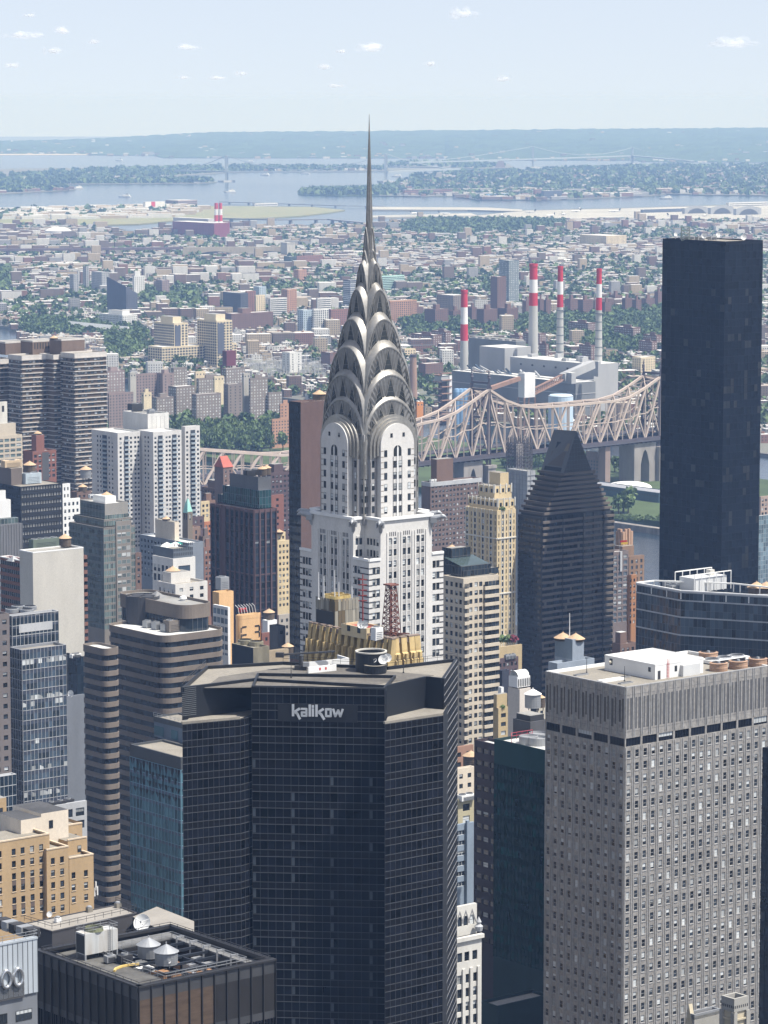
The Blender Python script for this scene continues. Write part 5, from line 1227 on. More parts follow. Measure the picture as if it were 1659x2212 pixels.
# white apartment tower, brown slab behind it ------------------------------------------
def white_tower():
    D=1950;bw=B_WHT;b=Bldg('white_apartment_tower','tall off white apartment tower with dark balcony columns and a pale plant block on top','apartment tower',Box('R5',467,600,716,168,D).C)
    zb=P(0,qy('R5',760),D).z;fh=2.72
    K1,K2,K3=Box('R5',467,600,716,168,D),Box('R5',700,782,926,164,D+1),Box('R5',926,944,1020,136,D+24)
    for bx in(K1,K2,K3):core(b,bx,11,bw,M_ROOF_W, .9)
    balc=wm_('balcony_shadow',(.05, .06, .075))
    def fc(E,bx,wins,bal):
        rows=rows_for(bx.z,zb,fh,1.35,3.0);sheet(b,E,11,zb,bw)
        cols=[(E.ux(qx('R5',x),bx.z)- .75,E.ux(qx('R5',x),bx.z)+ .75)for x in wins]+[(E.ux(qx('R5',a),bx.z),E.ux(qx('R5',c),bx.z))for a,c in bal]
        cols.sort();keep=[]
        m=b.mb('wall');rows2=rows
        punch(b,E,zb,bx.z,[c for c in cols if c[1]-c[0]<1.6],rows,bw, .25, .3)
        for a,c in bal:
            u0,u1=E.ux(qx('R5',a),bx.z),E.ux(qx('R5',c),bx.z)
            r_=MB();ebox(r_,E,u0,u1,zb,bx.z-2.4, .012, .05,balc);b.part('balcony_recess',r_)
            bl=MB()
            for r in rows:ebox(bl,E,u0- .05,u1+ .05,r[0]-1.0,r[0]- .1, .05,1.1,BALC);ebox(bl,E,u0- .05,u1+ .05,r[0]-1.15,r[0]-1.01, .05,1.1,bw)
            b.part('balcony_stack',bl)
    fc(K1.W,K1,(497,512,556,572),[(522,545)]);fc(K1.S,K1,(615,668,690,706),[(634,655)])
    fc(K2.W,K2,(740,756),[]);fc(K2.S,K2,(793,850,866,913),[(806,830),(878,901)]);fc(K3.S,K3,(955,1010),[(972,996)]);sheet(b,K3.W,11,K3.z,bw)
    ph=Box('R5',627,754,862,72,D+20);b.mb('penthouse').prism(inset(ph.poly, .02),K1.z-1.5,ph.z-1,wm_('pale_panel',(.58, .57, .54)),M_ROOF_G);b.mb('penthouse_rim').ring(ph.poly, .5,ph.z-1.6,ph.z,wm_('pale_panel',(.58, .57, .54)))
    for k in range(1,5):ebox(b.mb('panel_seam'),ph.S,ph.S.L*k/5- .06,ph.S.L*k/5+ .06,K1.z,ph.z-1.6,0, .06,B_GRY)
    b.done()
    p=GT('R5',690,58,ph.z-1);ac_unit((p.x,p.y,ph.z-1),8,5,4.5,'dark plant box on the white apartment tower penthouse',M_DARKSTEEL)
    p=GT('R5',770,75,ph.z-1);ac_unit((p.x,p.y,ph.z-1),4,3,3,'pale plant box on the white apartment tower penthouse',M_STEEL)
BALC=wm_('balcony_glass',(.30, .35, .39),rough=.3)
white_tower()
def brown_slab():
    D=2080;mt=wm_('brown_slab_brick',(.135, .108, .09));edge_=wm_('pale_slab_edge',(.55, .52, .48))
    b=Bldg('brown_apartment_slab','huge brown apartment slab striped by pale balcony edges','apartment building',Box('S7',410,412,590,168,D).C)
    segs=[(-60,0,85,190,0),(85,120,275,170,-14),(275,295,372,165,-8),(372,412,590,158,-18)]
    fh=2.85;zb=P(0,qy('S7',920),D).z
    for i,(xl,xc,xr,yt,dD)in enumerate(segs):
        bx=Box('S7',xl,xc,xr,yt,D+dD);bx.wl=max(bx.wl,16);bx.fix();z=bx.z
        b.mb('wall').prism(inset(bx.poly, .3),11,z- .8- .02*i,mt,M_ROOF_T);b.mb('parapet').ring(bx.poly, .5,z-2.6,z,edge_)
        for E in(bx.W,bx.S):
            zz=z-2.6;j=0;wn_=b.mb('wall')
            while zz>zb:
                ebox(b.mb('balcony_edge'),E,0,E.L,zz- .5,zz- .08,-.2, .45,edge_)
                if E is bx.S or i in(1,3):
                    n=max(2,int(E.L/2.4))
                    for k in range(n):
                        if random.random()< .75:b.win(E,E.L*(k+ .5)/n,zz-2.35,1.9,1.45,-.25, .45,gm=glass('bluish_window',(.05, .065, .075),isl=.7))
                zz-=fh;j+=1
    ph=Box('S7',18,30,160,95,D+14);p2=Box('S7',150,180,330,88,D+4);p3=Box('S7',318,340,468,80,D-2)
    for i,pp in enumerate((ph,p2,p3)):pp.wl=14;pp.fix();b.mb('penthouse').prism(pp.poly,P(0,qy('S7',175),D).z,pp.z- .02*i,wm_('brown_penthouse',(.17, .125, .10)),M_ROOF_G);b.mb('penthouse_cap').ring(inset(pp.poly,-.1), .5,pp.z- .9,pp.z+ .15,edge_)
    E=p2.S
    for k in range(9):ebox(b.mb('penthouse_opening'),E,E.L*(.06+ .1*k),E.L*(.06+ .1*k)+ .9,p2.z-5.4,p2.z-1.4, .0, .05,M_DARKSTEEL)
    b.done()
    p=GT('S7',298,82,p3.z);water_tank((p.x,p.y,p3.z- .1),2.4,1.2,'low tan cone roofed tank on the huge brown slab',leg=.1)
brown_slab()

# slim maroon tower with dark glass top ---------------------------------------------------
def maroon_tower():
    D=1480;gd=glass('navy_glass',(.014, .024, .04),isl=.6);b,bx=None,Box('R5',1076,1297,1412,562,D)
    b=Bldg('maroon_grid_tower','dark maroon framed tower with a stepped dark glass crown','apartment tower',bx.C);core(b,bx,11,B_MAR,M_ROOF_G, .8)
    zw=bx.zy('R5',1150)
    for E,n in((bx.W,9),(bx.S,4)):
        p=E.L/n;fh=3.15
        rows=[];z=bx.z-2.0
        sheet(b,E,11,zw,B_MAR);k=0
        while z-2.6>zw:
            rows.append((z-2.55,z));k+=1;z-=fh if k%9 else fh+ .5
        cols=[(p*(i+ .14),p*(i+ .86))for i in range(n)]
        if E is bx.W:cols=[c for i,c in enumerate(cols)if i not in(2,)]
        punch(b,E,zw,bx.z,cols,rows,B_MAR, .3, .03,gm=gd,mul=2)
        pr=b.mb('pier')
        for i in range(n+1):ebox(pr,E,max(0,p*i-p* .12),min(E.L,p*i+p* .12),zw,bx.z- .1, .0, .35,B_MAR)
        for(a,c)in rows:
            sp_=MB()
            for cc in cols:ebox(sp_,E,cc[0],cc[1],c+ .02,c+ .55,-.28, .02,B_BLK)
            b.part('dark_spandrel',sp_)
    steps=[('R5',1112,1330,1382,512,8,bx.z- .8),('R5',1137,1324,1384,462,6,bx.z)]
    for t,a,c,d_,y,dd,z0 in steps:
        s_=Box(t,a,c,d_,y,D+dd)
        b.mb('glass_storey').prism(inset(s_.poly, .3),z0,s_.z- .3,B_BLK,M_ROOF_W)
        for E in(s_.W,s_.S):curtain(b,E,z0,s_.z,1.5,3.3,G_TEAL if y==462 else gd,wm_('steel_blue_frame',(.13, .17, .2)),mw=.08,hw=.1)
    tp=Box('R5',1172,1318,1383,394,D+8);b.mb('plant_crown').prism(inset(tp.poly, .3),steps[1][6],tp.z-1,B_BLK,M_ROOF_D)
    for E in(tp.W,tp.S):
        curtain(b,E,bx.z,tp.z-7,1.4,3.4,gd,wm_('steel_blue_frame',(.13, .17, .2)),mw=.08,hw=.1);sheet(b,E,tp.z-7,tp.z,wm_('grey_mesh',(.10, .105, .115)),'plant_crown')
    b.done()
    for i,(x,y)in enumerate(((1340,395),(1362,390))):p=GT('R5',x,y,tp.z-1);water_tank((p.x,p.y,tp.z-1),2.0,3.0,('tan roofed water tank on the maroon tower, the left of a pair','tan roofed water tank on the maroon tower, the right of a pair')[i],leg=1)
    for i,(x,y)in enumerate(((1270,390),(1300,385))):p=GT('R5',x,y,tp.z-1);ac_unit((p.x,p.y,tp.z-1),4,3,2.6,('dark plant unit on the left of the maroon tower top','dark plant unit beside the tanks on the maroon tower top')[i],M_DARKSTEEL)
maroon_tower()

# black and brown slab behind the art deco tower ----------------------------------------
b,bx=bld('black_brown_slab','slab tower with a black glass side and a blank brown brick side','office tower','R5',1475,1535,1720,12,1340,wm_('brown_brick_slab',(.125, .082, .075),scale=.6),None,cst(1.5,3.6,G_DKBL,B_BLK,span=B_BLK,sfrac=.35),M_ROOF_W,1330, .8)
b.done();p=PT('N5',880,440,1350);water_tank((p.x,p.y,bx.z- .8),2.6,2.4,'tan roofed water tank on the black and brown slab',leg=1)
# smaller blocks between -------------------------------------------------------------------
b,bx=bld('grey_stone_block','grey apartment block with a blank slate side behind the white cube','apartment building','N4',128,560,694,602,1680,wm_('slate_blue_brick',(.20, .225, .26)),None,pst(3.2,3.0,1.5,1.5),M_ROOF_W,1010)
k_=bulk(b,bx, .25, .55, .35, .75,10,B_TANL,bx.z- .9,M_ROOF_T);b.done()
p=k_.at(.3, .5);water_tank((p[0],p[1],k_.z),2, .8,'tan cone on the beige bulkhead of the grey apartment block',leg=.1)
b,bx=bld('white_cube_building','white cube building with a dark louvred crown and a patterned screen','office building','N4',243,425,622,742,1560,wm_('bright_white_wall',(.68, .67, .64)),('p',dict(bay=9,fh=9,ww=7,wh=4,first=3.8,blinds=0,gm=G_BLUE,mul=5)),('p',dict(bay=3.2,fh=4.6,ww=2.2,wh=3.4,first=4,blinds=.1)),M_ROOF_W,990)
cr=Box('N4',246,428,602,655,1563);b.mb('louvred_crown').prism(inset(cr.poly, .2),bx.z-1,cr.z-1.0,wm_('blue_grey_louvre',(.11, .13, .155)),M_ROOF_T);b.mb('louvred_crown').ring(cr.poly, .4,bx.z- .8,cr.z,wm_('blue_grey_louvre',(.11, .13, .155)))
for i in range(3):
    for k in range(11):ebox(b.mb('screen_slot'),cr.S,cr.S.L*(k+ .25)/11,cr.S.L*(k+ .7)/11,bx.z+ .8+i*2.3,bx.z+2.2+i*2.3, .0, .05,M_DARKSTEEL)
b.done()
for i,(x,y,mt_)in enumerate(((370,632,M_WHITE),(445,628,M_WHITE))):p=GT('N4',x,y,cr.z-1);m=MB();m.lathe((0,0,0),[(4.2,0),(.1,2.2)],mt_,4);tag(m.build('roof_tent',None,(p.x,p.y,cr.z-1.05)),'white pyramid cover on the louvred crown of the white cube','roof cover','white pyramid covers on the white cube')
p=GT('N4',425,620,cr.z-1);m=MB();m.cbox((0,0,0),9,3, .8,mat('green_awning',(.05, .42, .34),rough=.7,var=.1));tag(m.build('roof_awning',None,(p.x,p.y,cr.z-1)),'bright green awning on the white cube roof','awning')
b,bx=bld('white_stepped_block','white stuccoed block with terraces in front of the white cube','apartment building','N4',285,446,730,968,1450,wm_('warm_white_stucco',(.62, .60, .56)),pst(5,3.4,2.0,1.7),pst(3,3.4,1.1,2.2,first=2.6),M_ROOF_T,1130)
b2_=bulk(b,bx, .15, .75, .5, .98,5,wm_('warm_white_stucco',(.62, .60, .56)),bx.z- .9);b.done()
p=GT('N4',425,945,bx.z- .9);water_tank((p.x,p.y,bx.z- .9),3.0,2.2,'open water tank under a tan cone roof on the white stepped block',leg=3)
b,bx=bld('orange_stucco_block','orange stuccoed block with a tall blank wall beside the banded tower','building','N4',775,832,960,1040,1290,B_ORG,None,None,M_ROOF_T);b.done()
p=GT('N4',862,1015,bx.z- .9);ac_unit((p.x,p.y,bx.z- .9),4.2,3.6,5,'tall steel cooling unit on the orange block',M_STEEL)
def orange_round():
    D=1270;bx=Box('N4',968,1010,1214,1245,D);pl=rounded(bx,2.2)
    b=Bldg('orange_round_block','rounded orange stuccoed block with slit windows and bent poles on its rim','building',bx.C)
    b.mb('wall').prism(inset(pl, .05),11,bx.z-1,B_ORG,M_ROOF_W);b.mb('parapet').ring(pl, .4,bx.z-1.6,bx.z,B_ORG)
    for x,y in((1055,1357),(1168,1360),(1055,1427),(1168,1413)):b.win(bx.S,bx.S.ux(qx('N4',x),bx.z),bx.zy('N4',y),2.2, .6, .05,0)
    for x in(1026,1188):
        for y in(1400,1455):b.win(bx.S,bx.S.ux(qx('N4',x),bx.z),bx.zy('N4',y), .5,2.0, .05,0)
    b.done()
    for k in range(7):
        q_=bx.at(.2+ .12*k, .95);m=MB();m.tube([(0,0,0),(-.5,0,2.6),(-1.6,0,3.6)], .1,M_WHITE);tag(m.build('bent_pole',None,(q_[0],q_[1],bx.z)),'bent white pole in the row on the orange round block','pole','bent poles on the orange round block')
    p=GT('N4',1040,1215,bx.z-1);ac_unit((p.x,p.y,bx.z-1),3,2,1.4,'small red roof unit on the orange round block',mat('red_paint',(.5, .03, .03),var=0))
orange_round()
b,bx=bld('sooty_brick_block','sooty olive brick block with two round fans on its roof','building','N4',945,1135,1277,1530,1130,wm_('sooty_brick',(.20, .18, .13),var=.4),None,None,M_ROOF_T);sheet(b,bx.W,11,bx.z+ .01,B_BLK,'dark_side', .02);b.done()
for i,(x,y)in enumerate(((1065,1495),(1160,1510))):
    p=GT('N4',x,y,bx.z- .9);e=empty('cooling_fan',(p.x,p.y,bx.z- .9),('left round rusty fan on the sooty brick block','right round rusty fan on the sooty brick block')[i],'fan');m=MB();m.lathe((0,0,0),[(2.6,0),(2.6,1.6),(2.3,1.7)],wm_('olive_metal',(.22, .2, .14)),18,False);m.build('casing',e);m=MB();m.lathe((0,0,1.2),[(2.3,0),(.02,0)],M_DARKSTEEL,18,False);m.build('blades',e)
b,bx=bld('tan_low_block','low tan brick block with a walled roof beside the sooty block','building','N4',1240,1272,1448,1560,1150,wm_('weathered_tan_brick',(.36, .29, .2)),None,None,M_ROOF_D,None,3);b.done()
p=PT('N4',1440,1500,1165);water_tank((p.x,p.y,p.z-4),2,2.4,'tan cone roofed water tank on the low tan block',leg=1)
b,bx=bld('white_glass_block','narrow white block with pale blue windows behind the banded tower','office building','N4',780,912,918,1170,1260,M_WHITE,None,cst(2.4,3.4,glass('sky_glass',(.16, .21, .25),isl=.4),M_WHITE,mw=.3,hw=1.2),M_ROOF_W,1600);b.done()
for spec in(
    ('white_brick_house','small white brick house with a water tank beside the orange round block','N4',1215,1262,1345,1290,1420,M_WHITE,pst(3,3.2,1.2,1.5),None,1400),
    ('grey_stone_house','small grey stone apartment house with a reddish roof left of the black slab','N4',1342,1360,1462,1240,1500,wm_('pale_grey_stone',(.36, .33, .29)),pst(2.6,3.2,1.2,1.6),None,1450),
    ('black_metal_house','small black metal clad house below the tank of the white brick house','N4',1278,1352,1420,1340,1350,B_GRYD,pst(3,3.4,1.6,1.4),None,1480),
    ('red_low_house','low red brick house between the orange round block and the black metal house','N4',1200,1212,1290,1400,1400,B_RED,pst(3,3.2,1.2,1.6),None,1480),
    ('beige_apartment_house','slim beige apartment house with air conditioners under its windows','N4',1344,1350,1458,585,1640,B_YEL,pst(2.6,3.0,1.2,1.5,blinds=.5),None,1200),
    ('beige_house_tower','slim beige tower block joined to the beige apartment house','N4',1340,1346,1420,510,1660,B_YEL,pst(3,3,1.2,1.5),None,700),
    ('maroon_brick_block','plain maroon brick apartment block left of the black slab','N4',1285,1292,1405,180,1800,B_RED,pst(7,3.4,1.8,1.5),None,600),
    ('purple_brick_block','purple brown brick tower beside the black and brown slab','N4',1210,1290,1470,-20,1960,B_PUR,pst(3.2,3,1.5,1.5),pst(3.2,3,1.4,1.5),600),
    ('brown_setback_block','brown brick apartment house with setbacks behind the maroon tower','N4',675,800,930,120,2150,B_BRK,pst(3,3.1,1.3,1.6),pst(3,3.1,1.3,1.6),420),
    ('brown_terrace_block','brown brick house with a terrace right of the white tower','N4',668,700,800,230,2080,wm_('rust_brown_brick',(.2, .12, .085)),pst(3,3.1,1.3,1.6),None,420),
    ('yellow_brick_house','small yellow brick house right of the white apartment tower','N4',665,672,748,235,2020,B_YEL,pst(3.4,3.1,1.6,1.7),None,380),
    ('pink_brick_house','brown brick house with a flat pinkish roof right of the white tower','N4',510,590,668,462,1850,wm_('pink_brown_brick',(.24, .165, .13)),pst(4,3.1,1.2,2.2),None,600),
    ('plum_brick_house','plum brick house under the green spire','N4',588,600,700,372,1880,B_PUR,pst(4,3.1,1.3,1.7),None,480),
    ('orange_brick_house','little orange brick house left of the maroon tower','N4',695,702,765,415,1900,wm_('orange_brick',(.42, .17, .09)),pst(2.6,3,1.2,1.6),None,600),
    ('rust_brick_house','tall rust brown apartment house left of the maroon tower','N4',690,700,770,640,1800,wm_('rust_brick',(.22, .12, .09)),pst(2.8,3,1.3,1.7),None,1000),
    ('dull_brick_house','dull brown brick house left of the maroon tower, above the rust brown one','N4',668,690,760,545,1850,wm_('dull_brick',(.17, .13, .115)),pst(2.8,3,1.3,1.7),None,640),
    ('thin_brown_block','thin brown block between the pale glass tower and the grey apartment block','N4',80,95,145,690,1640,B_BRK,pst(3,3,1.4,1.5),None,1000),
    ('brick_pair_tower','red brick apartment house with a square brick bulkhead and dark balcony column','N3',255,360,622,432,1900,B_RED,('p',dict(bay=3.1,fh=3.0,ww=1.9,wh=1.8,blinds=.8)),None,740),
    ('cream_ziggurat','cream stepped apartment tower with rows of blue windows at the left edge','N3',-80,-30,246,262,1940,B_BEI,('p',dict(bay=4.2,fh=3.1,ww=3.3,wh=1.8,blinds=.6,mul=3,gm=G_PALE)),None,720),
    ('white_corner_block','white block with chimneys at the left edge in front of the black slab','N3',-80,-30,118,975,1560,M_WHITE,None,None,1150),
    ('glass_corner_block','pale glass block at the left edge below the white one','N3',-60,-30,200,1180,1530,G_PALE,cst(2,3.2,G_PALE,B_LGRY),None,1300),
    ('grey_ribbed_block','grey ribbed office block at the left edge beside the cream slab','N3',-60,-20,248,1250,1420,wm_('ribbed_grey',(.14, .145, .155)),cst(1.4,40,wm_('ribbed_grey',(.14, .145, .155)),wm_('rib_grey',(.2, .2, .21)),mw=.25,mo=.2,hori=False),None,1620),
    ('white_loft_block','white loft building with pairs of windows right of the black slab','N3',680,690,885,960,1800,M_WHITE,('p',dict(bay=3.0,fh=3.9,ww=1.3,wh=1.9,blinds=.1)),None,1420),
    ('white_loft_tower','white loft tower with narrow paired windows above the white loft building','N3',686,690,775,790,1830,M_WHITE,('p',dict(bay=2.6,fh=3.9,ww=.9,wh=1.9,blinds=0)),None,960),
    ('dim_brown_block','brown rooftop block with a dark tank between the black slab and the white tower','N3',780,850,1010,880,1880,B_BRK,pst(3,3,1.3,1.5),None,1000)):
    nm,lb,t,a,c,d_,y,D,mt_,s_,w_,yb=spec
    b,bx=bld(nm,lb,'apartment building' if 'office' not in lb else 'office building',t,a,c,d_,y,D,mt_,s_,w_,M_ROOF_W if 'white' in nm else M_ROOF_G,yb)
    if nm=='brick_pair_tower':
        bk=bulk(b,bx, .28, .62, .3, .8,10,B_RED,bx.z- .9);bl_=MB();ebox(bl_,bx.S,bx.S.L* .40,bx.S.L* .68,bx.zy(t,760),bx.z-1, .012, .06,B_GRYD);b.part('balcony_recess',bl_)
        b.done();q_=bk.at(.5, .5);water_tank((q_[0],q_[1],bk.z),2.2, .6,'tan cone on the square bulkhead of the red brick house',leg=.1);continue
    if nm=='cream_ziggurat':
        k1=bulk(b,bx, .1, .78, .2, .9,8,B_BEI,bx.z- .9);k2=bulk(b,k1, .1, .55, .2, .8,13,wm_('pale_stone_top',(.6, .58, .52)),k1.z)
        for u in(.3, .45):ebox(b.mb('plant_slot'),k2.S,k2.S.L*u,k2.S.L*u+ .8,k2.z-6,k2.z-2.4,0, .06,M_DARKSTEEL)
    if nm in('brown_setback_block','purple_brick_block','brown_terrace_block','dull_brick_house','white_corner_block','rust_brick_house'):
        bulk(b,bx, .25, .7, .2, .8,5.5,mt_,bx.z- .9)
    if nm in('pink_brick_house','grey_stone_house'):b.mb('roof_sheet').prism(inset(bx.poly, .5),bx.z- .89,bx.z- .8,wm_('peach_roof',(.6, .44, .33)))
    b.done()
    if nm=='white_brick_house':p=PT('N4',1275,1268,D+6);water_tank((p.x,p.y,bx.z- .9),2.4,3,'wooden water tank with an orange roof on the white brick house',leg=.8)
    if nm=='dim_brown_block':
        p=PT('N3',915,920,D+5);water_tank((p.x,p.y,bx.z- .9),2.4,3,'wooden water tank with a tan roof on the brown rooftop block',leg=.5)
        p=PT('N3',950,780,D+10);water_tank((p.x,p.y,bx.z- .9),3.2,5,'tall grey water tank on a long stand before the brown slab',False,8)
    if nm=='beige_house_tower':q_=bx.at(.3, .4);water_tank((q_[0],q_[1],bx.z- .9),2,1,'orange cone on the slim beige tower block',leg=.2)
# brown house with a red pyramid roof, bell tower with a green spire
b,bx=bld('brown_pyramid_house','brown apartment tower with a red hipped roof before the bridge','apartment building','R5',1095,1140,1188,345,2130,wm_('brown_tower_brick',(.19, .13, .11)),pst(3,3,1.2,1.6),None,M_ROOF_G,480)
c=bx.at(.5, .5);m=b.mb('hipped_roof');pz=inset(bx.poly,-.4);m.add([(*p_,bx.z)for p_ in pz]+[(*(c-ES*3),bx.z+7),(*(c+ES*3),bx.z+7)],[(0,1,5,4),(1,2,5),(2,3,4,5),(3,0,4)],wm_('red_roof_tile',(.40, .12, .09)));b.done()
b,bx=bld('church_tower','slim brown church tower with a pale green copper spire','church tower','N4',512,555,598,328,1830,wm_('brown_stone',(.20, .17, .135)),pst(2.2,5, .9,3.4,first=1.2),pst(2.2,5, .9,3.4,first=1.2),M_ROOF_G,420, .2)
c=bx.at(.5, .5);m=b.mb('spire');m.lathe((c[0],c[1],bx.z),[(bx.wr* .86,-.6),(bx.wr* .8,0),(bx.wr* .45,4.2),(.4,7.2)],mat('copper_green',(.30, .56, .50),rough=.7,var=.1),4);m.lathe((c[0],c[1],bx.z+7),[(.15,0),(.1,2.4)],M_STEEL,6);b.done()
# ---------------------------------------------------------------- right of the art deco tower
# gold brick crown in front of it
B_GOLD=wm_('gold_brick',(.46, .345, .165),var=.22,scale=.5);B_GOLDD=wm_('gold_cap',(.22, .17, .14))
def gold_crown():
    D=800;bx=Box('N1',118,985,1312,1580,D);z=bx.z
    b=Bldg('gold_brick_tower','tower top of stepped gold brick buttresses below the white art deco tower','skyscraper',bx.C)
    zb=P(0,1500,D).z
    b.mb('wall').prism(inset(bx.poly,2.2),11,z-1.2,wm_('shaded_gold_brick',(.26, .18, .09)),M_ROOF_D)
    for E,n in((bx.W,13),(bx.S,4)):
        p=E.L/n
        for k in range(n+1):
            if E is bx.S and k==0:continue
            u=min(max(p*k, .7),E.L- .7);w=1.25 if E is bx.W else 1.7
            m=MB();rises=[(0,-2.4,-.7,w),(-3.2,-2.4,-.25,w),(-5.2,-2.4, .15,w* .8),(-6.4,-2.4, .55,w* .8)]
            pts=[(-1.9,z),(-.75,z),(-.35,z-3.0),(-.35,z-3.6),(.1,z-3.9),(.1,z-5.2),(.55,z-5.6),(.55,z-7.0),(.95,z-7.5),(.95,zb),(-2.3,zb)]
            vs=[E.pt(u-w/2,zz,o)for o,zz in pts]+[E.pt(u+w/2,zz,o)for o,zz in pts];q_=len(pts)
            m.add(vs,[tuple(range(q_)),tuple(range(2*q_-1,q_-1,-1))]+[(i,q_+i,q_+(i+1)%q_,(i+1)%q_)for i in range(q_)],B_GOLD)
            ebox(m,E,u-w/2- .08,u+w/2+ .08,z,z+ .3,-1.95,-.7,B_GOLDD)
            ebox(m,E,u-w* .22,u+w* .22,z-6.6,z-3.9, .1, .75,B_GOLD)
            b.part('buttress',m)
        sheet(b,E,zb-30,zb,B_GOLD,'lower_wall', .3)
    rl=inset(bx.poly,1.0);b.mb('roof_kerb').ring(rl, .6,z-1.3,z- .2,B_GOLDD)
    t2=Box('N1',480,742,925,1462,D+8);b.mb('roof_house').prism(inset(t2.poly, .3),z-1.3,t2.z- .6,B_YEL,mat('red_deck',(.33, .07, .06),var=.15));b.mb('roof_house').ring(t2.poly, .4,z-1.25,t2.z,B_YEL)
    for E in(t2.W,t2.S):
        for f in(.3, .7):b.win(E,E.L*f,z,1.2,1.5, .04,0)
    b.done()
    t1=Box('N1',213,412,666,1162,D+22)
    e=Bldg('stained_plant_tower','box of stained rusty metal panels with gold rimmed fans above the gold brick buttresses','plant tower',t1.C)
    st=mat('stained_panel',(.30, .28, .23),rough=.7,var=.5,scale=.7,stretch=.06,island=.35,col2=(.13, .10, .06));e.mb('wall').prism(inset(t1.poly, .3),z-2,t1.z- .8,B_GRYD,M_ROOF_D)
    for E in(t1.W,t1.S):
        n=7;g=e.mb('cladding')
        for k in range(n):
            for r_ in range(2):
                z0,z1=(z-2,z+(t1.z-z)* .55)if r_==0 else(z+(t1.z-z)* .55,t1.z)
                t=random.uniform(-.04, .04);g.quad(E.pt(E.L*k/n+ .05,z0,t),E.pt(E.L*(k+1)/n- .05,z0,t),E.pt(E.L*(k+1)/n- .05,z1- .05,-t),E.pt(E.L*k/n+ .05,z1- .05,-t),st)
        ebox(e.mb('intake'),E, .4,E.L- .4,z-1.5,z+3.4, .05, .12,M_DARKSTEEL)if E is t1.W else None
    e.done()
    gold=mat('gold_fan_rim',(.62, .46, .18),rough=.35,metal=.6,var=.2)
    for i,f in enumerate(((.3, .3),(.65, .35),(.35, .7),(.7, .75))):
        q_=t1.at(*f);o=empty('cooling_fan',(q_[0],q_[1],t1.z- .8),'gold rimmed round fan on the stained metal plant tower','fan','gold rimmed fans');m=MB();m.lathe((0,0,0),[(1.9,0),(1.7,1.3),(1.5,1.3),(1.45, .5)],gold,18,False);m.build('rim',o);m=MB();m.lathe((0,0, .5),[(1.5,0),(.01,0)],M_DARKSTEEL,16,False);m.build('blades',o)
    for i,(x,y,h)in enumerate(((412,1160,7.5),(245,1120,7),(300,1110,6),(455,1090,4.5),(590,1110,3.5))):p=PT('N1',x,y,D+26);mast((p.x,p.y,t1.z- .6),h, .13,('white rod at the front corner of the stained plant tower','white rod at the left corner of the stained plant tower','white rod near the left corner of the stained plant tower','short rod behind the gold rimmed fans','short rod at the right end of the stained plant tower')[i],M_WHITE,name='antenna_mast')
    # lattice mast
    rust=wm_('rust_red_steel',(.17, .075, .06),rough=.8);z0=z- .2;c=PT('N1',996,1485,D+9);zt=PT('N1',996,1005,D+9).z
    o=empty('lattice_mast',(c.x,c.y,z0),'rust red lattice mast with dishes on the gold brick tower','mast');m=MB();h=zt-z0
    def ring(f):s_=(3.9*(1-f)+2.0*f)* .9;return[(sx*s_/2*ES+sy*s_/2*EA)for sx,sy in((-1,-1),(1,-1),(1,1),(-1,1))]
    N=9
    for k in range(N):
        a,c2=ring(k/N),ring((k+1)/N);za,zc=h*k/N,h*(k+1)/N
        for i in range(4):
            j=(i+1)%4
            m.bar((*a[i],za),(*c2[i],zc), .2,rust);m.bar((*a[i],za),(*c2[j],zc), .11,rust);m.bar((*a[j],za),(*c2[i],zc), .11,rust);m.bar((*c2[i],zc),(*c2[j],zc), .14,rust)
    m.build('lattice',o);m=MB();m.bar((0,0,0),(0,0,h* .98), .5,rust);m.build('riser',o);m=MB();m.cbox((0,0,h- .2),2.8,2.8, .35,rust);m.build('top_platform',o)
    m=MB()
    for k in range(5):a=k*1.25;m.bar((0,0, .4),(4.6*math.cos(a),3.2*math.sin(a), .3), .3,rust)
    m.build('foot_beams',o)
    c=PT('N1',703,1400,D+14);zt=PT('N1',700,875,D+14).z;mast((c.x,c.y,t2.z- .6),zt-t2.z, .2,'thin red aerial on the red roofed hut of the gold brick tower',mat('red_mast',(.26, .05, .04),var=.2),5)
    for i,x in enumerate((686,720)):p=PT('N1',x,1420,D+5);dish((p.x,p.y,p.z-1.2),1.0,('white dish on the red roofed hut, left of a pair','white dish on the red roofed hut, right of a pair')[i],(-.1,-1, .1), .9)
    p=PT('N1',850,1520,D+4);ac_unit((p.x,p.y,z- .9),2.4,2,3.2,'white tank like unit beside the rust red lattice mast',M_WHITE)
gold_crown()

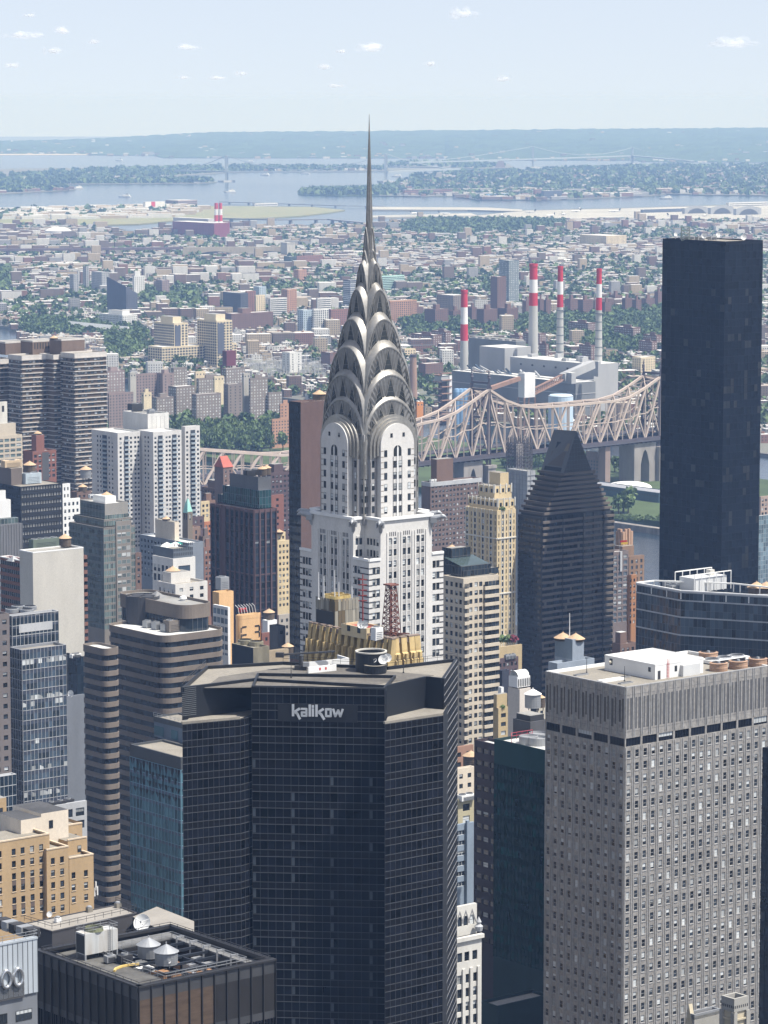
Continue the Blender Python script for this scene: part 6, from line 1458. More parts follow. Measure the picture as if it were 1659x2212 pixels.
# beige bay windowed tower with a glass top
b,bx=bld('beige_bay_tower','beige stone apartment tower with a dark glass greenhouse top and curved bays','apartment tower','S4',88,186,356,18,1150,B_BEI,None,None,M_ROOF_T,900, .3)
zb=bx.zy('S4',840);rows=rows_for(bx.z,zb,2.95,1.7,1.8)
for r in b.p.values():pass
b.p['wall']=MB();b.mb('wall').prism(inset(bx.poly, .38),11,bx.z- .4,B_BEI)
for E,cs in((bx.W,(105,128,152,172)),(bx.S,(222,248,270))):
    sheet(b,E,11,zb,B_BEI);cols=[(E.ux(qx('S4',x),bx.z)- .75,E.ux(qx('S4',x),bx.z)+ .75)for x in cs]
    punch(b,E,zb,bx.z,cols,rows,B_BEI, .3, .3)
for(x0,x1)in((284,356),(186,208)):
    E=bx.S.sub(bx.S.ux(qx('S4',x0),bx.z),min(bx.S.ux(qx('S4',x1),bx.z),bx.S.L- .05),0.9);
    for r in rows:
        bay=MB()
        ebox(bay,E,0,E.L,r[0]-1.35,r[0]- .15,-.95,0,B_BEI);g=MB();n=4
        for k in range(n):g.quad(E.pt(E.L*k/n+ .06,r[0]- .15,-.35),E.pt(E.L*(k+1)/n- .06,r[0]- .15,-.35),E.pt(E.L*(k+1)/n- .06,r[1]- .1,-.35),E.pt(E.L*k/n+ .06,r[1]- .1,-.35),M_GLASS)
        b.part('bay_window',g);b.part('bay',bay)
gm_=wm_('bronze_glazing_bar',(.10, .10, .10))
for t,a,c,d_,y,dd in(('R8',-35,60,212,1000,6),('R8',-40,10,106,905,14)):
    s_=Box(t,a,c,d_,y,1150+dd);b.mb('glass_top').prism(inset(s_.poly, .3),bx.z- .5,s_.z- .3,G_DKBL,M_ROOF_G)
    for E in(s_.W,s_.S):curtain(b,E,bx.z- .4,s_.z,1.6,3.0,G_DKBL,gm_,mw=.12,hw=.14)
    if y==1000:m=b.mb('glass_roof');P_=inset(s_.poly, .2);cc=(P_[0]+P_[2])/2;m.add([(*P_[0],s_.z),(*P_[1],s_.z),(*P_[2],s_.z+2.2),(*P_[3],s_.z+2.2)],[(0,1,2,3)],G_PALE)
s_=Box('R8',10,70,252,1022,1156);b.mb('glass_top').prism(inset(s_.poly, .3),bx.z- .5,s_.z- .3,G_DKBL,M_ROOF_G)
for E in(s_.W,s_.S):curtain(b,E,bx.z- .3,s_.z,1.6,3.0,G_DKBL,gm_,mw=.12,hw=.14)
b.done()
p=PT('R8',10,880,1175);water_tank((p.x,p.y,p.z-2.4),1.8, .8,'small tan cone on the dark glass top of the beige tower',leg=.1)

# yellow stone stepped tower behind it
def yellow_tower():
    D=1600;b=None;bx=Box('R8',80,246,344,708,D)
    b=Bldg('yellow_stepped_tower','slender yellow stone tower with white trim and setbacks like a wedding cake','apartment tower',bx.C)
    core(b,bx,11,B_YEL,M_ROOF_T);zb=bx.zy('R8',1420);wt=wm_('white_trim',(.62, .60, .54))
    for E,n in((bx.W,8),(bx.S,5)):
        rows=rows_for(bx.z,zb,3.05,2.1,2.2);sheet(b,E,11,zb,B_YEL);p=E.L/n
        cols=[(p*(i+ .2),p*(i+ .8))for i in range(n)if i%2==(0 if E is bx.W else 1)]+[(p*(i+ .38),p*(i+ .62))for i in range(n)if i%2==(1 if E is bx.W else 0)]
        punch(b,E,zb,bx.z,cols,rows,B_YEL, .3, .25,gm=G_DKBL)
        for i in range(n):
            if i%2==(0 if E is bx.W else 1):
                for u in(p*(i+ .2),p*(i+ .8)):ebox(b.mb('white_rib'),E,u- .16,u+ .16,zb,bx.z, .0, .22,wt)
        for k in range(4,30,9):ebox(b.mb('cornice'),E,0,E.L,rows[min(k,len(rows)-1)][1]+ .2,rows[min(k,len(rows)-1)][1]+ .75,-.05, .4,wt)
    for a,c,d_,y,dd,z0 in((96,250,340,655,5,bx.z),(122,225,322,660,10,bx.z),(150,232,322,582,12,bx.z),(206,262,306,512,18,bx.z)):
        s_=Box('R8',a,c,d_,y,D+dd);s_.z=s_.z
        b.mb('setback').prism(s_.poly,bx.z- .9,s_.z,B_YEL,M_ROOF_T)
        if y>520:
            for E in(s_.W,s_.S):
                n=max(3,int(E.L/3.2))
                for k in range(n+1):ebox(b.mb('pinnacle'),E,min(max(E.L*k/n- .3,0),E.L- .6),min(E.L*k/n+ .3,E.L),s_.z-3.4,s_.z+1.0, .0, .35,wt)
                for k in range(n):b.win(E,E.L*(k+ .5)/n,s_.z-3.2,1.3,1.9, .05, .2)
    b.done()
    p=PT('R8',272,700,D+3);plant('roof_shrub',(p.x,p.y,bx.z- .9),1.6,2.2,'green shrub on a terrace of the yellow stepped tower')
def leafy(m,c,r,h,n,mats,rnd,s=.9):
    for k in range(n):
        a=rnd.uniform(0,2*math.pi);t=rnd.uniform(-.9,1);rr=r*math.sqrt(max(0,1-t*t))*rnd.uniform(.35,1.05);p=Vector((c[0]+rr*math.cos(a),c[1]+rr*math.sin(a),c[2]+h/2+t*h/2))
        u=Vector((rnd.uniform(-1,1),rnd.uniform(-1,1),rnd.uniform(-.3,1))).normalized();v=u.cross(Vector((rnd.uniform(-1,1),rnd.uniform(-1,1), .3))).normalized();w=s*rnd.uniform(.6,1.3)
        m.quad(p-u*w-v*w* .7,p+u*w-v*w* .7,p+u*w* .7+v*w* .8,p-u*w+v*w* .7,rnd.choice(mats))
LEAF=[mat('leaf_green',(.09, .14, .05),rough=.8,var=.2,scale=.2),mat('leaf_dark',(.06, .10, .042),rough=.85,var=.2,scale=.2),mat('leaf_light',(.125, .175, .072),rough=.8,var=.2,scale=.2)]
M_BARK=mat('bark',(.07, .055, .04),rough=.95,var=.2)
def plant(name,p,r,h,label,cat='shrub'):
    o=empty(name,p,label,cat);m=MB();rd=random.Random(9);leafy(m,(0,0,h* .25),r,h* .8,70,LEAF,rd,r* .28);m.build('foliage',o);m=MB();m.lathe((0,0,0),[(.12,0),(.06,h* .6)],M_BARK,6);m.build('stem',o);return o
yellow_tower()

# brown brick apartment house, scaffolded block
b,bx=bld('brown_brick_apartments','wide brown brick apartment block with a pale parapet and a square brick bulkhead','apartment building','R7',1078,1150,1560,665,1900,wm_('cool_brown_brick',(.15, .11, .10)),pst(2.7,2.85,1.5,1.5,blinds=.7),None,M_ROOF_W,1200)
for E in(bx.W,bx.S):ebox(b.mb('pale_parapet'),E,0,E.L,bx.z-2.4,bx.z+ .05,-.3, .2,B_LGRY)
bk=bulk(b,bx, .14, .46, .1, .75,14,B_BRK,bx.z- .9);b.done()
for i in range(3):q_=bx.at(.06+ .07*i, .2);ac_unit((q_[0],q_[1],bx.z- .9),2,1.6,2.2,'white roof unit left of the square brick bulkhead',M_WHITE,group='white roof units by the square brick bulkhead')
b,bx=bld('pale_mesh_block','pale grey building wrapped in scaffold netting behind the yellow tower','building','R8',300,402,446,502,2120,wm_('netting_grey',(.32, .33, .34),var=.25),None,None,M_ROOF_G,None, .4)
for E in(bx.W,bx.S):
    for k in range(12):ebox(b.mb('scaffold_bars'),E,0,E.L,bx.z-3-k*3.2,bx.z-2.7-k*3.2, .05, .4,B_GRY)
    for k in range(int(E.L/3)):ebox(b.mb('scaffold_bars'),E,k*3,k*3+ .2,bx.z-45,bx.z+2.2, .1, .3,B_GRY)
b.done()

# dark terraced tower with a wedge roof
def wedge_tower():
    D=1600;DULLB=wm_('dull_blind',(.13, .12, .11));dk=wm_('bronze_black_wall',(.022, .021, .023));bal=wm_('bronze_balcony',(.135, .115, .10));b=None
    bx=Box('R8',355,478,850,745,D);b=Bldg('wedge_roof_tower','black apartment tower with stepped terraces and a slanted wedge roof','apartment tower',bx.C)
    zb=bx.zy('R8',1660);fh=3.0;gl=glass('bronze_glass',(.02, .022, .026),isl=.7)
    core(b,bx,11,dk,M_ROOF_D, .5)
    ribbon(b,bx.W,zb,bx.z,fh, .55,dk,gl, .3,1.2);sheet(b,bx.W,11,zb,dk);sheet(b,bx.S,11,zb,dk);sheet(b,bx.S,zb,bx.z,dk,o=-.1)
    ebox(b.mb('corner_ledge'),bx.W,0, .2,zb,bx.z,0, .1,dk)
    n=7;p=bx.S.L/n;z=bx.z;k=0;rb=random.Random(8)
    while z-fh>zb:
        lv=MB();gl_=MB()
        for i in range(n):
            o=1.3 if i%2==0 else .5;u0,u1=p*i+(.0 if i else .02),p*(i+1)- .02
            ebox(lv,bx.S,u0,u1,z-fh,z-fh+1.2,-.05,o,bal if i not in(5,6)or True else dk);m_=int((u1-u0)/1.4)
            for j in range(m_):gl_.quad(bx.S.pt(u0+(u1-u0)*j/m_+ .05,z-fh+1.22,o-1.0 if o>1 else .1),bx.S.pt(u0+(u1-u0)*(j+1)/m_- .05,z-fh+1.22,o-1.0 if o>1 else .1),bx.S.pt(u0+(u1-u0)*(j+1)/m_- .05,z,o-1.0 if o>1 else .1),bx.S.pt(u0+(u1-u0)*j/m_+ .05,z,o-1.0 if o>1 else .1),DULLB if rb.random()< .05 else gl)
        for i in range(n+1):ebox(lv,bx.S,max(0,p*i- .15),min(bx.S.L,p*i+ .15),z-fh,z,-.05, .7,dk)
        b.part('balcony_storey',lv);b.part('window_band',gl_);z-=fh;k+=1
    for i in range(9):  # terraces stepping in
        f=(i+1)/9;yt=745-(745-512)*f;xl=355+(462-355)*f;xr=850-(850-752)*f;xc=478+(592-478)*f
        s_=Box('R8',xl,xc,xr,yt,D+2+1.5*i);m=MB();zlo=bx.z-2 if i==0 else s_.z-6.5
        m.prism(inset(s_.poly, .3),zlo,s_.z-1.0,dk,M_ROOF_D)
        for E in(s_.W,s_.S):
            ebox(m,E,-.3,E.L+ .3,s_.z-1.25,s_.z,-.3, .6,bal if E is s_.S else wm_('dark_bronze_rail',(.07, .06, .055)));m.prism([E.pt(.5,0,-.28)[:2],E.pt(E.L- .5,0,-.28)[:2],E.pt(E.L- .5,0,-.1)[:2],E.pt(.5,0,-.1)[:2]],s_.z-3.2,s_.z-1.3,gl)
        b.part('terrace',m)
        top=s_
    # wedge
    z0=top.z- .5;A_,C_,B_=top.A,top.C,top.B;K_=top.K
    zr=PT('R8',600,288,D+26).z;zr0=zr
    Wm=inset(top.poly, .8);R0=PT('R8',543,284,D+28);R1=PT('R8',660,292,D+14)
    m=MB();sl=wm_('slate_wedge',(.07, .072, .078),rough=.4);v=[(*Wm[3],z0),(*Wm[0],z0),(*Wm[1],z0),(*Wm[2],z0),tuple(R0),tuple(R1)]
    m.add(v,[(0,1,5,4),(2,3,4,5),(1,2,5),(3,0,4)],sl);b.part('wedge_roof',m)
    fr=MB();a,c,d_,e_=[Vector(x)for x in(v[0],v[1],v[5],v[4])];nrm=(c-a).cross(e_-a).normalized()
    if nrm.y>0:nrm=-nrm
    def on(s,t):return(a.lerp(c,s)).lerp(e_.lerp(d_,s),t)
    for(s0,s1,t0,t1,mt_)in((.32, .62, .52, .72,M_BLKGLASS),(.66, .90, .52, .70,wm_('bronze_hatch',(.16, .13, .10))),(.12, .86, .04, .13,M_BLKGLASS),(.22, .84, .16, .50,wm_('bronze_panel_dull',(.075, .065, .055)))):fr.quad(on(s0,t0)+nrm* .12,on(s1,t0)+nrm* .12,on(s1,t1)+nrm* .12,on(s0,t1)+nrm* .12,mt_)
    b.part('roof_hatch',fr);gr=MB()
    tri=[Vector(v[1]),Vector(v[2]),Vector(v[5])];nr=(tri[1]-tri[0]).cross(tri[2]-tri[0]).normalized()
    if nr.y>0:nr=-nr
    for k in range(1,10):
        f=k/10;gr.bar(tri[0].lerp(tri[2],f)+nr* .08,tri[1].lerp(tri[2],f)+nr* .08, .16,M_DARKSTEEL2);gr.bar(tri[0].lerp(tri[1],f)+nr* .08,(tri[0].lerp(tri[2],min(1,2*f))if f< .5 else tri[1].lerp(tri[2],min(1,2*(1-f))))+nr* .08, .12,M_DARKSTEEL2)
    b.part('glazing_bars',gr);b.done()
M_DARKSTEEL2=mat('mid_steel',(.10, .11, .12),rough=.5,var=.1)
wedge_tower()

# the big black glass tower
def black_slab():
    D=1560;bx=Box('d',1431.5,1567,1648,521.5,D);b=Bldg('tall_black_tower','tall plain black glass tower with aerials and white dishes on its flat roof','skyscraper',bx.C);z=bx.z
    gA,gB=glass('jet_glass',(.004, .006, .011),isl=.4,rough=.2,spec=.15),glass('jet_glass_pale',(.013, .0125, .012),isl=.5,rough=.3,spec=.25);mm=wm_('jet_bar',(.010, .012, .017),spec=.1)
    zb=P(0,1290,D).z;b.mb('wall').prism(inset(bx.poly, .4),11,z- .6,M_BLKPANEL,M_ROOF_T);b.mb('parapet').ring(bx.poly, .5,z-1.4,z,mm)
    rb=random.Random(6)
    for E,n in((bx.W,14),(bx.S,11)):
        rows=int((z-1.4-zb)/3.55);g,m=MB(),MB();p=E.L/n
        lit=[[rb.random()for _ in range(n)]for _ in range(rows)]
        for r in range(rows):
            z1=z-1.4-r*3.55;z0=z1-3.55
            for k in range(n):
                t=[rb.uniform(-.012, .012)for _ in range(4)];mt_=gA
                if r>5 and E is bx.S and lit[r][k]<(.7 if k%5 in(1,2)and(r//2)%3==0 else .06):mt_=gB
                if r>5 and E is bx.W and lit[r][k]< .04:mt_=gB
                g.quad(E.pt(p*k,z0,t[0]),E.pt(p*k+p,z0,t[1]),E.pt(p*k+p,z1,t[2]),E.pt(p*k,z1,t[3]),mt_)
            m.quad(E.pt(0,z1- .25, .05),E.pt(E.L,z1- .25, .05),E.pt(E.L,z1, .05),E.pt(0,z1, .05),mm)
        for k in range(n+1):ebox(m,E,max(0,p*k- .07),min(E.L,p*k+ .07),zb,z-1.4, .012, .09,mm)
        b.part('glass_wall',g);b.part('mullion_grid',m);sheet(b,E,11,zb,M_BLKPANEL,'base_wall')
    b.done();zr=z- .6;kerb=M_WHITE
    rd=random.Random(12)
    for i in range(13):
        q_=bx.at(rd.uniform(.08, .92),rd.uniform(.06, .95));h=rd.uniform(1.5,4)
        if i%3==0:dish((q_[0],q_[1],zr),rd.uniform(.9,1.5),'white satellite dish among the aerials on the tall black tower',(rd.uniform(-.5, .5),-1, .2),rd.uniform(1,2.4),'dishes on the tall black tower')
        elif i%3==1:mast((q_[0],q_[1],zr),h, .14,'thin aerial on the tall black tower roof',M_STEEL,2,'antenna_mast');bpy.context.scene.objects[-1]if False else None
        else:ac_unit((q_[0],q_[1],zr),4,2.4,1.6,'grey roof unit among the aerials of the tall black tower',M_STEEL,group='roof units on the tall black tower')
    for o in[o for o in bpy.data.objects if o.get('label')=='thin aerial on the tall black tower roof']:o['group']='aerials on the tall black tower'
    p=PT('Z4',1302,58,D+22);o=empty('scaffold_tower',(p.x,p.y,zr),'greenish lattice aerial tower at the left end of the tall black tower roof','aerial');m=MB();mt_=wm_('green_steel',(.20, .24, .22));s_=1.9;h=6.5
    cs=[(-s_,-s_),(s_,-s_),(s_,s_),(-s_,s_)]
    for i in range(4):
        j=(i+1)%4;m.bar((*cs[i],0),(*cs[i],h), .25,mt_)
        for k in range(4):m.bar((*cs[i],h*k/4),(*cs[j],h*(k+1)/4), .16,mt_);m.bar((*cs[i],h*(k+1)/4),(*cs[j],h*(k+1)/4), .16,mt_)
    m.build('lattice',o)
black_slab()

# glass building with angled front
def angled_glass():
    D=1250;z=P(qx('R8',1205),qy('R8',1130),D).z;g=lambda x,y:v2(GT('R8',x,y,z));mm=wm_('slate_bar',(.13, .15, .17));gl=glass('slate_glass',(.035, .05, .065),isl=.9,rough=.08)
    pl=[g(973,1088),g(1205,1130),g(1720,1160),g(1720,1118),g(1480,1092),g(1065,1077)]
    b=Bldg('angled_glass_building','blue grey glass office building with angled sides and a white framed roof edge','office building',pl[1])
    b.mb('wall').prism(inset(pl, .5),11,z-3.2,B_GRYD,M_ROOF_G);zb=P(0,1470,D).z
    for i in(0,1):
        E=Edge(pl[i],pl[i+1]);zz=z
        for k,(h_,f)in enumerate(((3.2,1),(6.5,1),(7,1),(16,1),(40,1))):
            z0=max(zz-h_,zb)
            if z0>=zz:break
            curtain(b,E,z0,zz- .5,1.7,3.3,gl if k!=3 else G_DKBL,mm,mw=.08,hw=.1,tilt=.03);ebox(b.mb('pale_ledge'),E,0,E.L,zz- .45,zz,-.3, .35,B_LGRY);zz=z0
        sheet(b,E,11,zb,B_GRYD,'base_wall')
    fr=b.mb('roof_frame');n=len(pl)
    for i in range(n):
        a,c=pl[i],pl[(i+1)%n];fr.bar((*a,z+ .3),(*c,z+ .3), .8,M_WHITE, .5);L=(c-a).length
        for k in range(int(L/9)+1):p_=a.lerp(c,k*9/L);fr.bar((*p_,z-3),(*p_,z), .4,M_WHITE)
    b.done()
    p=GT('R8',1320,1118,z-3.2);e=empty('roof_plant',(p.x,p.y,z-3.2),'white framed plant structure on the angled glass building','roof plant');m=MB();m.cbox((0,0,0),17,9,5.4,M_LOUVW);m.build('housing',e);m=MB()
    for k in range(6):
        for s_ in(-1,1):q_=ES*(-10+4*k)+EA*(s_*5.4);m.bar((*q_,0),(*q_,7.2), .35,M_WHITE)
    for s_ in(-1,1):m.bar((*(ES*-10+EA*s_*5.4),7.2),(*(ES*10+EA*s_*5.4),7.2), .35,M_WHITE)
    m.build('frame',e);m=MB();m.cbox((3,2,5.4),2.4,2.4,2.2,B_CREAM);m.build('vent',e)
    for i,(x,y)in enumerate(((1150,1105),(1185,1108),(1165,1120))):p=GT('R8',x,y,z-3.2);ac_unit((p.x,p.y,z-3.2),5,4,1.8,'grey fan unit left of the white framed plant',M_STEEL,group='fan units on the angled glass building')
    for i,x in enumerate((1600,1650)):p=GT('R8',x,1140,z-3.2);water_tank((p.x,p.y,z-3.2),3.4,2.2,('tan cone roofed tank on the angled glass building, the left one','tan cone roofed tank on the angled glass building at the picture edge')[i],leg=.3)
angled_glass()
# mechanical block with two tan cones, water tank blocks
b,bx=bld('blue_grey_plant_block','blue grey windowless block topped by two tan cones and a white pole','plant block','S4',629,714,769,312,990,wm_('blue_grey_panel',(.27, .31, .36)),None,None,M_ROOF_W,None, .7)
ebox(b.mb('upper_band'),bx.W,0,bx.W.L,bx.z-6.2,bx.z- .01, .005, .05,wm_('blue_grey_panel_dark',(.17, .21, .25)));b.done()
for i,f in enumerate(((.28, .72),(.66, .25))):q_=bx.at(*f);water_tank((q_[0],q_[1],bx.z-1.2),2.6, .8,('tan cone roof on the blue grey block, the farther of two','tan cone roof on the blue grey block, the nearer of two')[i],leg=.1)
q_=bx.at(.5, .5);mast((q_[0],q_[1],bx.z- .8),8.2, .16,'white pole between the two tan cones',M_WHITE)
b,bx=bld('blue_grey_base_block','low blue grey block at the foot of the windowless plant block','plant block','S4',596,640,820,428,985,wm_('blue_grey_panel',(.27, .31, .36)),None,None,M_ROOF_W);b.done()
b,bx=bld('cream_chimney_block','narrow cream stucco block with a big white cooling unit on top','building','N2',366,494,616,1125,1080,wm_('cream_pink_stucco',(.58, .53, .47)),None,None,M_ROOF_D,None, .2);b.done()
p=bx.at(.5, .5);e=empty('cooling_unit',(p[0],p[1],bx.z- .1),'white cooling unit with a barrel top on the cream stucco block','cooling unit');m=MB();m.cbox((0,0, .5),bx.wr*1.15,bx.wl* .75,3.6,M_WHITE);m.build('casing',e);m=MB()
for k in range(8):
    a0,a1=math.pi*k/8,math.pi*(k+1)/8;w_=bx.wr* .5;r_=bx.wl* .36
    pa=[(EA*(r_*math.cos(a))+ES*s_,4.1+r_* .9*math.sin(a))for a in(a0,a1)for s_ in(-w_,w_)]
    m.quad((*pa[0][0],pa[0][1]),(*pa[1][0],pa[1][1]),(*pa[3][0],pa[3][1]),(*pa[2][0],pa[2][1]),M_WHITE)
m.build('barrel_top',e);m=MB();E=Edge(-ES*bx.wr* .56-EA*bx.wl* .39,ES*bx.wr* .56-EA*bx.wl* .39)
for k in range(7):ebox(m,E,E.L*k/7+ .2,E.L*k/7+E.L* .09, .8,3.4, .0, .06,M_DARKSTEEL)
m.build('grille',e)
b,bx=bld('tan_terrace_house','small tan terraced house with plants beside the beige bay tower','apartment building','N2',200,258,466,1335,1110,wm_('ochre_brick',(.42, .33, .19)),pst(3.2,3.1,2.2,1.5),None,M_ROOF_T,1720);bk=bulk(b,bx, .0, .55, .3, .9,5.5,wm_('ochre_brick',(.42, .33, .19)),bx.z- .9);b.done()
q_=bx.at(.8, .3);plant('roof_tree',(q_[0],q_[1],bx.z- .9),1.5,4.5,'small potted tree on the tan terraced house','tree')
q_=bx.at(.25, .1);plant('roof_shrub',(q_[0],q_[1],bx.z- .9), .9,1.6,'little green shrub at the edge of the tan terraced house')
b,bx=bld('charcoal_tank_block','charcoal brick block carrying a large metal water tank','building','N2',420,612,800,1490,960,B_GRYD,None,None,M_ROOF_D);b2_=bulk(b,bx, .1, .9, .1, .9,2.6,M_DARKSTEEL,bx.z- .9);b.done()
p=PT('N2',638,1420,972);water_tank((p.x,p.y,b2_.z- .05),89* .19531/(F/972),155* .19531/(F/972),'large ribbed metal water tank with a white cone roof',False, .6,M_WHITE)
for i,x in enumerate((650,728)):p=PT('N2',x,1290,1040);water_tank((p.x,p.y,p.z-2),48* .19531/(F/1040),3.2,('wooden water tank with a tan cone behind the ribbed metal tank','wooden water tank with a tan cone close to the steel tower')[i],leg=1)
b,bx=bld('pale_cornice_block','pale stone block with a cornice below the two wooden tanks','building','N2',690,700,830,1300,1045,wm_('pale_stone',(.5, .46, .38)),pst(2.4,3,1.2,1.5),None,M_ROOF_T);b.done()
b,bx=bld('dark_brick_low_block','dark brick block with a white roof left of the wedge roofed tower','building','N2',240,250,480,792,1330,B_PUR,pst(2.2,3,1.2,1.6),None,M_ROOF_W,1100);b.done()
for i in range(3):q_=bx.at(.45+ .16*i, .2);ac_unit((q_[0],q_[1],bx.z- .9),1.8,1.5,1.8,'roof unit on the dark brick block',M_STEEL,group='roof units on the dark brick block')
b,bx=bld('tan_roof_terrace','low tan block with a planted roof garden beside the yellow tower','building','N2',235,245,520,665,1420,wm_('ochre_brick',(.42, .33, .19)),None,None,M_ROOF_T);b.done()
for i,(x,c_,l)in enumerate(((290,LEAF,'green shrub at the left end of the roof garden'),(360,LEAF,'light green shrub in the middle of the roof garden'),(412,None,'round dark red shrub in the roof garden'))):
    p=GT('N2',x,625,bx.z- .9);o=plant('roof_shrub',(p.x,p.y,bx.z- .9),2.4,3.6,l)
    if c_ is None:o.children[0].data.materials.clear();[o.children[0].data.materials.append(mat('red_leaf',(.16, .03, .045),var=.2))for _ in range(3)]
b,bx=bld('navy_low_block','navy panelled low block between the beige tower and the dark brick block','building','N2',260,300,380,920,1200,wm_('navy_panel',(.04, .045, .065)),None,None,M_ROOF_D);b.done()
b,bx=bld('white_vent_block','white stair block beside the tan terraced house','building','N2',255,290,318,1105,1130,M_WHITE,None,None,M_ROOF_W,None, .2);b.done()
# green and violet glass block, slivers near it
b,bx=bld('green_glass_block','dark green glass office block beside the steel tower','office building','S4',335,610,760,855,900,wm_('deep_green_wall',(.012, .03, .03)),None,None,M_ROOF_W,None, .8)
zt_=bx.z;sheet(b,bx.W,bx.z-7,bx.z,wm_('deep_green_panel',(.003, .036, .036),rough=.4,spec=.12),'glass_head', .02);curtain(b,bx.W,bx.zy('S5',870),bx.z-7,1.5,3.7,glass('deep_green_glass',(.003, .036, .034),isl=.8,spec=.15),wm_('deep_green_panel',(.010, .034, .038)),wm_('deep_green_panel',(.010, .034, .038)), .42,mw=.05,hw=.1,tilt=.015);b.done()
for i,(x,y)in enumerate(((500,815),(548,800),(545,822))):p=GT('S4',x,y,bx.z- .8);m=MB();m.lathe((0,0,0),[(2.7,0),(2.7,2.2),(2.5,2.3),(2.4,1.7),(.02,1.6)],M_STEEL,22);m.lathe((0,0,1.62),[(1.9,0),(.02, .02)],M_DARKSTEEL,18);tag(m.build('round_tank',None,(p.x,p.y,bx.z- .8)),'round open galvanised tank on the green glass block','tank','round tanks on the green glass block')
m=MB();pts=[GT('S4',*a,bx.z+ .1)for a in((418,812),(418,798),(520,782))];railing(m,pts,2.0,mat('red_rail',(.40, .07, .09),var=.1),1.6, .14);tag(m.build('railing'),'red railing on the green glass block roof','railing')
b,bx=bld('violet_office_block','dark violet office block left of the green glass block','office building','S4',238,350,420,822,925,wm_('violet_wall',(.045, .034, .04)),None,pst(3.4,3.7,2.4,1.5,gm=glass('brown_glass',(.085, .07, .06),isl=.7),blinds=.1),M_ROOF_W,1800);b.done()
b,bx=bld('green_annex','low dark green annex in front of the green glass block','office building','S5',215,300,560,1035,870,wm_('deep_green_wall',(.012, .03, .03)),None,None,M_ROOF_G,None);b.done()
def ornate():
    D=800;bx=Box('S5',60,62,198,545,D);b=Bldg('ornate_white_tower','ornate white terracotta tower with a red roof beside the black glass tower','office building',bx.C);z=bx.z;wt=wm_('white_terracotta',(.56, .545, .50));S=bx.S
    core(b,bx,11,wt,mat('red_deck',(.33, .07, .06),var=.15), .5);zc=bx.zy('S5',700);zb=60
    def c(*xs):return[(S.ux(qx('S5',x),z)- .72,S.ux(qx('S5',x),z)+ .72)for x in xs]
    punch(b,S,zc,z,c(112,142,174),[(z-5.2,z-2.7),(z-9.6,z-7.9),(z-13.2,z-11.5)],wt, .3, .1)
    for r in(z-10.0,z-7.8,z-13.6,z-11.4):ebox(b.mb('dark_band'),S,0,S.L,r- .15,r+ .15, .0, .03,M_DBAND)
    for x in(112,142,174):u=S.ux(qx('S5',x),z);b.mb('chevron').add([S.pt(u-1.4,z-4.6, .05),S.pt(u-1.1,z-4.6, .05),S.pt(u,z-1.1, .05),S.pt(u,z-1.9, .05)],[(0,1,3,2)],M_GBRICK);b.mb('chevron').add([S.pt(u+1.4,z-4.6, .05),S.pt(u+1.1,z-4.6, .05),S.pt(u,z-1.1, .055),S.pt(u,z-1.9, .055)],[(0,1,3,2)],M_GBRICK)
    lw=Box('S5',60,62,222,705,D-6);z2=lw.z;b.mb('lower_wall').prism(inset(lw.poly, .36),11,z2- .6,wt,M_ROOF_W);ebox(b.mb('cornice'),lw.S,0,lw.S.L+ .4,z2- .9,z2+ .1,-.6, .6,wt);S2=lw.S
    cc=[(S2.ux(qx('S5',x),z2)- .8,S2.ux(qx('S5',x),z2)+ .8)for x in(112,148,188)];rows=[(z2-6.2,z2-3.8)];zz=z2-9.5
    while zz>90:rows.append((zz-2.3,zz));zz-=3.55
    punch(b,S2,60,z2,cc,rows,wt, .35, .3,part='lower_wall');sheet(b,Edge(lw.B,lw.K),11,z2,wt,'lower_wall')
    for x in(130,168,205):u=S2.ux(qx('S5',x),z2);ebox(b.mb('pilaster'),S2,u- .45,u+ .45,60,z2-8, .0, .4,wt)
    b.done();p=PT('S5',207,690,D+4);m=MB();m.lathe((0,0,0),[(.9,0),(1.1,1.2),(.5,1.7),(.7,2.3),(.05,3.6)],B_LGRY,10);tag(m.build('urn_finial',None,(p.x,p.y,z2- .1)),'stone urn on the cornice of the ornate white tower','urn')
ornate()
b,bx=bld('slate_ribbon_block','slate blue block with white framed ribbon windows and a pilaster','office building','S5',60,62,186,132,1010,wm_('slate_blue_panel',(.22, .27, .33)),('p',dict(bay=6.5,fh=3.3,ww=4.6,wh=1.5,mul=4,fm=M_WHITE)),None,M_ROOF_W,470);ebox(b.mb('pilaster'),bx.S,bx.S.ux(qx('S5',140),bx.z),bx.S.ux(qx('S5',152),bx.z),60,bx.z+1,0, .9,wm_('slate_blue_panel',(.22, .27, .33)));b.done()
b,bx=bld('olive_gable_block','olive tan stucco block behind the slate blue block','building','S4',150,160,240,1085,1060,wm_('olive_stucco',(.42, .38, .25)),pst(6,4,3,2.4),None,M_ROOF_D,1290);b.done()
q_=bx.at(.5, .2);ac_unit((q_[0],q_[1],bx.z- .9),6,3,1.8,'white plant unit on the olive stucco block',M_WHITE,fans=2)
b,bx=bld('brown_tank_block','reddish brown block with a white roof below the beige bay tower','building','S4',130,140,235,835,1100,wm_('reddish_brick',(.30, .18, .13)),pst(4,3.4,1.6,1.6),None,M_ROOF_W,1000);b.done()
p=PT('S4',222,905,1096);water_tank((p.x,p.y,p.z-2.2),2.6,4,'dark water tank with an orange roof before the violet block',leg=.5)
b,bx=bld('tan_step_block','tan stepped block between the reddish block and the olive one','building','S4',130,150,240,940,1080,B_TANL,pst(3.4,3.3,1.6,1.6),None,M_ROOF_T,1060);b.done()
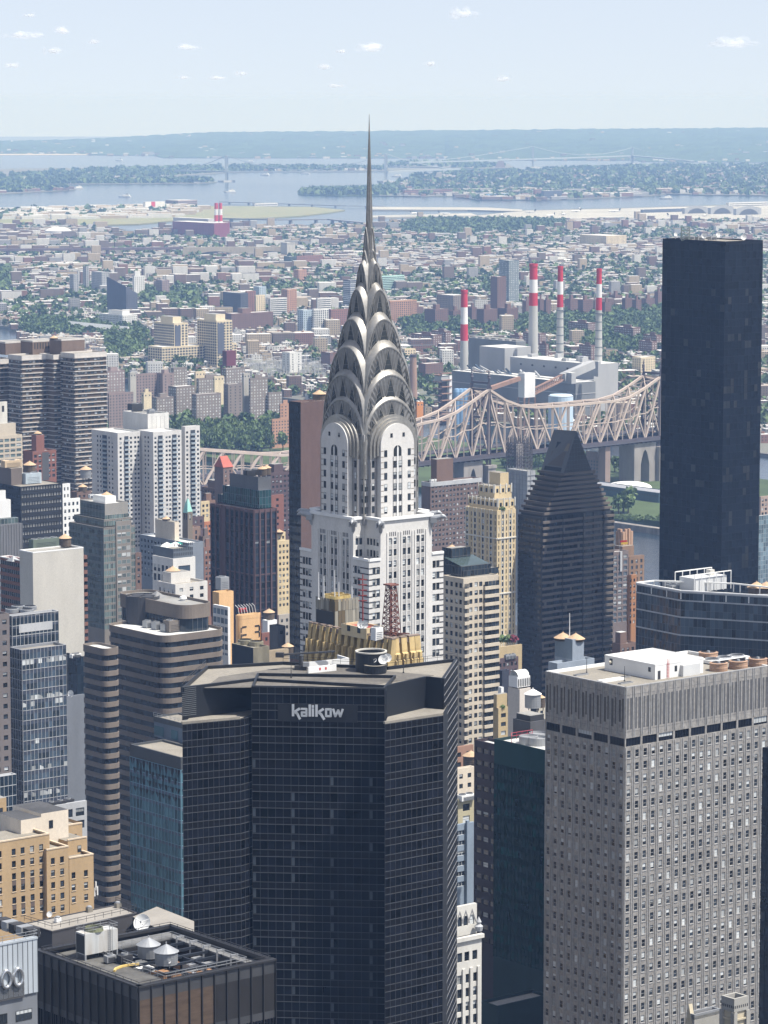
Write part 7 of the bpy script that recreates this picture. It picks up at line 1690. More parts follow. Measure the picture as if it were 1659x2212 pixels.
b,bx=bld('edge_dark_tower','dark blue glass tower cut off by the right picture edge','office tower','d',1648,1700,1760,1625,780,B_BLK,None,cst(1.5,3.6,G_DKBL,B_BLK,span=B_BLK),M_ROOF_D,2212);b.done()
# stone tops at the lower right
def stone_tops():
    D=700;st=wm_('carved_stone',(.50, .44, .32));bx=Box('S5',1425,1490,1561,1000,D);b=Bldg('carved_stone_turret','square carved stone turret with dark slots rising before the steel tower','tower top',bx.C)
    b.mb('wall').prism(inset(bx.poly, .3),60,bx.z-1.2,st,M_ROOF_D);b.mb('parapet').ring(bx.poly, .5,bx.z-3.0,bx.z,wm_('grey_stone_rim',(.33, .32, .29)))
    for E in(bx.W,bx.S):
        for k in range(7):ebox(b.mb('slot'),E,E.L*(k+ .3)/7,E.L*(k+ .7)/7,bx.z-2.2,bx.z-1.6, .0, .05,M_DARKSTEEL)
        for u in(.06, .94):ebox(b.mb('quoin'),E,E.L*u- .5,E.L*u+ .5,60,bx.z-3.1,-.1, .3,wm_('grey_stone_rim',(.33, .32, .29)))
        for k in range(5):ebox(b.mb('moulding'),E, .4,E.L- .4,bx.z-5-k*3,bx.z-4.6-k*3,-.1, .15,st)
    b.done()
    bx=Box('S5',1250,1290,1420,1078,D+6);b=Bldg('carved_stone_gable','low carved stone gable with a dark metal roof left of the stone turret','tower top',bx.C);b.mb('wall').prism(bx.poly,60,bx.z- .5,wm_('grey_stone_rim',(.33, .32, .29)),M_ROOF_D);b.mb('parapet').ring(bx.poly, .4,bx.z-1.2,bx.z,M_STEEL)
    m=MB();E=bx.W;m.add([E.pt(-.2,bx.z-6, .05),E.pt(E.L+ .2,bx.z-6, .05),E.pt(E.L* .3,bx.z+2.0, .05),E.pt(-.2,bx.z-2, .05),E.pt(-.2,bx.z-6,-1),E.pt(E.L+ .2,bx.z-6,-1),E.pt(E.L* .3,bx.z+2,-1),E.pt(-.2,bx.z-2,-1)],[(0,1,2,3),(1,5,6,2),(2,6,7,3),(7,6,5,4)],st);b.part('gable',m);b.done()
stone_tops()
# right of the wedge tower
b,bx=bld('grey_brown_grid_block','grey brown apartment block with white framed window bays right of the wedge roofed tower','apartment building','R8',800,846,932,925,1680,wm_('grey_brown_brick',(.17, .14, .135)),('p',dict(bay=3.6,fh=3.0,ww=2.6,wh=2.0,mul=3,fm=M_FRAME_L,gm=G_BLUE)),None,M_ROOF_W,1310);ebox(b.mb('white_spine'),bx.S,bx.S.L* .46,bx.S.L* .58,bx.zy('R8',1030),bx.z,0, .5,B_LGRY);b.done()
def gothic():
    D=1740;br=wm_('apricot_brown_brick',(.235, .155, .105));b,bx=bld('gothic_brick_tower','reddish brown brick tower with a gothic pinnacled top and a small flag','apartment tower','R8',920,935,1014,948,D,br,pst(3.4,3.2,1.5,1.9,gm=G_BLUE),None,M_ROOF_T,1310)
    c=Box('R8',868,900,952,850,D+12);b.mb('crown').prism(c.poly,bx.z-12,c.z,br,M_ROOF_T)
    for E in(c.W,c.S):
        for f in(0, .33, .66,1):u=min(max(E.L*f, .7),E.L- .7);ebox(b.mb('pinnacle'),E,u- .7,u+ .7,bx.z-2,c.z+(3.2 if f in(0,1)else 4.6),-.9, .5,wm_('apricot_stone',(.42, .27, .18)))
    c2=Box('R8',858,900,960,895,D+8);b.mb('crown').prism(c2.poly,60,c2.z,br,M_ROOF_T);b.done()
    p=PT('R8',905,872,D-2);o=empty('flag',p,'small flag of red and yellow stripes before the gothic brick tower','flag')
    for i,(nm,cc)in enumerate((('red_stripe',(.5, .03, .03)),('yellow_stripe',(.75, .5, .05)))):m=MB();m.obox((-1.8+ .5*i,0,-.2-1.1*i),(3.6, .4, .2),(0, .06,0),(.2,0,1.05),mat(nm,cc,var=0));m.build('stripe',o)
    m=MB();m.bar((-2,0,-6),(-2,0,1.6), .18,M_STEEL);m.build('pole',o)
gothic()
b,bx=bld('orange_brick_sliver','thin orange brick apartment tower beside the grey brown block','apartment building','R8',925,932,974,1045,1620,wm_('bright_orange_brick',(.40, .20, .10)),pst(2.4,3,1.1,1.6),None,M_ROOF_W,1310);b.done()
b,bx=bld('brown_low_house','low brown brick house at the foot of the orange brick sliver','apartment building','S4',905,945,1020,335,1480,B_BRK,pst(3,3,1.4,1.6),None,M_ROOF_W,420);bulk(b,bx, .1, .5, .2, .8,6,B_BRK,bx.z- .9,M_ROOF_W);b.done()
b,bx=bld('pale_edge_block','pale stone block at the right edge behind the tall black tower','apartment building','R8',1612,1622,1760,635,2350,wm_('rose_stone',(.36, .27, .22)),pst(3.4,3.2,2,1.8),None,M_ROOF_W,760);b.done()
b,bx=bld('blue_edge_tower','pale blue glass block at the right edge behind the tall black tower','apartment building','R8',1600,1612,1760,735,2150,B_LGRY,cst(2.2,3.0,glass('aqua_glass',(.12, .17, .2),isl=.5),B_LGRY),None,M_ROOF_W,1110);b.done()
# ---------------------------------------------------------------- the bridge
M_BR=mat('beige_bridge_paint',(.47, .39, .335),rough=.7,var=.12,scale=.1);M_BRD=mat('bridge_tower_steel',(.085, .075, .09),rough=.6,var=.15,scale=.1);M_DECK=mat('bridge_deck_steel',(.09, .085, .10),rough=.8,var=.15)
M_PIER=mat('pier_granite',(.27, .25, .235),rough=.95,var=.2,scale=.15)
def bridge():
    zd=42.0;N0=v2(GT('S8',535,1243,zd));N1=v2(GT('S8',1575,1131,zd));d=(N1-N0).normalized();fo=Vector((-d[1],d[0]))*20
    b=Bldg('cantilever_bridge','long beige steel cantilever truss bridge with dark towers crossing the river','bridge',N0)
    prof=[(-2000,1090),(-1500,1150),(-1198,1205),(-676,1243),(-300,1190),(130,1048),(260,1020),(390,955),(518,842),(545,842),(665,930),(785,952),(900,946),(1010,938),(1115,930),(1220,918),(1330,910),(1440,865),(1500,812),(1566,765),(1600,765),(1760,860),(1900,900),(2200,900)]
    def sx(zx):return along(N0,d,zd,qx('S8',zx))
    def ztop(s):
        p=N0+d*s;x=CX+F*p[0]/(p[1]*CP+(HC-zd)*SP);return P(0,qy('S8',lerp_tab(prof,(x-864)/ .35807)),p[1]).z
    sT2=sx(1568);n2=round(sT2/19.0);step=sT2/n2
    k0,k1=int(sx(-1900)/step),int(sx(2150)/step)
    for side,off in(('near',Vector((0,0))),('far',fo)):
        m=MB();pts=[]
        for k in range(k0,k1+1):
            p=N0+d*(k*step)+off;pts.append((Vector((*p,zd)),Vector((*p,ztop(k*step)))))
        for i,(a,t)in enumerate(pts):
            m.bar(a,t,1.2,M_BR)
            if i+1==len(pts):break
            a2,t2=pts[i+1];k=k0+i
            m.bar(t,t2,2.0,M_BR);m.bar(a+Vector((0,0,1)),a2+Vector((0,0,1)),1.5,M_BRD)
            down=(0<=k<n2//2)or k>=n2
            s_,e_=(t,a2)if down else(t2,a)
            m.bar(s_,e_,1.5,M_BR);mid=s_.lerp(e_, .5);m.bar(mid,(a if down else a2).lerp(t if down else t2, .0), .9,M_BR);mb_=(a+a2)/2;m.bar(mid,Vector((mb_.x,mb_.y,zd)), .8,M_BR);mt_=(t+t2)/2;m.bar(mid,mt_, .8,M_BR);m.bar(a.lerp(t, .5),mid, .7,M_BR);m.bar(a2.lerp(t2, .5),mid, .7,M_BR);m.bar(mid,(t2 if down else t).lerp(a2 if down else a, .5), .7,M_BR)
        b.part('truss',m,label='the nearer beige truss' if side=='near' else 'the farther beige truss')
    m=MB()
    for k in range(k0,k1):
        z0,z1=ztop(k*step),ztop((k+1)*step);p,p2=N0+d*(k*step),N0+d*((k+1)*step)
        m.bar((*p,z0),(*(p+fo),z0), .9,M_BR);m.bar((*p,z0),(*(p2+fo),z1), .6,M_BR);m.bar((*(p+fo),z0),(*p2,z1), .6,M_BR)
    b.part('top_bracing',m)
    m=MB();E=Edge(N0+d*(k0*step),N0+d*(k1*step))
    ebox(m,E,0,E.L,zd-1.8,zd- .2,-22.5,2.5,M_DECK);ebox(m,E,0,E.L,zd+6.2,zd+7.0,-19,-1,M_DECK);ebox(m,E,0,E.L,zd- .15,zd+1.3,2.2,2.6,M_BRD);ebox(m,E,0,E.L,zd- .15,zd+1.3,-22.6,-22.2,M_BRD)
    for k in range(int(E.L/6)):ebox(m,E,k*6,k*6+ .5,zd-3.2,zd-1.8,-22,2.2,M_BRD)
    b.part('deck',m)
    for s,zt in((0,P(0,qy('S8',745),N0[1]).z),(sT2,P(0,qy('S8',690),N1[1]).z)):
        m=MB()
        for off in(Vector((0,0)),fo):
            for o2 in(-1.8,1.8):
                p=N0+d*(s+o2)+off;p1=N0+d*(s+o2* .45)+off;m.bar((*p,30),(*p1,zt-9),1.9,M_BRD)
            p=N0+d*s+off;m.bar((*p,zt-10),(*p,zt-3),1.6,M_BRD);m.lathe((*p,zt-4),[(1.7,0),(1.1,1.2),(1.3,2.2),(.5,3.4),(.6,4.4),(.05,8)],M_BRD,8)
        for z in(34,56,74,zt-14,zt-8):
            p=N0+d*s;m.bar((*p,z),(*(p+fo),z),1.6,M_BRD)
        for z0,z1 in((34,56),(56,74),(74,zt-14)):p=N0+d*s;m.bar((*p,z0),(*(p+fo),z1), .9,M_BRD);m.bar((*(p+fo),z0),(*p,z1), .9,M_BRD)
        b.part('tower',m)
        m=MB()
        for off in(Vector((0,0)),fo):p=N0+d*s+off;m.cbox((*p,-1),9,8,33,M_PIER,d);m.cbox((*p,32),10.5,9.5,2.5,M_PIER,d)
        p=N0+d*s+fo/2;m.cbox((*p,20),5,12,10.5,M_PIER,d);b.part('pier',m)
    # pier with a pointed arch near the right tower, lone column
    for x0,x1,l in((385,500,0),(1415,1545,1),(1240,1270,2)):
        s0,s1=sx(x0),sx(x1);E=Edge(N0+d*s0,N0+d*s1);m=MB()
        if l==2:ebox(m,E,0,E.L,-1,zd-3.3,-8,0,mat('reddish_granite',(.25, .19, .165),var=.2))
        else:
            L=E.L;vs=[(0,zd-3.3),(0,-1)]+[(L* .3,-1)]+[(L* .3+L* .2*t,20+13*math.sin(t*1.57))for t in(0, .3, .6,1)]+[(L* .5+L* .2*t,20+13*math.cos(t*1.57))for t in(.4, .7,1)]+[(L* .7,-1),(L,-1),(L,zd-3.3)];q_=len(vs)
            P3=[E.pt(u,z,0)for u,z in vs]+[E.pt(u,z,-18)for u,z in vs]
            m.add(P3,[tuple(range(q_)),tuple(range(2*q_-1,q_-1,-1))]+[(i,(i+1)%q_,q_+(i+1)%q_,q_+i)for i in range(q_)],M_PIER)
        b.part('pier',m)
    b.done();rd=random.Random(3)
    for k in range(14):
        p=N0+d*rd.uniform(sx(140),sx(1540))-fo* .02*0+fo*rd.choice((.0, .1, .85));c=rd.choice((M_WHITE,mat('taxi_yellow',(.6, .42, .04),var=0),M_DARKSTEEL));e=empty('car',(*p,zd- .2),{M_WHITE:'white car',M_DARKSTEEL:'dark car'}.get(c,'yellow taxi')+' crossing the long steel bridge','car','cars on the bridge');m=MB();m.cbox((0,0, .35),4.5,1.8, .75,c,d);m.build('body',e);m=MB();m.cbox((0,0,1.1),2.4,1.6, .6,M_BLKGLASS,d);m.build('cabin',e)
bridge()

# ---------------------------------------------------------------- blocks far off: walls with window rows worked into them
M_WINFAR=mat('far_window',(.06, .065, .075),rough=.3,var=.2)
def far(name,label,cat,t,xl,xc,xr,yt,D,mt,group=None,bay=3.2,fh=3.0,ww=1.5,wh=1.5,roof=None,bulk_=None,zg=3,wm=None,strips=False,yb=None):
    bx=Box(t,xl,xc,xr,yt,D);b=Bldg(name,label,cat,bx.C,group);m=b.mb('wall');m.prism(bx.poly,zg-1,bx.z,mt);wm=wm or M_WINFAR
    zb=max(bx.zy(t,yb)if yb else zg+3,zg+3)
    for E in(bx.W,bx.S):
        n=max(1,int(E.L/bay));z=bx.z-1.6
        while z-wh>zb:
            if strips:m.quad(E.pt(.6,z-wh, .06),E.pt(E.L- .6,z-wh, .06),E.pt(E.L- .6,z, .06),E.pt(.6,z, .06),wm)
            else:
                for k in range(n):u=E.L*(k+ .5)/n;m.quad(E.pt(u-ww/2,z-wh, .06),E.pt(u+ww/2,z-wh, .06),E.pt(u+ww/2,z, .06),E.pt(u-ww/2,z, .06),wm)
            z-=fh
    r=b.mb('roof');r.prism(inset(bx.poly, .5),bx.z- .1,bx.z+ .15,roof or M_ROOF_W);b.mb('parapet').ring(bx.poly, .4,bx.z- .3,bx.z+ .7,mt)
    if bulk_:bulk(b,bx,*bulk_[:4],bulk_[4],bulk_[5]if len(bulk_)>5 else mt,bx.z+ .1)
    b.done();return bx
F_PINK=wm_('pink_grey_block',(.26, .20, .19));F_TAUPE=wm_('taupe_block',(.22, .185, .165));F_PALE=wm_('pale_taupe',(.40, .385, .35));F_ORG=wm_('salmon_brick',(.42, .24, .16));F_BRN=wm_('project_brick',(.165, .10, .085));F_CRM=wm_('cream_frame',(.62, .53, .37));F_GREY=wm_('far_grey',(.30, .31, .32));F_WHT=wm_('far_white',(.62, .62, .60));F_DRK=wm_('far_slate',(.09, .10, .13));F_RED=wm_('far_red_brick',(.23, .12, .10))
ISB='island apartment blocks'
for i,(nm,lb,xl,xc,xr,yt,D,mt,k)in enumerate((
    ('island_block','pinkish island block with white balconies at the left of its row',560,592,690,258,3420,F_PINK,{}),('island_block','pinkish island block right of the pale stair pillar',745,752,866,275,3400,F_PINK,{}),
    ('island_block','pale windowless stair pillar between two pinkish island blocks',708,720,752,268,3395,F_PALE,dict(fh=99)),('island_block','plain pinkish block with few windows in the island row',866,900,962,272,3410,F_PINK,dict(bay=7)),
    ('island_block','brown island block with white window grids below the trees',945,960,1035,242,3560,F_TAUPE,{}),('island_block','low pinkish island block in front of the left row',596,602,738,382,3330,F_PINK,{}),
    ('island_block','yellowish blank pillar tower standing in front of the island row',782,795,838,378,3200,F_CRM,dict(fh=99)),('island_block','grey brown island block with dark balconies, left of two with white roofs',930,975,1078,345,3330,F_TAUPE,{}),
    ('island_block','grey brown island block with a white roof, nearer the river trees',1060,1086,1222,388,3280,F_TAUPE,{}),('island_block','low dark island block with a white roof behind the yellowish pillar',840,866,960,405,3300,F_TAUPE,{}),
    ('island_block','cream pillar tower above dark balconies on the island',1178,1186,1238,288,3400,F_CRM,dict(fh=99)),('island_block','tan pillar on top of the long dark island block',1074,1082,1136,262,3450,F_CRM,dict(fh=99)),
    ('island_block','long dark grey island block with a white roof',1085,1098,1245,300,3440,F_TAUPE,{}),('island_block','tall grey brown island tower with window dots',1236,1262,1340,332,3300,F_TAUPE,dict(bay=5)),
    ('island_block','pale grey pillar with a sloped top on the island',1338,1348,1382,272,3330,F_PALE,dict(fh=99)),('island_block','tall taupe island block with white balcony grids',1376,1384,1480,300,3320,F_TAUPE,{}),
    ('island_block','taupe island block behind with white balcony grids and a stair top',1225,1250,1355,245,3520,F_TAUPE,{}),('island_block','low taupe island block with white grids at the right end of the row',1478,1486,1560,378,3330,F_TAUPE,{}),
    ('island_block','orange brick island block beside the black and brown slab',1545,1550,1610,440,3180,F_ORG,{}),('island_block','low orange brick island block at the edge of the trees',1500,1506,1600,525,3150,F_ORG,{}))):
    far(nm,lb,'apartment block','S7',xl,xc,xr,yt,D,mt,ISB,zg=4,wm=M_BLIND if 'white' in lb and mt is not F_PALE else None,roof=M_ROOF_W,fh=k.get('fh',3.0),bay=k.get('bay',3.4),bulk_=(.3, .7, .3, .8,4)if i%3==0 else None)
# cream twin towers on their podium
for xl,xc,xr,yt,l in((665,752,812,405,'cream framed twin tower with dark glass corners, the left one'),(852,936,1003,394,'cream framed twin tower with dark glass corners, the right one')):
    bx=far('cream_twin_tower',l,'apartment tower','Z3',xl,xc,xr,yt+22,4130,F_CRM,'cream twin towers',bay=4.4,fh=3.4,ww=3.2,wh=2.3,bulk_=(.2, .8, .2, .8,8,F_CRM));m=MB();ebox(m,bx.S,bx.S.L* .05,bx.S.L* .45,20,bx.z-3, .1, .8,F_DRK);tag(m.build('x',None),None);o=bpy.data.objects[-1];o=[q for q in bpy.data.objects if q.name.startswith('x')][-1];o.name='glass_corner';r_=[q for q in bpy.data.objects if q.get('label')==l][0];o.parent=r_;o.location=-r_.location
far('cream_podium','long cream framed podium joining the twin towers','apartment block','Z3',640,700,1022,530,4110,F_CRM,None,4.4,3.4,3.2,2.3)
slope=far('slate_glass_tower','slate blue tower with a slanted roof in the far town','apartment tower','Z3',462,545,594,300,5050,F_DRK,None,4,3.3,2.4,1.6)
m=MB();z=slope.z+ .2;pp=slope.poly;hh=(12, .6,12,25);m.add([(*p_,z)for p_ in pp]+[(*p_,z+h_)for p_,h_ in zip(pp,hh)],[(0,1,5,4),(1,2,6,5),(2,3,7,6),(3,0,4,7),(4,5,7),(5,6,7)],F_DRK)
r_=[q for q in bpy.data.objects if q.get('label','').startswith('slate blue tower')][0];o=m.build('slanted_top',r_,r_.location)
for nm,lb,cat,t,xl,xc,xr,yt,D,mt,k in(
    ('white_stepped_hall','white stepped building with a slanted wing below the slate tower','office building','Z3',430,530,593,392,4760,F_WHT,dict(bulk_=(.3, .8, .2, .8,6))),
    ('white_grid_tower','slim white gridded tower beside the slate tower','apartment tower','Z3',572,580,625,222,5550,F_WHT,dict(bulk_=(.1, .6, .1, .8,9))),
    ('grey_slab_tower','grey slab tower behind the slate tower','apartment tower','Z3',395,440,472,205,5700,F_GREY,{}),('grey_thin_tower','thin grey tower with a bulkhead left of the slate tower','apartment tower','Z3',358,372,384,180,5750,F_GREY,{}),('grey_short_tower','short grey tower at the left of the thin grey one','apartment tower','Z3',300,318,340,215,5600,F_GREY,{}),
    ('tan_pair_tower','tan and grey tower right of the white gridded one','apartment tower','Z3',672,700,732,240,5500,F_PINK,{}),
    ('blue_white_tower','tower with a blue side and a pale side on the horizon side of the town','office tower','Z3',1212,1240,1275,78,7000,F_PALE,dict(fh=99)),('aqua_glass_block','green glass block beside the long red school','office building','Z3',1226,1256,1282,138,6520,G_PALE,{}),('red_school','long red brick school block in the far town','school','Z3',1280,1282,1396,135,6500,F_RED,{}),
    ('slate_office_block','slate blue low office block in the middle of the far town','office building','Z3',962,1040,1072,296,5000,F_DRK,dict(strips=True)),('maroon_glass_block','maroon block joined to the slate blue office block','office building','Z3',1060,1066,1105,288,5020,F_RED,{}),('beige_wall_block','beige blank block right of the maroon block','building','Z3',1100,1106,1146,305,5000,F_CRM,{}),
    ('white_balcony_block','white block with balcony stripes near the needle tower','apartment block','Z3',1160,1168,1240,318,5000,F_WHT,dict(strips=True)),('salmon_tower','salmon striped tower beside the white balcony block','apartment tower','Z3',1215,1242,1282,280,5100,F_ORG,{}),
    ('pale_blue_tower','pale blue tower above the white balcony block','apartment tower','Z3',1095,1120,1150,268,5300,wm_('far_pale_blue',(.38, .46, .52)),{}),('long_brick_slab','long dark brick slab behind the cream twin towers','apartment block','Z3',965,1000,1180,385,4700,F_BRN,dict(bulk_=(.3, .5, .2, .8,7))),
    ('blue_glass_block','pale blue glass block left of the steel crown','apartment block','Z3',1285,1310,1350,370,4600,wm_('far_pale_blue',(.38, .46, .52)),{}),('white_frame_block','white framed block left of the steel crown','apartment block','Z3',1348,1356,1420,365,4600,F_WHT,dict(ww=2.4,wh=2.2)),('maroon_hall','red brick hall half hidden behind the steel crown','building','Z3',1420,1430,1540,368,4650,F_RED,{}),('white_fan_block','white tiered block left of the steel crown','apartment block','Z3',1365,1372,1430,318,5000,F_WHT,dict(strips=True)),
    ('dark_balcony_block','dark violet block with pale balcony lines left of the spire','apartment block','Z3',1482,1512,1550,240,5200,F_DRK,dict(strips=True,wm=M_BLIND)),('tan_bank_block','tan block with many windows in the far town','building','Z3',1268,1290,1325,195,6000,F_ORG,{}),
    ('dark_white_house','white house with a dark blue side before the substation','building','N5',606,662,750,115,4050,F_WHT,dict(bay=7)),('brown_flat_block','brown flat block with a cream side before the steel crown','building','N5',893,960,1010,115,4050,F_BRN,dict(fh=99)),
    ('mint_roof_school','mint green banded school right of the spire','school','Z4',-20,-12,88,222,5700,mat('mint_band',(.40, .60, .54),var=.08),dict(strips=True)),('green_grid_tower','dark green gridded tower above the first chimney pair','apartment tower','Z4',496,540,584,155,5400,wm_('green_grid',(.14, .17, .18)),dict(wm=M_BLIND)),('brown_tower_block','brown tower block below the green gridded one','apartment tower','Z4',460,490,528,225,5000,F_BRN,{}),
    ('red_warehouse_tower','big orange red brick warehouse right of the steel crown','warehouse','Z4',5,26,142,330,4880,F_ORG,dict(ww=2,wh=2)),('grey_wall_slab','long grey brown slab behind the brick towers','apartment block','Z4',228,300,362,306,5000,F_TAUPE,{}),
    ('tan_hall','grey and tan hall pair near the airfield','building','Z4',846,960,1048,48,7500,F_CRM,{}),('cream_corner_house','cream stepped block near the far bridge tower','building','Z4',1072,1110,1172,575,3950,F_CRM,{}),('tan_office_house','tan office house with dark windows right of the crown','building','Z4',76,90,136,538,4200,F_CRM,dict(ww=2.4)),('brown_row_house','brown brick hall with rows of windows near the thin brick chimney','building','Z4',148,180,256,602,3950,F_BRN,{}),
    ('orange_shed','small orange shed by the coal yard','shed','Z4',136,142,170,768,3450,mat('orange_paint',(.52, .22, .07),var=.1),dict(fh=99))):
    bx=Box(t,xl,xc,xr,yt,D);k=dict(k);k.setdefault('bay',3.6);far(nm,lb,cat,t,xl,xc,xr,yt,D,mt,None,**k)
# brown brick towers and low brick slabs
rd=random.Random(21)
for i,(x0,x1,yt,yb)in enumerate(((115,170,358,418),(175,278,366,446),(278,338,372,425),(362,402,358,430),(400,490,366,446),(490,580,362,436),(600,640,330,390),(663,690,322,400),(690,722,326,405),(780,838,322,385),(838,902,325,402),(905,918,330,390),(940,982,335,405),(972,1030,305,362),(1028,1072,318,392),(1072,1112,325,395),(1112,1170,320,372),(1168,1205,290,360))):
    D=F*333/(486+ .5*yb-215);far('brick_tower_block','brown brick housing tower with a small roof hut, one of a long row','apartment tower','Z4',x0,x0+(x1-x0)*(.45 if i%2 else .35),x1,yt,D,F_BRN,'brown brick housing towers',roof=M_ROOF_G,bulk_=(.3, .6, .3, .6,7),bay=3.6)
for x0,x1,yt in((-20,60,455),(115,250,478),(308,400,490),(205,290,462),(796,915,425),(995,1108,445),(842,915,522),(1120,1200,478),(668,712,516),(1100,1180,505),(600,700,470),(545,600,480)):
    D=F*326/(486+ .5*(yt+40)-215);far('brick_slab_block','low dark brick housing slab with a white roof and little chimneys','apartment block','Z4',x0,x0+(x1-x0)* .72,x1,yt,D,F_BRN,'low brick housing slabs',roof=M_ROOF_W,bulk_=(.2, .32, .2, .6,4),wm=M_BLIND)
# ---------------------------------------------------------------- power station with its striped chimneys
M_PG=mat('pale_cladding',(.36, .365, .37),rough=.7,var=.1,scale=.05,stretch=.2);M_PD=mat('slate_cladding',(.17, .18, .19),rough=.7,var=.15,scale=.05,stretch=.2);M_STRIPE_R=mat('chimney_red',(.46, .03, .055),rough=.7,var=.12,scale=.3);M_STRIPE_W=mat('chimney_white',(.70, .69, .68),rough=.7,var=.08);M_CONC=mat('chimney_concrete',(.42, .42, .40),rough=.9,var=.12,scale=.06,stretch=.2)
M_RUSTY=mat('rusty_truss',(.27, .17, .13),rough=.9,var=.2)
def power():
    hb=lambda t,xl,xc,xr,yt,D:Box(t,xl,xc,xr,yt,D)
    B1=hb('S8',665,1170,1317,690,3450);b=Bldg('power_station','large pale grey power station with long windowless halls','power station',B1.C)
    A1=hb('S8',480,632,790,592,3570);C1=hb('S8',312,1060,1180,800,3400)
    for nm,bx,mt in(('boiler_house',B1,M_PG),('upper_hall',A1,M_PG),('turbine_hall',C1,M_PD)):
        b.mb(nm).prism(bx.poly,2,bx.z,mt,M_ROOF_W)
        for E in(bx.W,bx.S):
            for k in range(1,4 if nm=='turbine_hall' else 2):ebox(b.mb(nm),E,0,E.L,bx.z* .3*k+6,bx.z* .3*k+6.8, .05, .4,M_PD if mt is M_PG else M_PG)
    for k in range(6):E=B1.W;u=E.L*(.12+ .14*k);ebox(b.mb('vent_opening'),E,u,u+3,B1.z-8,B1.z-6, .0, .1,M_DARKSTEEL)
    gl=hb('S8',414,700,760,552,3680);b.mb('glazed_hall').prism(gl.poly,2,gl.z,M_PD,M_PG)
    for k in range(7):ebox(b.mb('roof_light'),gl.W,gl.W.L*k/7+2,gl.W.L*(k+ .8)/7,gl.z,gl.z+1.5,-14,-2,M_ROOF_G)
    rdm=random.Random(2)
    for k in range(26):q_=C1.at(rdm.uniform(.1, .9),rdm.uniform(.3, .98));b.mb('pipework').bar((*q_,C1.z),(*(q_+EA*rdm.uniform(4,18)),C1.z+rdm.uniform(1,6)),rdm.uniform(.6,1.8),rdm.choice((M_STEEL,M_RUSTY,M_PG,G_BLUE)))
    for k in range(9):q_=B1.at(rdm.uniform(.2, .9),rdm.uniform(.05, .9));b.mb('roof_plant').cbox((*q_,B1.z),rdm.uniform(4,10),rdm.uniform(3,7),rdm.uniform(2,6),M_PG)
    hd=hb('S8',1155,1196,1212,672,3390);b.mb('conveyor_head').prism(hd.poly,B1.z-8,hd.z,M_PG,M_ROOF_W);b.done()
    # coal conveyor
    a0,a1,a2=PT('S8',815,850,3290),PT('S8',978,770,3320),PT('S8',1160,690,3370)
    e=Bldg('coal_conveyor','sloping rusty conveyor truss that becomes a grey gallery up to the power station','conveyor',a0)
    m=MB()
    for w in(-3,3):
        for h in(-3.2,3.2):o=Vector((ES[0]*0,w,h));m.bar(a0+o,a1+o,1.0,M_RUSTY)
        for k in range(12):m.bar(a0.lerp(a1,k/12)+Vector((0,w,-3.2)),a0.lerp(a1,(k+1)/12)+Vector((0,w,3.2)), .5,M_RUSTY)
    m.bar(a0-Vector((0,0,2)),a1-Vector((0,0,2)),5,M_RUSTY,1);e.part('truss',m);m=MB();m.bar(a1,a2,7,M_PG,8);e.part('gallery',m)
    hs=hb('S8',975,1035,1062,742,3315);m=MB();m.prism(hs.poly,PT('S8',0,808,3315).z,hs.z,M_PG,M_ROOF_W,True);e.part('head_house',m);m=MB();c=hs.at(.5, .5);m.bar((*c,3),(*c,hs.z-20),3,M_PD);e.part('leg',m);m=MB();p0=PT('S8',545,835,3240);p1=PT('S8',720,775,3270);m.bar(p0,p1,4,M_RUSTY,4);e.part('feed_gallery',m);e.done()
    tt=hb('S8',714,752,816,745,3270);e=Bldg('transfer_tower','white box tower on stilts between the conveyors','tower',tt.C);zb=PT('S8',0,892,3270).z;e.mb('housing').prism(tt.poly,zb,tt.z,M_STRIPE_W,M_ROOF_W,True)
    for p_ in tt.poly:m=MB();m.bar((*p_,3),(*p_,zb),1.6,M_RUSTY);e.part('leg',m)
    e.done()
    for i in range(4):p=PT('S8',346+24*i,780,3395);m=MB();m.lathe((0,0,0),[(4.3,0),(4.3,p.z-16),(3.4,p.z-13),(.3,p.z-12.4)],mat('silo_blue',(.20, .34, .52),rough=.6,var=.08),16);m.lathe((0,0,0),[(4.5,0),(4.5, .5)],M_CONC,16);tag(m.build('silo',None,(p.x,p.y,3)),'tall blue silo, one of four in a row by the power station','silo','blue silos')
    p=PT('S8',970,875,3270);m=MB();m.lathe((0,0,0),[(12.5,0),(12.5,p.z-4),(11,p.z-2.5),(.3,p.z-1.5)],mat('tank_pale_blue',(.45, .56, .66),rough=.6,var=.08),24);m.lathe((0,0,p.z-4),[(12.7,0),(12.7, .4)],M_RUSTY,24,False);tag(m.build('storage_tank',None,(p.x,p.y,3)),'big pale blue storage tank before the power station','tank')
    for i,(x,yt,b1,b2,b3,yb,wt,wb,D,l)in enumerate(((388,243,345,447,547,720,38,52,3600,'shorter striped chimney with a dull grey foot, left of the power station'),(806,85,178,258,336,600,47,60,3620,'thickest and tallest red and white striped chimney'),(968,100,190,268,345,650,31,47,3560,'striped chimney between the thickest one and the right one'),(1202,115,205,287,363,670,30,46,3490,'striped chimney rising at the right end of the power station'))):
        z=lambda y:PT('S8',x,y,D).z;p=PT('S8',x,yt,D);zt,s_=z(yt), .35807/(F/D)/2;zf=z(yb)-25;e=empty('chimney',(p.x,p.y,zf),l,'chimney','striped chimneys');r=lambda zz:s_*(wt+(wb-wt)*((zt-zz)/(zt-z(yb))))
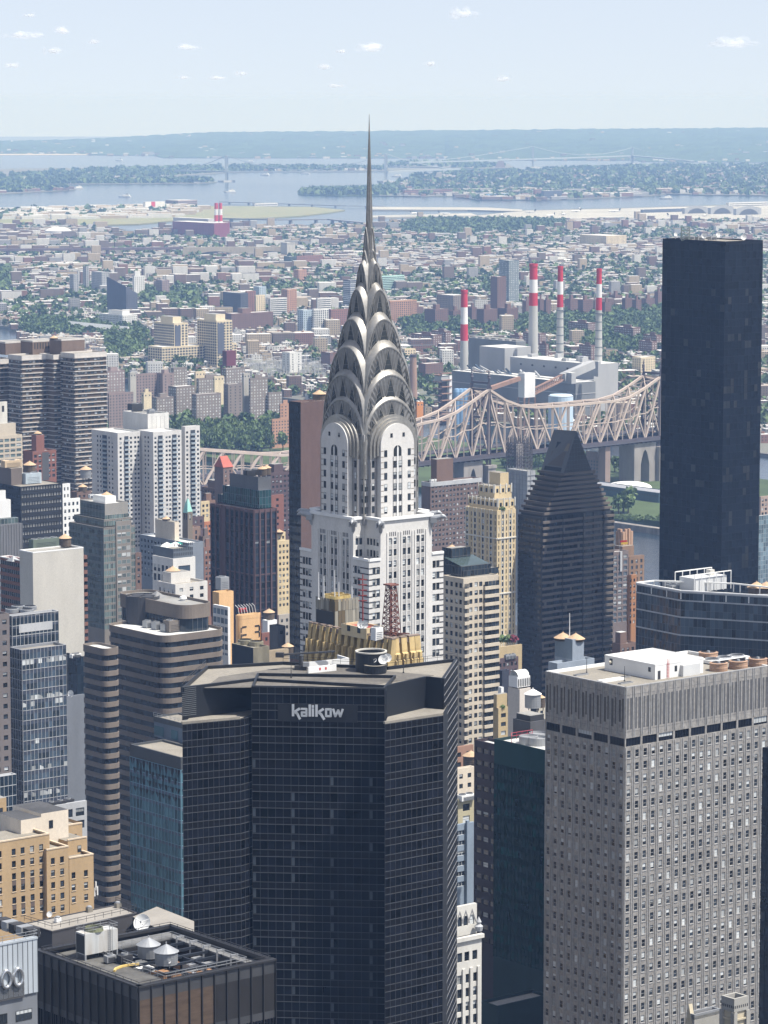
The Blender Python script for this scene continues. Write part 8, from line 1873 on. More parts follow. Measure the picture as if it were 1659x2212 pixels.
        for nm,y0,y1,mt in(('red_band',yt,b1,M_STRIPE_R),('white_band',b1,b2,M_STRIPE_W),('red_band',b2,b3,M_STRIPE_R),('shaft',b3,None,M_CONC)):
            z1,z0=z(y0),(z(y1)if y1 else zf);m=MB();m.lathe((0,0,0),[(r(z0),z0-zf),(r(z1),z1-zf)],mt,24,nm=='red_band' and y0==yt);m.build(nm,e,smooth=False)
        m=MB();m.lathe((0,0,zt-zf),[(r(zt)*1.0,-3),(r(zt)*1.12,-2.6),(r(zt)*1.12, .4),(r(zt)* .8, .5),(r(zt)* .8,-1)],M_STRIPE_R,24,False);m.build('rim',e)
        if i>1:
            for k in range(9):zz=z(b3)-zf-4-k*9;m=MB();m.lathe((0,0,zz),[(r(zz+zf)*1.0,0),(r(zz+zf)*(1.3 if k==0 else 1.06), .3),(r(zz+zf)*(1.3 if k==0 else 1.06),1.1),(r(zz+zf),1.3)],M_PD,24,False);m.build('gallery_ring',e)
    p=PT('S8',80,690,3600);m=MB();m.lathe((0,0,0),[(5,0),(3.6,p.z+5)],wm_('brick_chimney',(.33, .22, .17)),16);m.lathe((0,0,p.z+5),[(3.9,0),(3.9,3),(3,3.1)],M_BRD,16);tag(m.build('brick_chimney',None,(p.x,p.y,3)),'slim brick chimney close to the right of the steel crown','chimney')
    # coal hoist
    bx=hb('S8',215,250,300,760,3380);e=Bldg('coal_hoist','dark rusty hoist tower with a white leg left of the power station','hoist tower',bx.C);e.mb('frame').prism(inset(bx.poly,2),3,bx.z-6,M_BRD)
    for k in range(8):ebox(e.mb('frame'),bx.W,-2,bx.W.L,6+7*k,7+7*k,-1,2.5,M_RUSTY);ebox(e.mb('frame'),bx.S,-1,bx.S.L+1,8+7*k,9+7*k,-1,2.5,M_RUSTY)
    e.mb('cap').prism(inset(bx.poly,-1),bx.z-6,bx.z,M_PG,M_ROOF_W);q_=bx.B;e.mb('white_leg').cbox((*q_,3),3.4,3.4,bx.z-3,M_STRIPE_W);e.done()
power()
# island things right of the wedge tower
IS='R8'
far('glass_campus_hall','long dark teal glass hall with a grey roof on the island','college building',IS,700,1090,1180,620,2720,wm_('teal_hall_glass',(.05, .085, .11),rough=.3),None,3,99,zg=4,roof=wm_('solar_roof',(.26, .27, .29)))
p=PT(IS,905,552,2800);m=MB();N=20;vs=[];rs_=9
for j in range(rs_+1):
    for k in range(N):a=2*math.pi*k/N;t=math.pi/2*j/rs_;q_=ES*(31*math.cos(a)*math.cos(t))+EA*(16*math.sin(a)*math.cos(t));vs.append((q_[0],q_[1],8.5*math.sin(t)** .8))
m.add(vs,[(j*N+k,j*N+(k+1)%N,(j+1)*N+(k+1)%N,(j+1)*N+k)for j in range(rs_)for k in range(N)],mat('white_membrane',(.82, .82, .80),var=.03));tag(m.build('tennis_dome',None,(p.x,p.y,4),smooth=True),'white air dome lying on the river island beside the dark tower','sports dome')
p=PT(IS,930,490,2980);m=MB();m.lathe((0,0,0),[(10,0),(9,3),(5,5.2),(.2,6)],mat('white_membrane',(.8, .8, .8),var=0),16);tag(m.build('small_tent',None,(p.x,p.y,4),smooth=True),'small white tent by the bridge pier','tent')
far('brown_island_house','brown island house behind the point of the wedge roof','building',IS,690,775,812,440,2850,wm_('brown_island_brick',(.24, .17, .13)),zg=4,bulk_=(.1, .6, .2, .8,6))
slab('sea_wall',[v2(GT('R8',*a,5))for a in((845,768),(1110,805),(1110,797),(845,760))],5,M_ROCK)
bx=Box('S8',640,700,800,1150,2640);b=Bldg('scaffold_tower','dark steel scaffold tower under the bridge deck','scaffold',bx.C);ms=mat('scaffold_steel',(.075, .065, .065),var=.3,scale=.4);b.mb('core').prism(inset(bx.poly,bx.wr* .3),11,bx.z-4,M_PIER);m=MB();nz=int((bx.z-11)/3)
for E in(bx.W,bx.S,Edge(bx.B,bx.K),Edge(bx.K,bx.A)):
    for k in range(9):ebox(m,E,E.L*k/8- .2,E.L*k/8+ .2,11,bx.z+(k*7%4),-.4,0,ms)
    for k in range(nz):
        z=12+3*k;ebox(m,E,0,E.L,z,z+ .35,-.6, .1,ms)
        for i in range(4):m.bar(E.pt(E.L*i/4,z),E.pt(E.L*(i+1)/4,z+3), .3,ms)
b.part('scaffold',m);b.done()
# substation frames and white sheds
def frames():
    rd=random.Random(31);mm=mat('substation_steel',(.50, .50, .50),rough=.7,var=.2)
    for k in range(110):
        p=GT('N5',rd.uniform(300,960),rd.uniform(185,300),3);m=MB();h=rd.uniform(6,15);w=rd.uniform(5,16);e_=rd.choice((ES,EA))
        for s_ in(-1,1):m.bar((*(e_*(s_*w/2)),0),(*(e_*(s_*w/2)),h), .5,mm)
        m.bar((*(e_*(-w/2)),h),(*(e_*(w/2)),h), .6,mm);m.cbox((1.2, .8,0),2.2,1.6,2.4,M_STEEL);tag(m.build('substation_frame',None,(p.x,p.y,3)),'pale steel gantry in the electric substation left of the crown','gantry','substation gantries')
frames()
bx=Box('Z3',285,545,568,470,4640);b=Bldg('white_shed','long white tent roofed shed among trees by the water','shed',bx.C);b.mb('wall').prism(bx.poly,2,bx.z,F_WHT);m=b.mb('roof');c0,c1=(bx.C+bx.B)/2,(bx.A+bx.K)/2;m.add([(*bx.C,bx.z),(*bx.B,bx.z),(*bx.K,bx.z),(*bx.A,bx.z),(*c0,bx.z+10),(*c1,bx.z+10)],[(0,3,5,4),(1,4,5,2),(0,4,1),(3,2,5)],mat('white_membrane',(.8, .8, .8),var=0));b.done()
p=PT('N5',215,130,3700);b=Bldg('maroon_bascule','maroon drawbridge counterweight on a lattice frame','drawbridge',(p.x,p.y));mr=mat('maroon_steel',(.13, .035, .05),var=.15);m=MB();m.cbox((p.x,p.y,p.z-12),13,8,17,mr);b.part('counterweight',m);m=MB()
for x_ in(-7,7):
    for y_ in(-5,5):q_=Vector((p.x,p.y))+ES*x_+EA*y_;m.bar((*q_,3),(*q_,p.z-11),1.6,mr);m.bar((*q_,3),(p.x,p.y,p.z-12),1.0,mr)
b.part('frame',m);b.done()
# ---------------------------------------------------------------- the far town, its trees, the shores beyond
def inside(poly,x,y):
    c=False;n=len(poly);j=n-1
    for i in range(n):
        xi,yi=poly[i][0],poly[i][1];xj,yj=poly[j][0],poly[j][1]
        if(yi>y)!=(yj>y)and x<(xj-xi)*(y-yi)/(yj-yi)+xi:c=not c
        j=i
    return c
FAR_OCC=[b for b in OCC if b.C[1]>2500]
def free(x,y,mg=3):
    for b in FAR_OCC:
        dx,dy=x-b.C[0],y-b.C[1]
        if abs(dx)+abs(dy)<600:
            u,v=dx*ES[0]+dy*ES[1],dx*EA[0]+dy*EA[1]
            if-mg<u<b.wr+mg and-mg<v<b.wl+mg:return False
    return True
def seen(x,y,m=60):c=CX+F*x/(y*CP+330*SP);return-m<c<1659+m
WOODS=[[gg('Z4',*a)for a in w]for w in(((100,420),(330,430),(560,420),(1200,380),(1200,560),(930,560),(700,500),(480,470),(100,500)),((60,445),(140,415),(330,440),(330,445),(60,450)))]
WOODS+=[[gg('Z3',*a)for a in w]for w in(((95,440),(140,425),(330,440),(600,450),(640,500),(620,545),(560,600),(460,620),(455,500),(280,490),(100,490)),((600,300),(850,300),(860,355),(640,360)),((730,585),(830,575),(910,600),(830,630),(730,615)),((0,200),(40,195),(40,300),(0,300)),((640,600),(700,560),(640,520)))]+[[gg('Z2',*a)for a in((60,556),(150,528),(300,520),(780,530),(770,560),(420,585),(200,592),(90,580))]]
AIRP=[gg('Z2',*a)for a in((200,515),(390,501),(610,479),(1000,470),(1480,456),(1800,449),(1800,526),(900,522),(600,528),(200,526))]
SUBST=[gg('N5',*a)for a in((330,170),(970,190),(970,330),(500,330),(300,240))]
PLANT=[gg('S8',*a)for a in((100,720),(1330,660),(1330,900),(100,960))]
rt=random.Random(77)
e1=Vector((math.cos(.22),math.sin(.22)));e2=Vector((-e1[1],e1[0]))
WALLS=[wm_('town_brick',(.165, .112, .092)),wm_('town_brown',(.17, .135, .115)),wm_('town_tan',(.40, .33, .24)),wm_('town_white',(.58, .57, .54)),wm_('town_grey',(.30, .30, .30)),wm_('town_red',(.22, .125, .10))]
ROOFS=[M_ROOF_W,M_ROOF_W,M_ROOF_W,wm_('town_roof_pale',(.46, .45, .43)),wm_('town_roof_tan',(.38, .33, .27)),M_ROOF_G,M_ROOF_D]
KIND=['brick red','brown','tan','white','grey','red brick']
houses,trees=[],[]
for i in range(-14,30):
    for j in range(40,150):
        o=e1*(i*215-600)+e2*(j*66)
        big=rt.random()
        for side in(0,1):
            u=8
            while u<196:
                w=rt.uniform(7,15)*(1.6 if j>90 else 1);d_=rt.uniform(11,17);h=rt.choice((6.5,7.5,9,10,11))+rt.uniform(-.5, .8)
                if big< .10:w,d_,h=rt.uniform(24,55),22,rt.uniform(6,12)
                elif big< .17:w,d_,h=rt.uniform(18,34),19,rt.uniform(15,24)
                elif rt.random()< .025:w,d_,h=rt.uniform(14,20),16,rt.uniform(18,30)
                p=o+e1*(u+w/2)+e2*(14+d_/2 if side==0 else 58-d_/2);u+=w+(rt.choice((0,0,0,1.5,3,6)))
                if not seen(p[0],p[1])or p[1]>9300 or p[1]<3200 or rt.random()< .1:continue
                if not inside(QUEENS,p[0],p[1])or inside(AIRP,p[0],p[1])or inside(SUBST,p[0],p[1])or inside(PLANT,p[0],p[1]):continue
                if any(inside(w_,p[0],p[1])for w_ in WOODS)or not free(p[0],p[1],8):continue
                houses.append((p[1],p,w* .98,d_,h,rt.choice((0,1,1,2,2,3,3,4,0,5)),rt.choice(ROOFS)))
        for k in range(30 if j<100 else 20):
            p=o+e1*rt.uniform(0,215)+e2*rt.choice((36+rt.uniform(-5,5),rt.uniform(0,6),36+rt.uniform(-6,6)))
            nz=math.sin(p[0]* .006+1)*math.sin(p[1]* .0045)+math.sin(p[0]* .0021-p[1]* .003)
            if rt.random()> .5+ .38*nz or not seen(p[0],p[1])or p[1]>9000 or p[1]<3250 or not inside(QUEENS,p[0],p[1])or inside(AIRP,p[0],p[1])or inside(SUBST,p[0],p[1])or not free(p[0],p[1],2):continue
            trees.append((p[1],p,rt.uniform(4.2,8),rt.uniform(8,15),3))
for w_ in WOODS:
    xs,ys=[p[0]for p in w_],[p[1]for p in w_];n=int((max(xs)-min(xs))*(max(ys)-min(ys))/95)
    for k in range(min(n,3600)):
        p=v2((rt.uniform(min(xs),max(xs)),rt.uniform(min(ys),max(ys))))
        if inside(w_,*p)and inside(QUEENS,*p)and free(p[0],p[1],2)and not inside(AIRP,*p)and rt.random()< .8:trees.append((p[1],p,rt.uniform(4.5,8),rt.uniform(10,17),3))
isw=[gg('N5',*a,4)for a in((-230,640),(640,660),(660,830),(300,870),(-260,850))]
for k in range(2600):  # the island grove left of the art deco tower
    p=v2((rt.uniform(-520,0),rt.uniform(2850,3450)))
    if inside(isw,*p)and free(p[0],p[1],3):trees.append((p[1],p,rt.uniform(5.5,8.5),rt.uniform(13,21),4))
for t,x,y,r in(('R8',905,720,11),('R8',880,725,8),('R8',930,722,8),('R8',860,505,7),('R8',890,510,6),('R8',920,512,6),('R8',465,455,8),('R8',500,470,8),('R8',440,480,7),('R8',480,480,8)):p=v2(GT(t,x,y,4));trees.append((p[1],p,r,r*2,4))
for k in range(60):p=v2(GT('R8',rt.uniform(850,1095),rt.uniform(742,766),5));trees.append((p[1],p,rt.uniform(1.2,2.2),rt.uniform(1.6,3),5))
for k in range(60):p=v2(GT('R8',rt.uniform(250,780),rt.uniform(440,492),4));trees.append((p[1],p,rt.uniform(3,6),rt.uniform(7,12),4))if free(*p)else None
houses.sort(key=lambda a:a[0]);trees.sort(key=lambda a:a[0])
def house_mb(m,p,w,d_,h,wall,roof,near):
    bx=[p-e1*w/2-e2*d_/2,p+e1*w/2-e2*d_/2,p+e1*w/2+e2*d_/2,p-e1*w/2+e2*d_/2]
    m.prism(bx,2.5,h+3,wall,roof)
    if near:
        E=Edge(bx[0],bx[1]);E2=Edge(bx[3],bx[0]);z=5.2
        while z+1.6<h+3:
            for E_ in(E,E2):
                n=max(2,int(E_.L/2.8))
                for k in range(n):u=E_.L*(k+ .5)/n;m.quad(E_.pt(u- .55,z, .05),E_.pt(u+ .55,z, .05),E_.pt(u+ .55,z+1.5, .05),E_.pt(u- .55,z+1.5, .05),M_WINFAR)
            z+=3
        m.cbox((*(p+e2*(d_* .2)),h+3),2.6,2.6,2.2,wall,e1)
PH={}
for k,(Y,p,w,d_,h,ki,roof)in enumerate(houses[:300]):
    key=(ki,round(w/6),round(h/4),roof.name)
    if key not in PH:m=MB();house_mb(m,v2((0,0)),w,d_,h,WALLS[ki],roof,True);PH[key]=m.mesh('town_house')
    o=bpy.data.objects.new('town_house',PH[key]);COL.objects.link(o);o.location=(p[0],p[1],0)
    rn='white roof' if roof is M_ROOF_W else 'dark roof' if roof is M_ROOF_D else 'grey roof' if roof is M_ROOF_G else 'pale roof'
    tag(o,'small flat topped %s house with a %s in the town across the river'%(KIND[ki],rn),'house','houses of the town across the river')
tm=MB()
for Y,p,w,d_,h,ki,roof in houses[300:]:house_mb(tm,p,w,d_,h,WALLS[ki],roof,Y<5200)
rs=random.Random(5)
def scatter(poly,n,wmin,wmax,hmin,hmax,dens=1):
    xs,ys=[p[0]for p in poly],[p[1]for p in poly]
    for k in range(n):
        p=v2((rs.uniform(max(min(xs),-3000),min(max(xs),3000)),rs.uniform(min(ys),max(ys))))
        if inside(poly,*p)and seen(*p):yield p,rs.uniform(wmin,wmax),rs.uniform(hmin,hmax)
for p,w,h in scatter(POINT,4200,10,22,5,10):house_mb(tm,p,w,w* .8,h,rs.choice(WALLS),rs.choice(ROOFS),False)
for p,w,h in scatter(POINT[2:8]+[gg('Z2',1659,385),gg('Z2',300,395)],260,30,90,8,14):house_mb(tm,p,w,w* .4,h,rs.choice(WALLS),M_ROOF_W,False)
RIK=[gg('Z1',*a)for a in((-100,520),(730,508),(860,480),(850,460),(560,464),(0,480),(-100,480))]
for p,w,h in scatter(RIK,520,18,75,5,13):house_mb(tm,p,w,w* .5,h,rs.choice(WALLS[2:4]),rs.choice(ROOFS[:5]),False)
PEN=[gg('Z1',*a)for a in((-100,345),(400,330),(700,318),(760,326),(300,345),(-100,355))];PEN2=[gg('Z1',*a)for a in((-100,374),(300,362),(860,358),(930,352),(880,346),(350,350),(-100,360))];PT3=[gg('Z1',*a)for a in((-100,404),(0,402),(220,392),(330,386),(250,378),(0,382),(-100,382))]
PEN3=[gg('Z1',*a)for a in((-100,335),(0,330),(400,300),(1000,289),(1659,293),(1659,303),(1000,311),(780,322),(300,330))]
for poly,n in((PEN,260),(PT3,120),(PEN3,240)):
    for p,w,h in scatter(poly,n,14,34,6,11):house_mb(tm,p,w,w* .7,h,rs.choice(WALLS),rs.choice(ROOFS),False)
for k in range(190):
    x=rs.uniform(-20,1680);ys=lerp_tab(SHORE,x);yc=lerp_tab(CREST,x);f=rs.random()**3.5;ds=G(x,ys,2).y;Yh=ds+(26000-ds)*f;p=v2(((x-CX)/F*Yh,Yh));zc=HC-(yc-215)/F*26000;w=rs.uniform(14,40)
    zz=(zc-2)*f** .8;tm.cbox((*p,zz-4),w,w* .6,10+rs.uniform(0,6),rs.choice(WALLS[1:5]),e1)
tm.build('town_houses',kind='stuff')
# trees: the nearest one by one, the rest as woods
TM=[]
rl=random.Random(14)
for k in range(7):
    a=MB();
    for c in range(7):ang=rl.uniform(0,6.28);rr=rl.uniform(.1, .62);leafy(a,(rr*math.cos(ang),rr*math.sin(ang),rl.uniform(.35,1.0)),rl.uniform(.42, .62), .75,34,[LEAF[c%3],LEAF[c%3],rl.choice(LEAF)],rl, .13)
    t=MB();t.lathe((0,0,0),[(.09,0),(.06, .5),(.03,1.1)],M_BARK,6);t.bar((0,0, .5),(.4, .1,1.0), .05,M_BARK);t.bar((0,0, .55),(-.35, .2,1.05), .05,M_BARK)
    TM.append((a.mesh('crown'),t.mesh('trunk')))
for k,(Y,p,r,h,z)in enumerate(trees[:300]):
    e=empty('tree',(p[0],p[1],z),'bushy green tree on the river island' if Y<3700 and z>3 else 'bushy green tree in the town across the river','tree','trees by the river');e.rotation_euler=(0,0,rl.uniform(0,6));e.scale=(r,r,h/1.75)
    for me,nm in zip(TM[k%7],('crown','trunk')):o=bpy.data.objects.new(nm,me);COL.objects.link(o);o.parent=e
wd=MB()
def far_tree(p,r,h,z,n,s):leafy(wd,(p[0],p[1],z+h* .12),r,h* .9,n,LEAF[:2]if rl.random()< .5 else LEAF,rl,s)
for Y,p,r,h,z in trees[300:]:far_tree(p,r,h,z,44 if Y<5000 else 15,r*(.30 if Y<5000 else .52))
for poly,n in((POINT,3400),(PEN,1100),(PEN2,900),(PT3,260),(PEN3,1500),(RIK,60),([gg('Z1',*a)for a in((1292,406),(1460,411),(1659,409),(1700,400),(1659,386),(1400,393),(1310,399))],800),([gg('Z2',*a)for a in((20,285),(250,290),(430,296),(540,280),(300,271),(60,273))],300)):
    for p,r,h in scatter(poly,n,8,14,9,15):far_tree(p,r,h,3,8,r* .8)
wd.build('woods',kind='stuff')
# ---------------------------------------------------------------- landmarks on the far shores
M_MAR=mat('maroon_works',(.20, .05, .075),rough=.8,var=.12)
bx=Box('Z1',745,925,992,532,7900);b=Bldg('maroon_works','maroon industrial works by the water with a pale roof','power works',bx.C);b.mb('wall').prism(bx.poly,2,bx.z,M_MAR,M_ROOF_W);b2=Box('Z1',748,900,930,514,8050);b.mb('upper_hall').prism(b2.poly,2,b2.z,wm_('pale_works',(.45, .45, .46)),M_ROOF_W);b.done()
for i,x in enumerate((934,952)):
    p=PT('Z1',x,445,7950);e=empty('chimney',(p.x,p.y,3),'red and white chimney of the maroon works, %s of a pair'%('left','right')[i],'chimney');H=p.z-3
    for k in range(6):m=MB();m.lathe((0,0,H*(1-k/6)-H/6),[(4.4+k* .25,0),(4.2+k* .25,H/6)],M_STRIPE_R if k%2==0 else M_STRIPE_W,14);m.build(('red_band','white_band')[k%2],e)
p=GT('Z1',252,598,3);m=MB();R_=58* .5/(F/p.y);m.lathe((0,0,0),[(R_,0),(R_,R_* .55),(R_* .8,R_* .7),(R_* .4,R_* .82),(.3,R_* .86)],M_STRIPE_W,32);m.lathe((0,0,R_* .54),[(R_*1.02,0),(R_*1.02,1.2)],M_STEEL,32,False);tag(m.build('gas_tank',None,(p.x,p.y,3)),'large white domed storage tank near the far water','storage tank')
def viaduct(name,label,pts,z,w,gap,mt,dz=3.0,pw=3):
    b=Bldg(name,label,'bridge',pts[0]);m=MB();t=MB()
    for a,c in zip(pts[:-1],pts[1:]):
        m.bar((a[0],a[1],z),(c[0],c[1],z),w,mt,dz);n=max(1,int((Vector(c[:2])-Vector(a[:2])).length/gap))
        for k in range(n):q_=Vector(a[:2]).lerp(Vector(c[:2]),(k+ .5)/n);pm=MB();pm.cbox((*q_,-1),pw,w* .8,z-dz/2+1,mt,ES);b.part('pier',pm)
    b.part('deck',m);b.done()
mv=wm_('viaduct_iron',(.13, .10, .115))
viaduct('railway_viaduct','long dark railway viaduct on piers across the far town',[GT('Z3',x,y,24)for x,y in((-40,108),(400,104),(790,100))],24,9,62,mv,5,5)
m=MB();E=Edge(GT('Z3',790,100,24),GT('Z3',1215,98,24));ebox(m,E,0,E.L,2,26,-9,0,wm_('viaduct_stone',(.38, .34, .27)))
for f in(.12, .66):
    m.add([E.pt(E.L*f+45*(.5- .5*math.cos(t*math.pi/8))*2,3+14*math.sin(t*math.pi/8), .1)for t in range(9)],[tuple(range(9))],M_DARKSTEEL)
tag(m.build('stone_viaduct'),'pale stone railway viaduct with low arches in the far town','bridge')
viaduct('trestle_bridge','long low trestle bridge running out to the prison island',[GT('Z1',x,y,12)for x,y in((960,512),(1200,518),(1420,516),(1590,532),(1700,545))],12,12,52,wm_('trestle_grey',(.22, .22, .23)),3,5)
viaduct('pier_walkway','dark landing light pier standing in the far bay',[GT('Z1',x,y,5)for x,y in((950,440),(1200,448),(1500,458),(1660,458))],5,6,90,wm_('trestle_grey',(.22, .22, .23)),2,4)
mb_=wm_('far_bridge_steel',(.30, .34, .36))
def suspension(name,label,tw,deck,z,hw=14):
    b=Bldg(name,label,'bridge',tw[0][0]);m=MB();dk=[Vector(p)for p in deck]
    for a,c in zip(dk[:-1],dk[1:]):m.bar((a.x,a.y,z),(c.x,c.y,z),24,mb_,6)
    b.part('deck',m)
    for base,top in tw:
        m=MB();d_=(dk[-1]-dk[0]).normalized();nrm=Vector((-d_.y,d_.x,0))
        for s_ in(-1,1):o=nrm*(s_*hw)+d_*(s_*4);m.bar((base.x+o.x,base.y+o.y,-1),(base.x+o.x,base.y+o.y,top),9,mb_)
        for f in(.55, .97):m.bar((base.x+nrm.x*hw+d_.x*4,base.y+nrm.y*hw,top*f),(base.x-nrm.x*hw-d_.x*4,base.y-nrm.y*hw,top*f),7,mb_)
        m.cbox((base.x,base.y,-1),60,40,7,M_CONC);b.part('tower',m)
    pts=[dk[0]]+[t[0]for t in tw]+[dk[-1]];zs=[z]+[t[1]for t in tw]+[z];m=MB()
    for i in range(len(pts)-1):
        prev=None
        for k in range(13):
            f=k/12;q_=pts[i].lerp(pts[i+1],f);l_=zs[i]+(zs[i+1]-zs[i])*f;sag=(min(zs[i],zs[i+1])-z-4)*4*f*(1-f)if 0<i<len(pts)-2 else(abs(zs[i+1]-zs[i])*f*(1-f)* .6);v=Vector((q_.x,q_.y,l_-sag))
            if prev:m.bar(prev,v,2.4,mb_)
            prev=v
    b.part('cable',m);b.done()
t1,t2=GT('Z2',643,292,2),GT('Z2',1073,276,2)
suspension('suspension_bridge','pale suspension bridge with two tall towers far across the bay',[(t1,PT('Z2',643,200,t1.y).z),(t2,PT('Z2',1073,205,t2.y).z)],[GT('Z2',100,275,40),Vector((t1.x,t1.y,40)),Vector((t2.x,t2.y,40)),GT('Z2',1330,268,40)],44)
t1,t2=GT('Z1',979,352,2),GT('Z2',8,353,2)
suspension('suspension_bridge','thin suspension bridge with two slender towers behind and left of the spire',[(t1,PT('Z1',979,240,t1.y).z),(t2,PT('Z2',8,232,t2.y).z)],[GT('Z1',760,328,20),Vector((t1.x,t1.y,40)),Vector((t2.x,t2.y,40)),GT('Z2',320,320,20)],42,6)
for x0,y0,x1,y1,l in((480,292,525,258,'pale grey slab building on the point below the far bridge tower'),(216,348,256,312,'pale sail shaped tower block on the far point')):
    a=GT('Z2',x0,y0,3);w=(x1-x0)* .5/(F/a.y);h=PT('Z2',x0,y1,a.y).z;m=MB();m.add([(0,0,0),(w,0,0),(w* .75,0,h),(w* .3,0,h* .95),(0,40,0),(w,40,0),(w* .75,40,h),(w* .3,40,h* .95)],[(0,1,2,3),(1,5,6,2),(4,0,3,7),(3,2,6,7)],F_PALE if x0<400 else F_PINK);tag(m.build('sloped_block',None,(a.x,a.y,0)),l,'building')
for nm,lb,t,xl,xc,xr,yt,yb,mt in(('white_prison_block','white cell block with a red stripe on the prison island','Z1',620,628,712,440,478,F_WHT),('brown_prison_block','large tan brown cell block on the prison island','Z1',715,770,852,434,462,F_PINK),('low_prison_hall','long white roofed hall at the right end of the prison island','Z1',1090,1100,1200,447,458,F_WHT),('brick_far_block','red brick apartment row on the far point by the water','Z2',80,90,330,388,410,F_RED),('far_red_block','dull red mill block on the far shore','Z2',645,655,680,386,425,F_RED),('far_blue_block','blue grey block beside the red mill on the far shore','Z2',682,690,770,392,425,F_DRK),('far_white_shed','long white shed on the far shore','Z2',885,890,1070,402,420,F_WHT),('far_blue_shed','bright blue shed on the far shore','Z2',440,450,560,405,427,mat('blue_shed',(.25, .42, .58),var=.1)),('hangar','grey hangar with an arched front at the airfield, the left one','Z2',1290,1300,1400,468,492,F_GREY),('hangar','grey hangar with an arched front at the airfield, the middle one','Z2',1405,1412,1510,466,494,F_GREY),('hangar','grey hangar with an arched front at the airfield, the right one','Z2',1515,1522,1630,470,498,F_GREY),('terminal','white roofed terminal at the right end of the airfield','Z2',1480,1490,1720,444,462,F_WHT),('low_terminal','long low dark terminal building at the airfield','Z2',1115,1120,1290,474,488,F_DRK),('airport_office','blue grey glass box beside the runway','Z2',930,980,1046,508,526,G_PALE)):
    a=GT(t,xc,yb,3);bx=Box(t,xl,xc,xr,yt,a.y);bx.wl=min(max(bx.wl,12),120);bx.fix();m=MB();m.prism(bx.poly,2,bx.z,mt,M_ROOF_W if mt is not F_GREY else M_ROOF_G)
    E=bx.S
    if nm=='hangar':m.add([E.pt(E.L*(.1+ .1*k),3+(bx.z-4)*math.sin(math.pi*k/8)** .6, .2)for k in range(9)],[tuple(range(9))],M_ROOF_D);m.add([E.pt(E.L* .05*k,bx.z+7*math.sin(math.pi*k/20), .0)for k in range(21)],[tuple(range(21))],mt)
    elif nm=='white_prison_block':ebox(m,E,E.L* .3,E.L* .5,3,bx.z,0, .5,M_STRIPE_R)
    else:
        for k in range(max(1,int(bx.z/6))):m.quad(E.pt(2,5+6*k, .3),E.pt(E.L-2,5+6*k, .3),E.pt(E.L-2,7+6*k, .3),E.pt(2,7+6*k, .3),M_WINFAR)
    tag(m.build(nm),lb,'hangar' if nm=='hangar' else 'building','hangars' if nm=='hangar' else None)
rp=random.Random(8)
m=MB();f_=[(-19, .1),(-16,1.6),(-8,2.0),(10,2.0),(16,1.4),(19, .1)]
m.add([(x,r*math.cos(k*math.pi/4),3.4+r*math.sin(k*math.pi/4))for x,r in f_ for k in range(8)],[(i*8+k,i*8+(k+1)%8,i*8+8+(k+1)%8,i*8+8+k)for i in range(5)for k in range(8)],M_WHITE)
for s_ in(-1,1):m.obox((-3,0,2.6),(6,0,0),(-7,s_*17, .6),(0,0, .5),M_STEEL);m.obox((-1,s_*6,1.2),(3.6,0,0),(0,1.6,0),(0,0,1.5),M_STEEL);m.obox((13.5,0,4),(3,0,0),(2,s_*6, .4),(0,0, .3),M_STEEL)
m.obox((12.5,-.25,4.6),(4.5,0,0),(0, .5,0),(3,0,6.5),M_DARKSTEEL);m.cbox((0,0,0),1,4,1.6,M_DARKSTEEL,Vector((1,0)));pm=m.mesh('aircraft')
for x,y in((510,500),(630,487),(720,503),(775,497),(830,484),(845,472),(995,484),(1385,502),(130,494),(260,495),(1250,505)):
    p=GT('Z2',x,y,3.6 if x>300 else 4.2);o=bpy.data.objects.new('aircraft',pm);COL.objects.link(o);o.location=p;o.rotation_euler=(0,0,rp.uniform(0,6.28));tag(o,'white airliner standing on the airfield','airliner','airliners on the airfield')
m=MB();m.add([(-22,0,0),(-16,-6,0),(20,-6,0),(20,6,0),(-16,6,0),(-26,0,5),(-17,-7,5),(21,-7,5),(21,7,5),(-17,7,5)],[(0,1,6,5),(1,2,7,6),(2,3,8,7),(3,4,9,8),(4,0,5,9),(5,6,7,8,9)],M_WHITE);m.cbox((5,0,5),22,9,5,M_WHITE,Vector((1,0)));m.cbox((8,0,10),8,6,4,M_BLIND,Vector((1,0)));bm_=m.mesh('boat')
for t,x,y in(('Z2',1220,428),('Z1',540,420),('Z1',995,400),('Z1',515,262),('Z1',1320,320),('Z1',1145,326),('Z2',56,332),('Z1',1080,268),('Z1',335,384)):p=GT(t,x,y,0);o=bpy.data.objects.new('boat',bm_);COL.objects.link(o);o.location=(p.x,p.y,-.5);o.rotation_euler=(0,0,rp.uniform(-.4, .4));tag(o,'little white boat out on the far bay','boat','boats on the far bay')
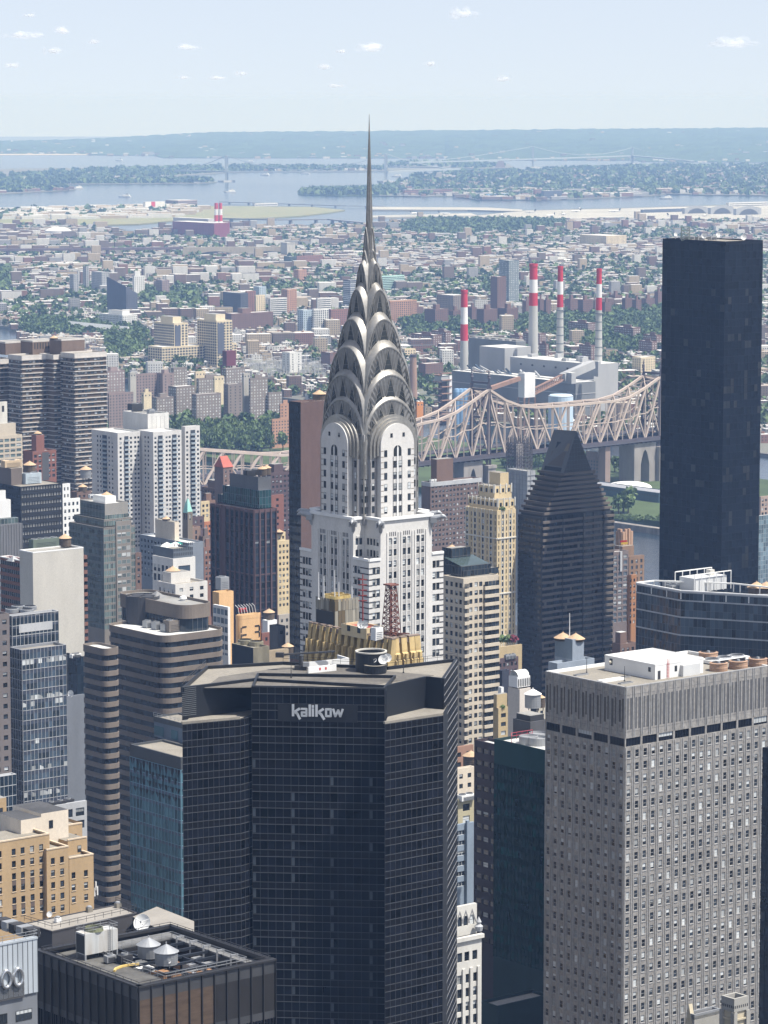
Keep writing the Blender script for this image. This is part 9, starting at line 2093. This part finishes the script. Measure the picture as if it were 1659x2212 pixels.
# ---------------------------------------------------------------- small fair weather clouds, far beyond the haze
M_CLOUD=bpy.data.materials.new('cloud_vapour');M_CLOUD.use_nodes=True
_n,_l=M_CLOUD.node_tree.nodes,M_CLOUD.node_tree.links;_n.clear()
_o=_n.new('ShaderNodeOutputMaterial');_d=_n.new('ShaderNodeBsdfDiffuse');_d.inputs[0].default_value=(.9, .9, .9,1);_t=_n.new('ShaderNodeBsdfTransparent');_w=_n.new('ShaderNodeLayerWeight');_w.inputs[0].default_value= .5
_r=_n.new('ShaderNodeMapRange');_r.inputs[1].default_value= .2;_r.inputs[2].default_value= .95;_r.inputs[3].default_value= .06;_r.inputs[4].default_value=0;_x=_n.new('ShaderNodeMixShader');_a=_n.new('ShaderNodeAddShader');_s=_n.new('ShaderNodeBsdfTranslucent');_s.inputs[0].default_value=(.4, .4, .4,1);_l.new(_d.outputs[0],_a.inputs[0]);_l.new(_s.outputs[0],_a.inputs[1])
_l.new(_w.outputs['Facing'],_r.inputs[0]);_l.new(_r.outputs[0],_x.inputs[0]);_l.new(_t.outputs[0],_x.inputs[1]);_l.new(_a.outputs[0],_x.inputs[2]);_l.new(_x.outputs[0],_o.inputs['Surface'])
rc=random.Random(4)
for x,y,w,h in((1003,31,70,28),(803,104,72,22),(735,112,30,9),(400,103,50,14),(45,77,68,18),(137,68,44,20),(113,111,40,17),(1578,95,92,26),(1084,172,34,18),(930,139,28,12),(522,160,30,12),(470,169,40,9),(700,146,30,14),(398,168,28,9),(203,92,26,14),(30,142,36,14),(728,186,36,9),(62,34,28,10)):
    p=P(x,y,46000);s_=46000/F;m=MB()
    for k in range(16):
        dx=rc.gauss(0, .2)*w*s_;rx,rz=w*s_*rc.uniform(.07, .24),h*s_*rc.uniform(.18, .62);dz=rc.uniform(-.12, .12)*h*s_;N=14
        pr=[(math.sin(math.pi*j/8),-math.cos(math.pi*j/8))for j in range(9)]
        vs=[(dx+rx*r*math.cos(2*math.pi*i/N),rc.uniform(-1,1)*20+rx* .6*r*math.sin(2*math.pi*i/N),dz+rz*zz*(.55 if zz<0 else 1))for r,zz in pr for i in range(N)]
        m.add(vs,[(j*N+i,j*N+(i+1)%N,j*N+N+(i+1)%N,j*N+N+i)for j in range(8)for i in range(N)],M_CLOUD)
    tag(m.build('cloud',None,p,smooth=True),'small faint white cloud low in the pale sky','cloud','small clouds in the pale sky')
